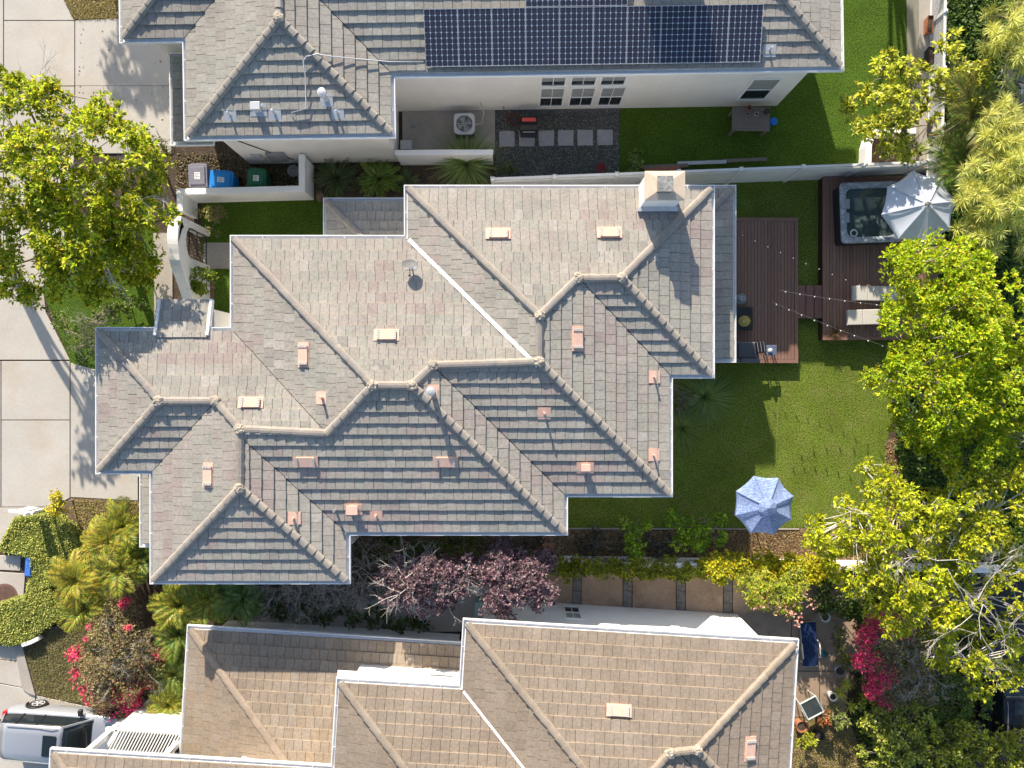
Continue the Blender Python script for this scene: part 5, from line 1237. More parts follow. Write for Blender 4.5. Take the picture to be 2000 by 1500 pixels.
car('dark blue car under the pines at the right edge', (*W(2010, 205, 1.2), -0.02), R(78), mat('navy_paint', (0.03, 0.04, 0.06), 0.3, 0.3, coat=0.6))

# ------------------------------------------------------------------ south yard things
ub = thing('utility_box', 'tall pale green utility box between plum trees and the white wall', 'utility box', (*W(938, 1190, 0.9), 0.012), R(-3))
MB().box(-0.21, -0.28, 0, 0.21, 0.28, 0.9).build('cabinet', mat('pale_green', (0.20, 0.30, 0.30), 0.5), ub, bevel=0.02)
MB().box(-0.23, -0.30, 0.902, 0.23, 0.30, 0.95).build('lid', mat('pale_green_lid', (0.24, 0.35, 0.35), 0.5), ub, bevel=0.015)
MB().box(-0.02, -0.3, 0.4, 0.06, -0.281, 0.5).build('latch', MT['dark'], ub)
pot('white glazed pot under the spiky plant on the tan patio', 1613, 1206, 0.03, 0.2, 0.4, 'white')
pot('grey ribbed pot at the right edge of the tan patio', 1642, 1312, 0.03, 0.22, 0.45, 'grey')
pot('white rounded pot beside the spiky succulents', 1628, 1362, 0.03, 0.17, 0.35, 'white')
pot('big terracotta pot against the south house corner', 1567, 1420, 0.03, 0.24, 0.42, 'terra')
pot('broad terracotta bowl holding a reddish plant', 1603, 1404, 0.03, 0.24, 0.25, 'terra')
pot('dark pot in shade among the patio plants', 1600, 1438, 0.02, 0.2, 0.35, 'dark')
gt = thing('glass_table', 'square glass patio table with pale green frame standing askew', 'table', (*W(1585, 1382, 0.7), 0.03), R(28))
fm = mat('pale_frame', (0.45, 0.52, 0.48), 0.4)
for q in (((-0.36, -0.36), (0.36, -0.36)), ((0.36, -0.36), (0.36, 0.36)), ((0.36, 0.36), (-0.36, 0.36)), ((-0.36, 0.36), (-0.36, -0.36))): MB().tube([(*q[0], 0.7), (*q[1], 0.7)], 0.035, 8).build('rail', fm, gt)
MB().box(-0.335, -0.335, 0.69, 0.335, 0.335, 0.70).build('glass_top', mat('smoked_glass', (0.10, 0.12, 0.12), 0.05, trans=0.6, spec=0.7), gt)
for sx in (-1, 1):
    for sy in (-1, 1): MB().tube([(sx * 0.36, sy * 0.36, 0.7), (sx * 0.3, sy * 0.3, 0)], 0.022, 8).build('leg', fm, gt)
sm = thing('watering_can', 'small teal watering can on the patio beside the navy lounger', 'watering can', (*W(1611, 1278, 0.25), 0.03))
tm_ = mat('teal_plastic', (0.02, 0.10, 0.10), 0.4); MB().lathe([(0.13, 0), (0.13, 0.2), (0.06, 0.24), (0.05, 0.24)], 16).build('body', tm_, sm); MB().tube([(0.1, 0, 0.1), (0.3, 0.03, 0.26)], [0.03, 0.02], 8).build('spout', tm_, sm); MB().tube([(-0.12, 0, 0.05), (-0.22, 0, 0.15), (-0.1, 0, 0.26)], 0.014, 6).build('handle', tm_, sm)
# ------------------------------------------------------------------ plants
YG = [(0.30, 0.31, 0.020), (0.23, 0.27, 0.018), (0.14, 0.19, 0.016), (0.36, 0.33, 0.03), (0.34, 0.24, 0.035), (0.075, 0.12, 0.014)]
YW = [3, 3, 2.2, 1.6, 0.6, 1.2]
def grow_branches(root, blobs_pts, trunk_r, z_fork, mt_, rnd, nlimb=6, twig=0.35, twig_r=0.012, name='trunk'):
    "trunk, limbs and a thin branch to every clump (local coordinates)"
    mb = MB(); P = [Vector(p) for p in blobs_pts]; c = sum(P, Vector()) / len(P)
    fork = Vector((c.x * 0.25, c.y * 0.25, z_fork))
    mb.tube([(0, 0, -0.05), (c.x * 0.06, c.y * 0.06, z_fork * 0.5), fork], [trunk_r * 1.25, trunk_r, trunk_r * 0.85], 10)
    limbs = [P[i] for i in rnd.sample(range(len(P)), min(nlimb, len(P)))]; ends = []
    for l in limbs:
        m = fork.lerp(l, 0.5) + Vector((rnd.uniform(-0.2, 0.2), rnd.uniform(-0.2, 0.2), 0.25)); e = l - Vector((0, 0, 0.25))
        mb.tube([fork, m, e], [trunk_r * 0.6, trunk_r * 0.4, trunk_r * 0.16], 7); ends += [(m, trunk_r * 0.35), (e, trunk_r * 0.16), (fork.lerp(m, 0.5), trunk_r * 0.45)]
    for p in P:
        e, r_ = min(ends, key=lambda q: (q[0] - p).length_squared)
        m = e.lerp(p, 0.5) + Vector((rnd.uniform(-0.15, 0.15), rnd.uniform(-0.15, 0.15), rnd.uniform(0, 0.15)))
        mb.tube([e, m, p], [min(r_, 0.03), 0.018, twig_r * 0.7], 4, cap=False)
        for _ in range(3):
            d = Vector((rnd.gauss(0, 1), rnd.gauss(0, 1), abs(rnd.gauss(0.3, 0.5)))).normalized() * twig * rnd.uniform(0.6, 1.2)
            mb.tube([p, p + d], [twig_r, twig_r * 0.5], 3, cap=False)
    return mb.build(name, mt_, root)
def twig_spray(mb, p, d, L, depth, rnd, r0):
    p = Vector(p); d = Vector(d).normalized(); q = p + d * L
    m = p.lerp(q, 0.5) + Vector((rnd.gauss(0, 0.06), rnd.gauss(0, 0.06), rnd.gauss(0, 0.04))) * L
    mb.tube([p, m, q], [r0, r0 * 0.8, r0 * 0.6], 4 if r0 > 0.012 else 3, cap=False)
    if depth:
        for _ in range(rnd.choice((2, 3, 3))):
            nd = d + Vector((rnd.gauss(0, 0.55), rnd.gauss(0, 0.55), rnd.gauss(0, 0.3)))
            twig_spray(mb, p.lerp(q, rnd.uniform(0.45, 1)), nd, L * rnd.uniform(0.55, 0.8), depth - 1, rnd, r0 * 0.62)
def tree(name, label, cat, base, blobs, pal, wts, LL=0.14, LW=0.06, cr=0.4, dens=2.2, tips=26, m=6, tr=0.12, zf=1.6, seed=1, bark='bark', group=None, under=0.5, up=0.6, var=0.18, sprays=None, spray_m='twig', nlimb=7, twig=0.35, mtl='leaf', lvl='crown', cvar=0.16, twig_r=0.012):
    "blobs: (px, py, z of the middle, radius px, dome height m)"
    rng = np.random.default_rng(seed); rnd = random.Random(seed); bx_, by_ = W(*base)
    t = thing(name, label, cat, (bx_, by_, 0), 0, group); C = []
    for px, py, z, rp, rz in blobs:
        x, y = W(px, py, z); r_ = M(rp, z); n = max(3, int(dens * math.pi * r_ * r_))
        for k in range(n + int(n * under)):
            u = rng.random() ** 0.5; q = rng.random() * 2 * math.pi; wob = 1 + 0.12 * math.sin(3 * q + px) + 0.08 * math.sin(7 * q + py)
            zz = z + rz * math.sqrt(max(0, 1 - u * u)) * rng.uniform(0.75, 1.0) if k < n else z - rng.uniform(0.0, 0.9) * max(rz, 0.3)
            C.append((x - bx_ + r_ * u * wob * math.cos(q), y - by_ + r_ * u * wob * math.sin(q), max(zz, 0.12)))
    C = np.array(C); n = len(C)
    D = rng.normal(0, 1, (n * tips, 3)); D[:, 2] = np.abs(D[:, 2]) * 0.9 - 0.12; D = nrm(D)
    rad = cr * rng.uniform(0.75, 1.25, n)
    T = np.repeat(C, tips, 0) + D * (np.repeat(rad, tips) * rng.uniform(0.45, 1.0, n * tips))[:, None]
    T[:, 2] = np.maximum(T[:, 2], 0.05)
    own = np.repeat(1 + rng.normal(0, cvar, n), tips).clip(0.6, 1.5)
    V, F, Cc = rosettes(T, m, LL, LW, rng, pal, wts, up=up, var=var, own=own, out=D)
    grow_branches(t, C[:: max(1, n // 140)], tr, zf, MT[bark], rnd, nlimb, twig, twig_r)
    np_mesh(lvl, V, F, Cc, MT[mtl], t)
    if sprays:
        mb = MB()
        for px, py, z, dx, dy, dz, L, dep, r0 in sprays:
            x, y = W(px, py, z); twig_spray(mb, (x - bx_, y - by_, z), (dx, dy, dz), L, dep, rnd, r0)
        o = mb.build('bare_twigs', MT[spray_m], t); o['kind'] = 'stuff'
    return t
def shrub(name, label, px, py, z, rp, rz, pal, wts, LL=0.09, LW=0.045, dens=7, tips=12, m=5, seed=1, cr=0.2, group=None, cat='shrub', **k):
    bx_ = W(px, py, z); b = (1000 + bx_[0] * FPX / CAM_H, 750 - bx_[1] * FPX / CAM_H)
    blobs = rp if isinstance(rp, list) else [(px, py, z, rp, rz)]
    return tree(name, label, cat, b, blobs, pal, wts, LL, LW, cr, dens, tips, m, 0.03, max(0.1, z * 0.5), seed, group=group, nlimb=4, twig=0.15, lvl='foliage', **k)
def blades(name, label, px, py, n, L, wd, pal, wts, seed, spread=0.15, arc=0.9, up=1.0, cat='grass', group=None, z0=0.0):
    "tuft of arching blades made of three segments each"
    rng = np.random.default_rng(seed); x, y = W(px, py, z0); t = thing(name, label, cat, (x, y, z0), 0, group)
    q = rng.random(n) * 2 * np.pi; r0 = rng.random(n) ** 0.5 * spread; el = rng.uniform(0.25, 1.45, n) * up
    Ls = L * rng.uniform(0.6, 1.1, n); hd = np.stack([np.cos(q), np.sin(q)], 1); V = []; S_ = 4
    for i in range(S_ + 1):
        s = i / S_; h = Ls * (s * np.cos(el) + 0.35 * arc * s * s); z = np.maximum(0.02, Ls * (s * np.sin(el) - 0.45 * arc * s * s))
        w_ = wd * (1 - s * 0.85); c = hd * (r0 + h)[:, None]; sd_ = np.stack([-hd[:, 1], hd[:, 0]], 1) * w_ / 2
        V.append(np.concatenate([c - sd_, z[:, None]], 1)); V.append(np.concatenate([c + sd_, z[:, None]], 1))
    V = np.stack(V, 1).reshape(-1, 3); F = []
    b = np.arange(n)[:, None] * (2 * (S_ + 1))
    for i in range(S_): F.append(b + np.array([[2 * i, 2 * i + 1, 2 * i + 3, 2 * i + 2]]))
    F = np.concatenate(F, 0); np_mesh('blades', V, F, np.tile(tints(n, pal, wts, rng, 0.2), (S_, 1)), MT['leaf'], t); return t
FRONDS = {}
def frond_mesh(kind, pal, seed, L=1.0, npair=30, ll=0.30, lw=0.022, arc=0.55, rise=0.45, vee=0.35):
    k = (kind, seed)
    if k in FRONDS: return FRONDS[k]
    rng = np.random.default_rng(seed); mb = MB(); pts = []
    bend = rng.normal(0, 0.12)
    def at(s): return Vector((L * s * (1 - 0.12 * s), bend * s * s * L, L * (rise * s - arc * s * s)))
    for i in range(9): pts.append(at(i / 8))
    mb.tube(pts, [0.016 * (1 - 0.8 * i / 8) for i in range(9)], 4, col=pal[-1])
    for i in range(npair):
        s = 0.12 + 0.88 * i / (npair - 1); p = at(s); t = (at(min(1, s + 0.02)) - at(s - 0.02)).normalized()
        sd_ = t.cross(Vector((0, 0, 1))).normalized(); up = sd_.cross(t)
        ln = ll * (math.sin(math.pi * min(1, 0.12 + s * 0.86)) ** 0.6) * rng.uniform(0.85, 1.1)
        for sg in (-1, 1):
            d = (sd_ * sg + t * (0.55 + 0.5 * s) + up * vee + Vector(rng.normal(0, 0.08, 3))).normalized()
            q1 = p + d * ln * 0.5; q2 = p + d * ln + Vector((0, 0, -0.28 * ln)); wv = t * lw
            c = pal[rng.integers(len(pal) - 1)]; c = tuple(float(v * 1.55 * rng.uniform(0.8, 1.2)) for v in c)
            mb.add([p, q1 - wv, q2, q1 + wv], [(0, 1, 2, 3)], c)
    me = mb.mesh('frond'); me.materials.append(MT['leaf']); FRONDS[k] = me; return me
def palm(label, px, py, z, n, L, kind, pal, seed, group=None, name='palm', trunk_h=None, cat='palm', **k):
    rnd = random.Random(seed); x, y = W(px, py, z); t = thing(name, label, cat, (x, y, 0), 0, group)
    th = trunk_h if trunk_h is not None else max(0.1, z - 0.3)
    MB().tube([(0, 0, -0.05), (0.02, 0, th * 0.5), (0, 0, th)], [0.09, 0.075, 0.06], 8).build('trunk', MT['bark'], t)
    n = int(n * 1.35)
    for i in range(n):
        o = bpy.data.objects.new('frond', frond_mesh(kind, pal, i % 4, **k)); link(o, t)
        s = L * rnd.uniform(0.75, 1.12); o.scale = (s, s, s); o.location = (0, 0, th); tilt = rnd.uniform(-0.85, 0.35)
        o.rotation_euler = (rnd.uniform(-0.2, 0.2), tilt, i * 2.39996 + rnd.uniform(-0.2, 0.2))
    return t
def scatter_leaf(name, label, poly, n, z, LL, LW, pal, wts, seed, up=0.5, zvar=0.05, mtl='leaf', cat='ground cover', flat=False, kind='stuff', parent=None, hfun=None):
    rng = np.random.default_rng(seed); P2 = sample_poly([W(*q, z) for q in poly], n, rng)
    P = np.concatenate([P2, (z + rng.random(n) * zvar)[:, None]], 1)
    if hfun is not None: P[:, 2] += hfun(P2)
    D = rng.normal(0, 1, (n, 3)); D[:, 2] = (np.abs(D[:, 2]) * up) if not flat else D[:, 2] * 0.06
    V, F = leaf_arrays(P, D, LL * rng.uniform(0.6, 1.4, n), LW * rng.uniform(0.6, 1.4, n), rng, 0.15, 0.05)
    o = np_mesh(name, V, F, tints(n, pal, wts, rng, 0.22), MT[mtl], parent)
    if parent is None: tag(o, label, cat, kind=kind)
    return o

# ---- large trees
tree('street_tree', 'large loose yellow-green street tree over the driveway at the left', 'tree', (255, 500),
     [(60, 240, 5.6, 70, 0.8), (40, 360, 5.8, 90, 1.0), (150, 330, 6.0, 95, 1.2), (230, 300, 5.6, 70, 0.9), (260, 400, 5.4, 72, 0.8), (150, 450, 5.6, 90, 0.9), (40, 470, 5.2, 70, 0.8), (110, 210, 5.2, 42, 0.5),
      (200, 230, 5.0, 40, 0.4), (15, 180, 5.2, 40, 0.5), (225, 490, 4.6, 60, 0.6), (110, 545, 4.6, 55, 0.5), (190, 570, 4.2, 28, 0.3), (300, 340, 4.8, 30, 0.4), (280, 500, 4.2, 30, 0.3), (30, 570, 4.4, 30, 0.3), (255, 455, 4.6, 44, 0.4), (305, 430, 4.4, 28, 0.3), (240, 545, 3.6, 30, 0.3), (150, 520, 4.6, 44, 0.4), (290, 550, 3.2, 20, 0.2)],
     YG, YW, 0.16, 0.068, 0.36, 3.0, 20, 6, 0.16, 2.2, 3, 'bark', up=0.7, under=0.6, twig=0.5, twig_r=0.014,
     sprays=[(60, 300, 5.6, -0.5, 0.8, 0.1, 1.3, 4, 0.03), (150, 400, 5.6, 0.7, 0.4, 0.1, 1.4, 4, 0.03), (195, 470, 5.0, 0.2, -1, 0.0, 1.2, 3, 0.03), (90, 450, 5.2, -0.8, -0.3, 0.1, 1.4, 4, 0.03), (60, 540, 4.6, -0.3, -1, 0, 0.9, 3, 0.02), (60, 200, 5.0, 0.5, 1, 0, 1.1, 3, 0.02), (20, 420, 5.4, -1, 0.1, 0, 1.0, 4, 0.03), (220, 380, 5.7, 0.9, -0.2, 0, 1.1, 4, 0.025)])
tree('evergreen_tree', 'big dense bright green tree right of the lawn beside the hot tub deck', 'tree', (1800, 690),
     [(1800, 560, 4.6, 75, 1.3), (1880, 560, 5.0, 70, 1.2), (1770, 640, 4.6, 55, 1.1), (1860, 650, 5.6, 85, 1.5), (1940, 640, 5.0, 75, 1.2), (1765, 720, 4.6, 55, 1.0), (1830, 770, 5.2, 80, 1.4), (1920, 760, 5.2, 85, 1.3), (1800, 840, 4.4, 50, 0.9), (1880, 855, 4.8, 60, 1.0),
      (1985, 720, 4.8, 60, 1.0), (1980, 830, 4.6, 60, 0.9), (1770, 510, 4.0, 32, 0.6), (1850, 500, 4.2, 42, 0.7)],
     [(0.30, 0.32, 0.012), (0.24, 0.30, 0.014), (0.16, 0.24, 0.014), (0.10, 0.17, 0.012), (0.38, 0.34, 0.02), (0.35, 0.22, 0.02)], [3, 3, 2.4, 1.5, 1.2, 0.3], 0.11, 0.056, 0.36, 4.0, 36, 5, 0.2, 1.8, 5, 'bark', up=0.8, under=0.7, cvar=0.12)
tree('airy_tree', 'airy yellow-green tree with white bare twigs at the lower right', 'tree', (1780, 1080),
     [(1590, 1060, 3.4, 40, 0.5), (1640, 1040, 3.6, 48, 0.6), (1700, 960, 4.0, 55, 0.7), (1720, 1040, 4.4, 60, 0.8), (1790, 990, 4.6, 65, 0.9), (1870, 960, 4.6, 70, 0.9), (1960, 960, 4.6, 60, 0.8), (1760, 1110, 4.6, 62, 0.8), (1700, 1130, 4.0, 50, 0.6), (1800, 1170, 4.4, 55, 0.7), (1740, 1185, 4.0, 45, 0.6),
      (1900, 1060, 4.6, 55, 0.7), (1880, 1150, 4.2, 48, 0.6), (1970, 1150, 4.4, 50, 0.6), (1840, 1250, 3.8, 42, 0.5), (1880, 1290, 3.6, 38, 0.5), (1920, 1320, 3.4, 34, 0.4), (1980, 1240, 3.8, 30, 0.4), (1720, 920, 3.8, 32, 0.4), (1660, 1095, 3.4, 40, 0.5), (1620, 1095, 2.6, 36, 0.4), (1700, 1085, 3.2, 36, 0.4), (1590, 1030, 2.8, 26, 0.3), (1830, 1205, 3.6, 40, 0.4), (1945, 1010, 4.4, 50, 0.6), (1840, 1050, 4.2, 50, 0.6), (1950, 1085, 4.0, 46, 0.5), (1930, 1230, 3.6, 34, 0.4), (1985, 1300, 3.4, 34, 0.3), (1880, 1225, 3.4, 36, 0.4)],
     [(0.34, 0.33, 0.015), (0.27, 0.29, 0.013), (0.18, 0.21, 0.02), (0.10, 0.14, 0.016), (0.40, 0.32, 0.04)], [3, 3, 2.2, 1.2, 0.9], 0.14, 0.055, 0.34, 3.2, 20, 6, 0.15, 1.6, 7, 'twig', under=0.35, up=0.55, twig_r=0.012,
     sprays=[(1830, 1095, 5.2, -1, 0.15, 0.05, 1.0, 4, 0.016), (1830, 1095, 5.2, 1, -0.1, 0.05, 1.2, 4, 0.016), (1850, 1080, 5.1, 0.4, 0.9, 0.05, 0.8, 4, 0.013), (1850, 1110, 5.1, 0.5, -0.9, 0.05, 1.0, 4, 0.015), (1920, 1180, 5.2, -0.1, -1, 0.05, 1.2, 5, 0.018), (1920, 1180, 5.2, 0.6, -0.8, 0.05, 1.1, 4, 0.016), (1910, 1170, 5.2, 0.5, 0.8, 0.05, 1.1, 4, 0.015), (1960, 1180, 5.0, 0.9, -0.4, 0.0, 1.0, 4, 0.015),
             (1970, 1080, 5.0, 0.8, 0.5, 0.05, 0.8, 4, 0.014), (1980, 1085, 5.0, -0.6, -0.5, 0.0, 0.8, 4, 0.013), (1740, 1030, 4.9, -0.6, 0.4, 0.0, 0.9, 3, 0.02), (1890, 1290, 4.2, -0.5, 0.5, 0.0, 0.7, 3, 0.02), (1900, 1200, 5.0, -0.8, -0.6, 0.0, 1.0, 4, 0.014), (1770, 1040, 5.0, 0.8, -0.5, 0.0, 0.8, 3, 0.02)])
tree('golden_tree', 'small golden-leaved tree over the curved planter in the upper right', 'tree', (1745, 280),
     [(1740, 145, 3.6, 38, 0.4), (1720, 185, 3.6, 42, 0.4), (1780, 170, 3.8, 42, 0.4), (1760, 215, 3.8, 40, 0.4), (1730, 240, 3.6, 28, 0.3), (1790, 250, 3.4, 32, 0.3), (1750, 285, 3.2, 36, 0.3), (1850, 160, 3.6, 34, 0.3), (1900, 150, 3.4, 34, 0.25), (1840, 100, 3.4, 26, 0.25), (1680, 260, 3.0, 22, 0.25), (1650, 205, 3.0, 16, 0.2), (1675, 190, 3.0, 18, 0.2), (1870, 200, 3.2, 28, 0.2)],
     [(0.36, 0.34, 0.05), (0.29, 0.30, 0.04), (0.21, 0.24, 0.035), (0.12, 0.15, 0.02), (0.42, 0.36, 0.07)], [3, 3, 1.8, 0.9, 0.8], 0.19, 0.08, 0.27, 3.2, 9, 7, 0.07, 1.4, 9, 'bark', under=0.25, up=0.5, twig_r=0.012)
tree('golden_tree', 'olive hedge tree at the driveway edge left of the grey bin', 'tree', (315, 310), [(305, 300, 2.2, 28, 0.4), (330, 315, 1.9, 22, 0.3), (300, 330, 1.9, 24, 0.3)],
     [(0.09, 0.10, 0.015), (0.14, 0.13, 0.02), (0.05, 0.06, 0.012)], [2, 1, 1], 0.10, 0.03, 0.2, 5, 14, 6, 0.05, 0.9, 10)
# trees beyond the picture whose shadows fall into it
tree('street_tree', 'loose street tree north of the driveway, seen by its dappled shadow', 'tree', (70, -480),
     [(-40, -600, 5.0, 50, 0.6), (20, -640, 4.8, 46, 0.5), (-90, -660, 5.2, 50, 0.6), (-20, -710, 5.0, 55, 0.5), (-100, -750, 5.2, 44, 0.5), (30, -560, 4.4, 30, 0.4), (40, -700, 4.8, 36, 0.4)], YG, YW, 0.18, 0.09, 0.36, 2.6, 20, 6, 0.15, 2.0, 12, under=0.3, twig=0.5)
tree('street_tree', 'loose street tree west of the driveway, seen by its shadow on the apron', 'tree', (-110, 230),
     [(-150, 150, 5.0, 40, 0.6), (-140, 240, 5.0, 44, 0.6), (-150, 320, 4.8, 40, 0.5), (-110, 380, 4.4, 26, 0.3)], YG, YW, 0.17, 0.08, 0.34, 1.6, 18, 6, 0.15, 2.0, 14, under=0.2, twig=0.5)
tree('street_tree', 'tall tree north of the upper lawn, seen by its shadow streaks', 'tree', (1700, -330),
     [(1740, -560, 5.2, 50, 0.8), (1760, -480, 4.8, 40, 0.6), (1720, -620, 5.6, 46, 0.8), (1800, -600, 5.2, 40, 0.6)], YG, YW, 0.16, 0.07, 0.34, 1.6, 20, 6, 0.2, 2.0, 13, under=0.3, twig=0.5)

# ---- pines with needle tufts
def pine(label, base, tufts, seed, pal, wts):
    rng = np.random.default_rng(seed); rnd = random.Random(seed); bx_, by_ = W(*base); t = thing('pine_tree', label, 'tree', (bx_, by_, 0), 0, 'pines along the right edge'); C = []; parts = []
    for px, py, z, rp in tufts:
        x, y = W(px, py, z); r_ = M(rp, z); k = max(4, int(r_ * r_ * 26))
        for i in range(k):
            q = rng.random() * 6.283; u = rng.random() ** 0.5; C.append((x - bx_ + r_ * u * math.cos(q), y - by_ + r_ * u * math.sin(q), z + 0.8 * r_ * math.sqrt(1 - u * u) * rng.uniform(0.6, 1) - 0.1))
    C = np.array(C); V, F, Cc = rosettes(C, 90, 0.34, 0.020, rng, pal, wts, up=0.8, var=0.15, own=(1 + rng.normal(0, 0.15, len(C))).clip(0.6, 1.4), lvar=0.2)
    grow_branches(t, C[::4], 0.14, 2.0, MT['bark'], rnd, 6, 0.2); np_mesh('crown', V, F, Cc, MT['leaf'], t)
PN = [(0.50, 0.46, 0.16), (0.40, 0.38, 0.12), (0.24, 0.26, 0.09), (0.56, 0.50, 0.21), (0.10, 0.13, 0.05)]; PWt = [3, 3, 2, 1.5, 1]
pine('pale needle pine in the upper right corner', (1960, 120), [(1975, 55, 4.6, 34), (1990, 20, 4.4, 30), (1950, 85, 4.2, 34), (1990, 95, 4.6, 30), (1935, 30, 3.8, 22), (1985, 140, 4.2, 26), (1930, 100, 3.4, 18), (1960, -20, 4.2, 40)], 21, PN, PWt)
pine('broad pale needle pine right of the white parasol', (1930, 340), [(1960, 260, 5.0, 48), (1990, 320, 5.2, 52), (1930, 330, 4.8, 46), (1970, 400, 5.0, 55), (1910, 400, 4.6, 44), (1880, 430, 4.2, 36), (1940, 450, 4.6, 46), (1990, 460, 4.6, 40), (1885, 380, 4.2, 26), (1970, 220, 4.2, 30)], 22, PN, PWt)

# ---- purple plums and grey twig trees along the south side
PU = [(0.095, 0.05, 0.085), (0.15, 0.09, 0.14), (0.22, 0.15, 0.21), (0.06, 0.032, 0.06), (0.29, 0.21, 0.27)]; PUW = [3, 3, 2, 2, 0.8]
def radial(px, py, z, n, L, seed, dz=0.1, dep=3, r0=0.02):
    rnd = random.Random(seed); o = []
    for i in range(n):
        q = 6.283 * i / n + rnd.uniform(-0.3, 0.3); o.append((px + rnd.uniform(-30, 30), py + rnd.uniform(-15, 15), z + rnd.uniform(-0.2, 0.2), math.cos(q), math.sin(q), dz, L * rnd.uniform(0.7, 1.2), dep, r0))
    return o
tree('plum_tree', 'purple-leaved plum tree with thin pale twigs left of the rounder one', 'tree', (820, 1095), [(830, 1120, 4.0, 46, 0.5), (880, 1130, 3.9, 40, 0.4), (790, 1150, 3.7, 34, 0.3), (850, 1165, 3.6, 34, 0.3), (770, 1120, 3.8, 30, 0.3), (920, 1110, 3.9, 30, 0.4)], PU, PUW, 0.09, 0.05, 0.30, 7.0, 22, 6, 0.06, 1.2, 31, 'twig_g',
     sprays=radial(820, 1130, 4.1, 12, 0.8, 5, 0.05, 3, 0.016) + radial(860, 1150, 3.8, 8, 0.7, 6, 0, 3, 0.014), under=0.3)
tree('plum_tree', 'rounder purple-leaved plum tree touching the white south wall', 'tree', (1000, 1095), [(1000, 1130, 4.1, 50, 0.6), (1040, 1140, 4.0, 40, 0.5), (980, 1170, 3.7, 36, 0.4), (1050, 1165, 3.7, 26, 0.3), (985, 1090, 3.9, 40, 0.4), (1055, 1100, 3.7, 30, 0.3), (985, 1192, 3.4, 14, 0.2)], PU, PUW, 0.085, 0.048, 0.28, 7.5, 24, 6, 0.06, 1.2, 32, 'twig_g', sprays=radial(990, 1130, 4.2, 8, 0.6, 7, 0.05, 3, 0.012))
tree('twiggy_tree', 'nearly bare grey-twigged tree in the shade below the main house', 'tree', (620, 1120), [(600, 1140, 2.2, 40, 0.3), (680, 1130, 2.2, 40, 0.3), (740, 1110, 2.3, 34, 0.3)], [(0.12, 0.11, 0.10), (0.08, 0.05, 0.05), (0.06, 0.08, 0.03)], [2, 1, 1], 0.06, 0.02, 0.3, 1.5, 8, 3, 0.05, 0.9, 33, 'twig_g',
     sprays=radial(560, 1140, 2.2, 14, 0.8, 8, 0, 4, 0.014) + radial(640, 1130, 2.3, 16, 0.9, 9, 0, 4, 0.014) + radial(710, 1120, 2.3, 14, 0.8, 10, 0, 4, 0.014), spray_m='twig_g')
DG = [(0.035, 0.06, 0.012), (0.05, 0.085, 0.015), (0.025, 0.045, 0.012), (0.08, 0.11, 0.02)]; DW = [3, 3, 2, 0.8]
shrub('shrub', 'dark green shrub under the eave left of the plum trees', 735, 1066, 0.9, [(715, 1066, 0.9, 22, 0.3), (750, 1070, 0.9, 24, 0.3), (790, 1066, 0.8, 22, 0.3)], 0.3, DG, DW, 0.10, 0.05, seed=41)
shrub('shrub', 'dark green shrub under the eave above the purple plum', 860, 1066, 0.9, [(830, 1068, 0.8, 22, 0.3), (865, 1066, 0.9, 24, 0.3), (905, 1066, 0.8, 24, 0.3), (940, 1064, 0.8, 20, 0.3)], 0.3, DG, DW, 0.10, 0.05, seed=42)
shrub('flowering_shrub', 'small pink-flowered bush beside the corner of the eave', 1066, 1068, 0.8, 13, 0.25, [(0.30, 0.09, 0.13), (0.10, 0.10, 0.03)], [2, 1], 0.06, 0.05, dens=14, seed=43)
shrub('low_hedge', 'long low dark hedge against the shaded wall of the south house', 660, 1205, 0.5, [(500 + i * 22, 1190 + i * 1.7, 0.45, 15, 0.2) for i in range(16)], 0.2, DG, DW, 0.09, 0.05, dens=10, seed=44, cat='hedge')

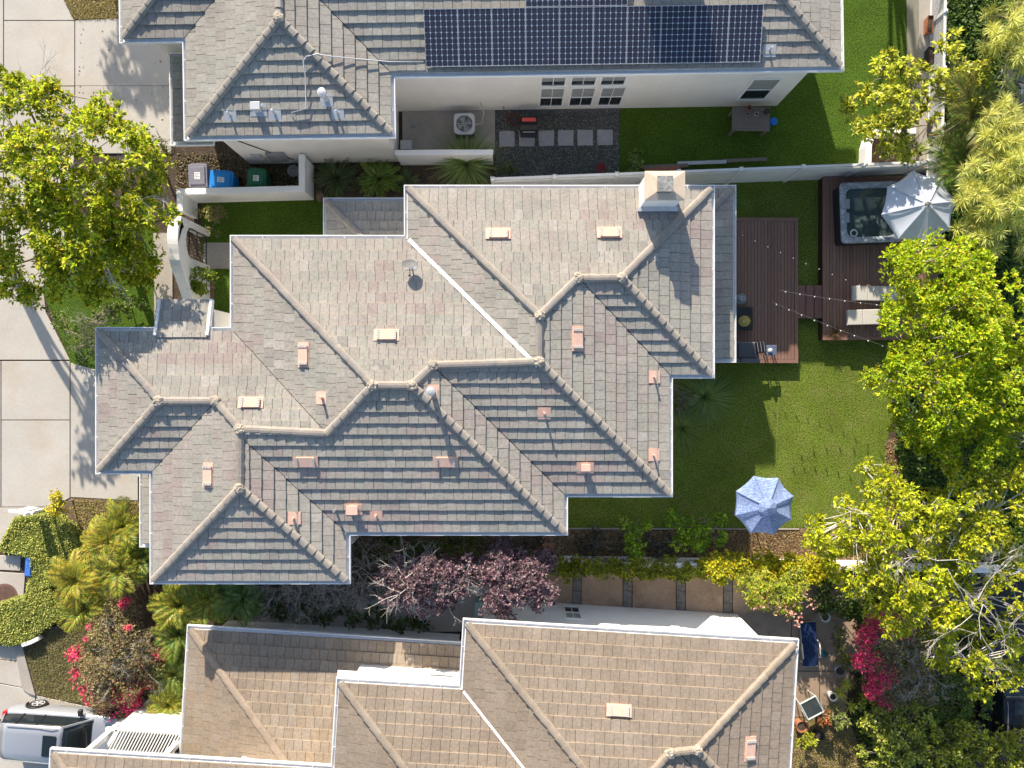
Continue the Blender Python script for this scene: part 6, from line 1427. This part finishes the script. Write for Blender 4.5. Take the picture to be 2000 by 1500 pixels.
# ---- palms at the front
PY = [(0.30, 0.29, 0.03), (0.24, 0.26, 0.03), (0.16, 0.20, 0.025), (0.36, 0.30, 0.04), (0.09, 0.13, 0.02), (0.22, 0.20, 0.05)]
PGo = [(0.34, 0.30, 0.04), (0.28, 0.28, 0.035), (0.20, 0.24, 0.03), (0.36, 0.28, 0.035), (0.22, 0.20, 0.05)]
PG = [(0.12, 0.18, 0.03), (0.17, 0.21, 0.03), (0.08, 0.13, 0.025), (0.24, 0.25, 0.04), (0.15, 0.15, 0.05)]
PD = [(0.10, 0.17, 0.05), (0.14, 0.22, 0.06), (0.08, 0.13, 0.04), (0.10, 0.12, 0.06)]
G_ = 'feathery palms in the front bed'
for i, (px, py, z, n, L, kind, pal, lb) in enumerate(((235, 1030, 1.7, 26, 1.25, 'y', PY, 'yellowish feathery palm nearest the dry verge and the house'), (205, 1062, 1.8, 24, 1.25, 'o', PGo, 'golden feathery palm in the middle of the front clump'),
        (145, 1135, 1.7, 28, 1.3, 'o', PGo, 'golden feathery palm hanging over the clipped ground cover'), (230, 1110, 1.8, 28, 1.3, 'y', PY, 'yellow-green feathery palm behind the bougainvillea mound'), (160, 1190, 1.5, 24, 1.2, 'y', PY, 'yellow-green feathery palm above the shaded verge'),
        (275, 1085, 1.5, 22, 1.1, 'g', PG, 'green feathery palm against the house corner'), (345, 1185, 1.6, 26, 1.25, 'y', PY, 'yellow-green feathery palm below the house eave'), (400, 1175, 1.5, 24, 1.2, 'g', PG, 'green feathery palm below the eave next to the dark one'),
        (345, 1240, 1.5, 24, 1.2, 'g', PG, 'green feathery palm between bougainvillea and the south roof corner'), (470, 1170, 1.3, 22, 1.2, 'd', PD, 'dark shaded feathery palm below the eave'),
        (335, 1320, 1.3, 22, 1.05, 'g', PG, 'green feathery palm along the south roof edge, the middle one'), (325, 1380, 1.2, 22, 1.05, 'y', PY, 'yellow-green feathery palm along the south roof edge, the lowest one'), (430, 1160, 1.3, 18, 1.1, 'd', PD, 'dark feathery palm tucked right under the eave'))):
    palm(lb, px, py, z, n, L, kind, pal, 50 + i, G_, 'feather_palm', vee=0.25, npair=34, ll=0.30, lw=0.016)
palm('tall green palm with arching fronds beside the lattice fence', 1905, 225, 3.4, 12, 2.1, 'q', [(0.16, 0.17, 0.03), (0.10, 0.13, 0.025), (0.22, 0.21, 0.05), (0.2, 0.18, 0.06)], 70, None, 'queen_palm', npair=40, ll=0.32, lw=0.014, vee=0.1)
palm('green palm with splayed fronds above the white parasol', 1885, 320, 3.0, 14, 1.8, 'q2', [(0.13, 0.20, 0.03), (0.20, 0.23, 0.04), (0.07, 0.11, 0.02), (0.2, 0.2, 0.05)], 71, None, 'queen_palm', npair=40, ll=0.32, lw=0.014, vee=0.1)
palm('dark cycad with stiff fronds right of the bin enclosure', 655, 343, 0.7, 34, 1.1, 'c', [(0.07, 0.11, 0.04), (0.10, 0.15, 0.05), (0.06, 0.09, 0.035), (0.06, 0.06, 0.03)], 72, None, 'cycad', 0.25, cat='plant', npair=34, ll=0.16, lw=0.008)
palm('bright green fern-like cycad beside the dark one', 738, 346, 0.7, 30, 1.1, 'c2', [(0.10, 0.17, 0.02), (0.13, 0.20, 0.03), (0.20, 0.28, 0.05), (0.1, 0.1, 0.03)], 73, None, 'cycad', 0.25, cat='plant', npair=30, ll=0.18, lw=0.012)
blades('spiky_palm', 'pale green spiky palm tuft against the low white wall', 912, 322, 800, 1.35, 0.03, [(0.17, 0.21, 0.09), (0.24, 0.27, 0.12), (0.11, 0.15, 0.06)], [2, 1, 2], 74, 0.2, 0.7, cat='plant', z0=0.3)
palm('dark fern between the bright cycad and the spiky palm', 795, 352, 0.5, 18, 0.7, 'c3', PD, 75, None, 'fern', 0.15, cat='plant', npair=24, ll=0.16, lw=0.01)

# ---- shrubs near the entry
shrub('shrub', 'dark leafy shrub on the lawn in the shade of the street tree', 235, 590, 0.8, [(225, 585, 0.8, 26, 0.3), (260, 600, 0.7, 22, 0.3), (205, 610, 0.7, 20, 0.2)], 0.3, [(0.05, 0.08, 0.018), (0.08, 0.12, 0.022), (0.14, 0.18, 0.03)], [2, 2, 1], 0.10, 0.05, dens=10, seed=86)
shrub('shrub', 'dark leafy shrub by the entry path below the street tree', 280, 545, 0.7, [(280, 540, 0.7, 20, 0.3), (285, 505, 0.7, 18, 0.2)], 0.3, [(0.05, 0.08, 0.018), (0.08, 0.12, 0.022), (0.14, 0.18, 0.03)], [2, 2, 1], 0.10, 0.05, dens=10, seed=87)
shrub('shrub', 'green shrub at the left rim of the front lawn', 130, 650, 0.6, [(120, 620, 0.6, 18, 0.2), (140, 660, 0.6, 18, 0.2)], 0.2, [(0.06, 0.09, 0.02), (0.10, 0.14, 0.03), (0.16, 0.19, 0.04)], [2, 2, 1], 0.09, 0.04, dens=10, seed=88)
shrub('shrub', 'round tan-tipped shrub in the dark lawn behind the arch wall', 415, 428, 0.7, 24, 0.5, [(0.20, 0.17, 0.07), (0.12, 0.12, 0.04), (0.30, 0.24, 0.13), (0.06, 0.07, 0.02)], [2, 2, 1, 1], 0.07, 0.03, dens=16, tips=14, seed=81)
shrub('shrub', 'leafy green shrub climbing the wall beside the iron gate', 388, 552, 1.5, [(385, 545, 1.5, 20, 0.3), (395, 560, 1.3, 18, 0.3), (378, 562, 1.5, 14, 0.2), (412, 540, 1.0, 12, 0.2)], 0.3, [(0.16, 0.22, 0.025), (0.09, 0.14, 0.02), (0.24, 0.27, 0.03)], [2, 2, 1], 0.10, 0.06, dens=12, seed=82)
shrub('shrub', 'grey-green twiggy shrub at the front corner of the main roof', 175, 665, 1.0, [(190, 640, 1.0, 34, 0.4), (160, 670, 0.9, 28, 0.3), (175, 690, 0.8, 22, 0.3), (220, 615, 0.8, 22, 0.2)], 0.3, [(0.055, 0.075, 0.04), (0.10, 0.115, 0.07), (0.03, 0.045, 0.02), (0.12, 0.17, 0.03)], [3, 2, 2, 0.7], 0.07, 0.02, dens=8, tips=14, seed=83,
      sprays=radial(190, 640, 1.2, 12, 0.5, 12, 0.05, 3, 0.009), spray_m='twig_g')
shrub('flowering_shrub', 'small yellow-flowering shrub at the foot of the sign post', 116, 984, 0.9, [(114, 978, 0.9, 14, 0.2), (120, 995, 0.8, 12, 0.2), (108, 988, 0.7, 9, 0.15)], 0.2, [(0.50, 0.37, 0.02), (0.35, 0.30, 0.03), (0.12, 0.14, 0.02)], [3, 1.5, 1], 0.07, 0.05, dens=22, seed=84)
GC = [(0.22, 0.24, 0.07), (0.29, 0.29, 0.10), (0.15, 0.18, 0.05), (0.36, 0.33, 0.14), (0.08, 0.11, 0.03)]
def groundcover(label, poly, n, seed, pal=GC):
    pts = ccw([W(*q, 0.25) for q in poly]); t = thing('clipped_hedge', label, 'hedge', (*pts[0], 0)); o = Vector(pts[0])
    MB().prism([(p[0] - o.x, p[1] - o.y) for p in poly_offset(pts, -0.12)], 0.0, 0.27).build('twigs', MT['soil'], t)
    rng = np.random.default_rng(seed); P2 = sample_poly(pts, n, rng); h = 0.30 + 0.05 * np.sin(P2[:, 0] * 2.3) * np.sin(P2[:, 1] * 2.9)
    P = np.concatenate([P2 - np.array(pts[0]), (h + rng.normal(0, 0.025, n))[:, None]], 1)
    e = sample_poly(pts, n // 6, rng); 
    D = rng.normal(0, 1, (n, 3)); D[:, 2] = np.abs(D[:, 2]) * 0.9
    V, F = leaf_arrays(P, D, 0.07 * rng.uniform(0.6, 1.4, n), 0.045, rng); np_mesh('foliage', V, F, tints(n, pal, [2, 3, 2, 1.5, 1], rng, 0.2), MT['leaf'], t)
    # leaves down the sides
    k = len(pts); per = []; 
    for i in range(k):
        a, b = np.array(pts[i]), np.array(pts[(i + 1) % k]); m = int(np.linalg.norm(b - a) * 260); s = rng.random(m)[:, None]; per.append(a + (b - a) * s)
    Q = np.concatenate(per); P = np.concatenate([Q - np.array(pts[0]) + rng.normal(0, 0.03, Q.shape), rng.random((len(Q), 1)) * 0.3], 1); D = rng.normal(0, 1, (len(Q), 3)); D[:, 2] = np.abs(D[:, 2]) * 0.4
    V, F = leaf_arrays(P, D, 0.075, 0.045, rng); np_mesh('side_foliage', V, F, tints(len(Q), pal, [2, 3, 2, 1.5, 1], rng, 0.2), MT['leaf'], t)
groundcover('upper clipped green ground cover beside the sign post', [(30, 1012), (95, 1003), (120, 1008), (150, 1035), (152, 1070), (130, 1095), (110, 1140), (52, 1165), (64, 1088), (44, 1084), (-2, 1074)], 22000, 91)
groundcover('lower clipped green ground cover curving round the front walk', [(20, 1172), (52, 1163), (100, 1150), (130, 1200), (80, 1232), (60, 1252), (20, 1260), (-30, 1250), (-30, 1190)], 16000, 92)
DR = [(0.26, 0.20, 0.10), (0.20, 0.155, 0.075), (0.32, 0.26, 0.14), (0.12, 0.12, 0.04)]
for i, (pl, n, pal) in enumerate((([(112, -40), (240, -40), (240, 36), (146, 38), (126, 0)], 9000, DR), ([(138, 973), (280, 980), (290, 1120), (170, 1100), (155, 1040)], 9000, DR), ([(46, 1258), (80, 1230), (190, 1224), (290, 1388), (180, 1378), (72, 1356)], 14000, [(0.10, 0.10, 0.045), (0.15, 0.14, 0.06), (0.2, 0.17, 0.08), (0.07, 0.075, 0.03)]),
        ([(1547, 1402), (1655, 1402), (1710, 1540), (1547, 1540)], 9000, DR))):
    scatter_leaf('grass', 'dry trampled grass', pl, n, 0.012, 0.09, 0.016, pal, [2, 2, 1, 1], 100 + i, 0.4, 0.02, cat='grass')
scatter_leaf('mulch', 'brown bark mulch in the planting bed', [(1104, 1036), (1730, 1034), (1730, 862), (1765, 852), (1798, 1100), (1062, 1092), (1062, 1046)], 22000, 0.015, 0.07, 0.035, [(0.16, 0.10, 0.065), (0.24, 0.16, 0.11), (0.09, 0.06, 0.045), (0.32, 0.23, 0.16)], [2, 2, 2, 1], 105, flat=True, zvar=0.03, cat='mulch')
scatter_leaf('gravel', 'dark grey gravel chips', [(969, 218), (1209, 218), (1209, 348), (969, 348)], 16000, 0.012, 0.05, 0.045, [(0.10, 0.10, 0.11), (0.16, 0.16, 0.175), (0.06, 0.06, 0.07), (0.24, 0.24, 0.26)], [2, 2, 2, 0.6], 106, flat=True, zvar=0.015, cat='gravel')
scatter_leaf('leaf_litter', 'brown leaf litter in the shady side yard', [(345, 300), (790, 305), (790, 372), (345, 378)], 7000, 0.01, 0.09, 0.045, [(0.09, 0.065, 0.04), (0.14, 0.10, 0.06), (0.05, 0.045, 0.025)], [1, 1, 1], 107, flat=True, zvar=0.03, cat='leaf litter')
scatter_leaf('fallen_leaves', 'scattered fallen leaves on the driveway', [(140, 45), (330, 45), (330, 260), (150, 260)], 45, 0.024, 0.10, 0.05, [(0.05, 0.035, 0.025), (0.10, 0.07, 0.04)], [1, 1], 108, flat=True, zvar=0.006, cat='leaves')
scatter_leaf('leaf_litter', 'dark litter under the plum trees', [(490, 1090), (1070, 1050), (1070, 1130), (490, 1200)], 9000, 0.02, 0.09, 0.045, [(0.07, 0.05, 0.04), (0.11, 0.08, 0.06), (0.04, 0.035, 0.025)], [1, 1, 1], 109, flat=True, zvar=0.03, cat='leaf litter')
scatter_leaf('ivy', 'dark ivy ground cover on the slope at the right edge', [(1845, -80), (2150, -80), (2150, 560), (1840, 560)], 42000, 0.05, 0.15, 0.09, [(0.04, 0.075, 0.015), (0.06, 0.10, 0.02), (0.03, 0.05, 0.012), (0.11, 0.14, 0.025)], [3, 3, 2, 0.8], 110, 0.5, 0.5)
scatter_leaf('ivy', 'dark ground cover under the big trees at the right', [(1745, 850), (1830, 500), (2150, 500), (2150, 1100), (1780, 1120)], 42000, 0.05, 0.15, 0.09, [(0.04, 0.075, 0.015), (0.06, 0.10, 0.02), (0.03, 0.05, 0.012), (0.10, 0.13, 0.025)], [3, 3, 2, 0.8], 111, 0.5, 0.35)
scatter_leaf('ivy', 'dark ground cover in the lower right corner', [(1650, 1130), (1900, 1130), (1900, 1600), (1715, 1600), (1660, 1400), (1690, 1250)], 30000, 0.05, 0.12, 0.07, [(0.05, 0.075, 0.02), (0.09, 0.11, 0.03), (0.04, 0.05, 0.02), (0.14, 0.13, 0.05)], [3, 2, 2, 1], 112, 0.5, 0.3)
# bougainvillea mounds
BG = [(0.20, 0.155, 0.115), (0.25, 0.20, 0.15), (0.13, 0.13, 0.05), (0.24, 0.14, 0.11), (0.09, 0.09, 0.035)]
def bougainvillea(label, blobs, flowers, base, seed, spr, group=None):
    t = tree('bougainvillea', label, 'shrub', base, blobs, BG, [2, 2, 2, 1.5, 1.5], 0.06, 0.028, 0.25, 11, 22, 5, 0.05, 0.5, seed, 'twig_g', up=0.6, lvl='foliage', sprays=spr, spray_m='twig', twig=0.2, twig_r=0.007)
    rng = np.random.default_rng(seed + 1); bx_, by_ = W(*base); C = []
    for px, py, z, rp, n in flowers:
        z += 0.3; n = int(n * 1.7)
        x, y = W(px, py, z); r_ = M(rp, z); q = rng.random(n) * 6.283; u = rng.random(n) ** 0.6
        C.append(np.stack([x - bx_ + r_ * u * np.cos(q), y - by_ + r_ * u * np.sin(q), z + rng.normal(0, 0.12, n)], 1))
    C = np.concatenate(C); V, F, Cc = rosettes(C, 5, 0.055, 0.045, rng, [(0.50, 0.02, 0.16), (0.38, 0.02, 0.11), (0.55, 0.10, 0.15), (0.45, 0.14, 0.10)], [3, 2, 1.5, 1.2], up=0.8); np_mesh('flowers', V, F, Cc, MT['petal'], t)
bougainvillea('twiggy bougainvillea mound with magenta rim in the front bed', [(235, 1255, 1.4, 66, 0.7), (235, 1310, 1.2, 68, 0.6), (190, 1290, 1.0, 48, 0.4), (290, 1290, 1.2, 42, 0.4), (225, 1205, 1.2, 44, 0.4), (225, 1355, 0.7, 54, 0.2)],
    [(150, 1275, 0.9, 16, 120), (152, 1310, 0.8, 9, 70), (180, 1222, 1.2, 6, 50), (172, 1245, 1.1, 5, 40), (243, 1177, 1.3, 11, 60), (255, 1370, 0.7, 22, 170), (180, 1355, 0.6, 22, 60), (230, 1365, 0.7, 40, 120), (275, 1300, 1.1, 14, 40), (310, 1282, 1.0, 14, 30), (268, 1340, 0.9, 16, 60), (170, 1330, 0.8, 26, 60), (250, 1225, 1.6, 6, 15), (295, 1330, 0.9, 14, 30)],
    (245, 1265), 121, radial(235, 1270, 1.9, 9, 0.6, 21, 0.0, 4, 0.006) + radial(250, 1300, 1.7, 6, 0.6, 22, 0, 4, 0.006))
bougainvillea('magenta bougainvillea among bare twigs right of the tan patio', [(1725, 1240, 2.0, 44, 0.5), (1715, 1300, 1.9, 42, 0.5), (1770, 1280, 1.9, 52, 0.5), (1740, 1345, 1.6, 38, 0.4), (1800, 1330, 1.7, 42, 0.4)],
    [(1690, 1245, 2.2, 22, 130), (1685, 1290, 2.2, 20, 130), (1712, 1220, 2.2, 24, 110), (1740, 1210, 2.1, 20, 70), (1715, 1330, 2.0, 20, 160), (1700, 1350, 1.8, 14, 100), (1760, 1225, 2.1, 22, 60), (1740, 1315, 2.0, 16, 50), (1725, 1370, 1.5, 14, 60), (1705, 1300, 2.1, 30, 60)],
    (1730, 1270), 122, radial(1790, 1310, 2.2, 16, 0.8, 23, 0.0, 4, 0.008) + radial(1760, 1260, 2.4, 8, 0.7, 24, 0, 4, 0.007))

# ---- beds south of the lawn
SG = [(0.16, 0.24, 0.025), (0.10, 0.17, 0.02), (0.24, 0.30, 0.03), (0.06, 0.10, 0.015)]
shrub('sapling', 'narrow bright green sapling in the mulch bed left of its wider twin', 1240, 1050, 1.0, [(1240, 1040, 1.0, 15, 0.2), (1238, 1065, 0.9, 16, 0.2), (1245, 1085, 0.7, 13, 0.2), (1222, 1022, 1.0, 7, 0.1), (1262, 1022, 1.0, 6, 0.1)], 0.2, SG, [3, 2, 2, 1], 0.10, 0.06, dens=18, tips=12, seed=131)
shrub('sapling', 'wide bright green sapling in the mulch bed near the blue parasol', 1350, 1035, 1.0, [(1340, 1030, 1.1, 22, 0.3), (1365, 1045, 1.0, 22, 0.2), (1310, 1012, 1.0, 13, 0.2), (1395, 1020, 1.0, 12, 0.1), (1410, 1012, 1.0, 9, 0.1), (1330, 1055, 0.9, 14, 0.2), (1405, 1048, 0.8, 12, 0.1), (1375, 1060, 0.8, 12, 0.1)], 0.2, SG, [3, 2, 2, 1], 0.11, 0.065, dens=16, tips=12, seed=132)
PK = [(0.045, 0.04, 0.04), (0.07, 0.06, 0.06), (0.10, 0.09, 0.085), (0.04, 0.055, 0.02)]
shrub('shrub', 'dusky low shrub between the two green saplings', 1285, 1060, 0.4, [(1275, 1050, 0.4, 18, 0.2), (1300, 1062, 0.4, 20, 0.2), (1290, 1080, 0.4, 18, 0.2)], 0.2, PK, [2, 2, 1, 1], 0.07, 0.03, dens=12, seed=133)
shrub('shrub', 'dusky low shrub left of the narrow green sapling', 1180, 1060, 0.4, [(1170, 1050, 0.35, 22, 0.15), (1205, 1065, 0.35, 16, 0.15), (1140, 1070, 0.3, 22, 0.15)], 0.2, PK, [2, 2, 1, 1], 0.07, 0.03, dens=9, seed=134)
VY = [(0.36, 0.31, 0.02), (0.28, 0.27, 0.02), (0.18, 0.20, 0.02), (0.42, 0.30, 0.03), (0.09, 0.12, 0.015)]
shrub('climbing_vine', 'thin olive vine on the left half of the long low wall', 1230, 1108, 1.05, [(1090 + i * 16, 1107 + i * 0.3 + 5 * math.sin(i * 1.7), 1.02, 16, 0.15) for i in range(20)], 0.12, [(0.17, 0.18, 0.02), (0.11, 0.14, 0.02), (0.26, 0.24, 0.02), (0.06, 0.08, 0.015)], [2, 2, 1.5, 1], 0.085, 0.05, dens=20, tips=14, seed=135, cat='vine')
shrub('climbing_vine', 'thick golden vine on the right half of the long low wall', 1470, 1110, 1.1, [(1390 + i * 19, 1103 + i * 1.0 + 7 * math.sin(i * 2.1), 1.05, 22, 0.22) for i in range(13)], 0.2, VY, [3, 3, 1.5, 1.5, 0.7], 0.10, 0.055, dens=22, tips=14, seed=136, cat='vine')
o_ = shrub('oleander', 'pink-flowered bush hanging over the tan patio', 1500, 1150, 1.3, [(1490, 1145, 1.4, 34, 0.4), (1530, 1160, 1.3, 34, 0.4), (1555, 1140, 1.3, 30, 0.3), (1480, 1175, 1.1, 16, 0.2), (1540, 1185, 1.0, 18, 0.2), (1460, 1130, 1.2, 22, 0.2)], 0.3, [(0.24, 0.26, 0.03), (0.14, 0.18, 0.025), (0.34, 0.27, 0.05), (0.08, 0.11, 0.02)], [2, 2, 1.2, 1], 0.12, 0.035, dens=13, tips=14, seed=137)
rng = np.random.default_rng(5); bx_, by_ = o_.location.x, o_.location.y; C = []
for px, py, n in ((1490, 1165, 26), (1480, 1150, 14), (1540, 1190, 26), (1555, 1205, 14), (1515, 1185, 24), (1590, 1180, 12), (1570, 1160, 20), (1500, 1180, 20), (1480, 1185, 10), (1558, 1215, 10)):
    x, y = W(px, py, 1.6); C.append(np.stack([x - bx_ + rng.normal(0, 0.12, n), y - by_ + rng.normal(0, 0.12, n), 1.6 + rng.normal(0, 0.08, n)], 1))
V, F, Cc = rosettes(np.concatenate(C), 5, 0.05, 0.04, rng, [(0.55, 0.22, 0.25), (0.60, 0.34, 0.32), (0.5, 0.15, 0.2)], [2, 2, 1]); np_mesh('flowers', V, F, Cc, MT['petal'], o_)
blades('fountain_grass', 'green fountain grass tuft below the roof corner by the lawn', 1375, 776, 900, 1.15, 0.02, [(0.15, 0.20, 0.08), (0.22, 0.26, 0.12), (0.10, 0.14, 0.05)], [2, 1, 1.5], 141, 0.12)
blades('fountain_grass', 'smaller green grass tuft against the main house wall', 1330, 836, 700, 0.95, 0.02, [(0.16, 0.20, 0.06), (0.10, 0.14, 0.04), (0.20, 0.22, 0.09)], [2, 2, 1], 142, 0.1)
shrub('shrub', 'brownish twiggy shrub between the grass tuft and the house', 1335, 775, 0.7, 28, 0.3, [(0.09, 0.075, 0.05), (0.06, 0.07, 0.03), (0.13, 0.10, 0.07)], [2, 1, 1], 0.06, 0.02, dens=9, tips=10, seed=143, sprays=radial(1335, 775, 0.8, 12, 0.45, 31, 0.1, 3, 0.008), spray_m='twig_g')
blades('deck_grass', 'dry reddish tuft at the corner of the raised deck', 1631, 650, 160, 0.42, 0.012, [(0.05, 0.03, 0.02), (0.08, 0.05, 0.03)], [1, 1], 144, 0.05, z0=0.5)
# ---- lower right corner
shrub('shrub', 'dark glossy shrub right of the bougainvillea twigs', 1855, 1375, 1.6, [(1850, 1350, 1.6, 40, 0.4), (1890, 1380, 1.5, 36, 0.4), (1850, 1400, 1.4, 40, 0.3), (1830, 1320, 1.6, 26, 0.3)], 0.3, [(0.07, 0.11, 0.025), (0.11, 0.15, 0.03), (0.04, 0.07, 0.02), (0.17, 0.20, 0.03)], [2, 2, 2, 1], 0.10, 0.05, dens=7, seed=151)
shrub('shrub', 'yellow-green flowering shrub along the bottom edge, the left one', 1740, 1440, 1.5, [(1700, 1400, 1.5, 34, 0.3), (1740, 1430, 1.5, 42, 0.4), (1790, 1400, 1.5, 40, 0.4), (1770, 1470, 1.4, 44, 0.3), (1715, 1470, 1.2, 34, 0.3), (1740, 1520, 1.2, 40, 0.3)], 0.3, [(0.27, 0.28, 0.05), (0.18, 0.21, 0.04), (0.36, 0.33, 0.08), (0.08, 0.10, 0.025), (0.45, 0.42, 0.36)], [2, 2, 1, 1.5, 0.12], 0.10, 0.05, dens=10, seed=152)
shrub('shrub', 'yellow-green shrub along the bottom edge, the right one', 1900, 1460, 1.7, [(1850, 1450, 1.6, 42, 0.4), (1900, 1440, 1.7, 40, 0.4), (1950, 1460, 1.6, 44, 0.4), (1990, 1440, 1.6, 34, 0.3), (1890, 1500, 1.5, 48, 0.3), (1970, 1510, 1.4, 48, 0.3)], 0.3, [(0.27, 0.27, 0.04), (0.18, 0.20, 0.03), (0.34, 0.30, 0.06), (0.07, 0.09, 0.02), (0.5, 0.46, 0.4)], [2, 2, 1, 1.3, 0.1], 0.10, 0.05, dens=10, seed=153)
for i, (px, py, lb) in enumerate(((1650, 1335, 'spiky yellow-green succulent nearest the grey pot'), (1688, 1358, 'spiky yellow-green succulent farthest right of the four'), (1660, 1378, 'spiky yellow-green succulent below the others'), (1640, 1352, 'spiky yellow-green succulent beside the white rounded pot'))):
    blades('succulent', lb, px, py, 60, 0.36, 0.035, [(0.34, 0.33, 0.06), (0.24, 0.26, 0.05), (0.14, 0.17, 0.04)], [2, 2, 1], 160 + i, 0.02, 0.3, 0.8, 'plant', 'spiky succulents by the patio', z0=0.7)
blades('spiky_plant', 'dark spiky plant in the white glazed pot', 1606, 1190, 90, 0.6, 0.03, [(0.08, 0.09, 0.03), (0.13, 0.13, 0.04), (0.05, 0.06, 0.02)], [2, 1, 1], 165, 0.05, 0.6, cat='plant', z0=0.4)
shrub('shrub', 'dark leafy shrub in the shade right of the pink-flowered bush', 1650, 1165, 1.2, [(1630, 1160, 1.2, 34, 0.3), (1670, 1180, 1.2, 34, 0.3), (1655, 1205, 1.0, 24, 0.2), (1610, 1150, 1.0, 20, 0.2)], 0.3, DG, DW, 0.11, 0.05, dens=7, seed=166)
shrub('potted_plant', 'reddish leafy plant growing in the terracotta bowl', 1605, 1395, 0.5, 14, 0.2, [(0.24, 0.08, 0.04), (0.15, 0.07, 0.03), (0.10, 0.10, 0.03)], [2, 1, 1], 0.12, 0.05, dens=20, seed=167, cat='plant')
shrub('potted_plant', 'yellow-green plant spilling beside the big terracotta pot', 1573, 1442, 0.6, 14, 0.2, [(0.34, 0.33, 0.03), (0.22, 0.24, 0.03)], [1, 1], 0.11, 0.04, dens=20, seed=168, cat='plant')
shrub('potted_plant', 'green plant in the dark pot on the dry strip', 1635, 1395, 0.6, 18, 0.3, [(0.17, 0.20, 0.06), (0.10, 0.13, 0.04), (0.26, 0.26, 0.12)], [1, 1, 0.6], 0.10, 0.03, dens=14, seed=169, cat='plant')
shrub('shrub', 'dark dry shrub at the edge of the tan patio', 1637, 1258, 0.7, [(1630, 1235, 0.6, 14, 0.2), (1640, 1270, 0.7, 16, 0.2), (1650, 1290, 0.7, 16, 0.2)], 0.2, [(0.10, 0.11, 0.03), (0.06, 0.06, 0.02), (0.18, 0.17, 0.04)], [2, 1, 1], 0.09, 0.03, dens=14, seed=170)
# ---- north yard small plants
shrub('shrub', 'small pale green shrub at the left end of the leaning planks', 1240, 317, 0.7, 15, 0.2, [(0.14, 0.18, 0.06), (0.09, 0.12, 0.04)], [1, 1], 0.09, 0.04, dens=14, seed=171)
shrub('shrub', 'small green shrub on the gravel beside the spiky palm', 992, 332, 0.5, [(985, 330, 0.5, 12, 0.2), (1003, 335, 0.4, 10, 0.15)], 0.2, [(0.08, 0.11, 0.03), (0.16, 0.20, 0.05), (0.05, 0.06, 0.02)], [2, 1, 1], 0.08, 0.03, dens=16, seed=172)
shrub('flowering_shrub', 'tiny red-flowered plant against the fence on the gravel', 1175, 333, 0.4, 7, 0.1, [(0.35, 0.02, 0.05), (0.05, 0.07, 0.02)], [2, 1], 0.06, 0.04, dens=30, seed=173)
shrub('shrub', 'leafy shrub in the curved planter under the golden tree', 1755, 300, 1.0, [(1740, 295, 1.0, 22, 0.2), (1775, 290, 1.0, 24, 0.2)], 0.2, [(0.10, 0.12, 0.03), (0.20, 0.20, 0.04), (0.05, 0.06, 0.02)], [2, 1, 1], 0.10, 0.05, dens=10, seed=174)
shrub('shrub', 'green creeper tumbling over the lattice beside the parasol', 1865, 420, 1.5, [(1862, 360, 1.5, 14, 0.2), (1866, 400, 1.5, 16, 0.2), (1868, 445, 1.4, 16, 0.2), (1860, 480, 1.3, 18, 0.2)], 0.2, [(0.14, 0.19, 0.025), (0.08, 0.12, 0.02), (0.24, 0.26, 0.03)], [2, 2, 1], 0.08, 0.05, dens=12, seed=175)
rk_ = thing('boulder', 'small brown boulder between the white wall and the lower roof', 'rock', (*W(624, 379, 0.3), 0.0)); bm = bmesh.new(); bmesh.ops.create_icosphere(bm, subdivisions=3, radius=1)
for v in bm.verts: k = 1 + 0.25 * mnoise.noise(v.co * 1.7); v.co = Vector((v.co.x * 0.22 * k, v.co.y * 0.25 * k, max(-0.02, v.co.z * 0.28 * k)))
me = bpy.data.meshes.new('stone'); bm.to_mesh(me); bm.free(); me.materials.append(MT['bark_soil']); link(bpy.data.objects.new('stone', me), rk_)
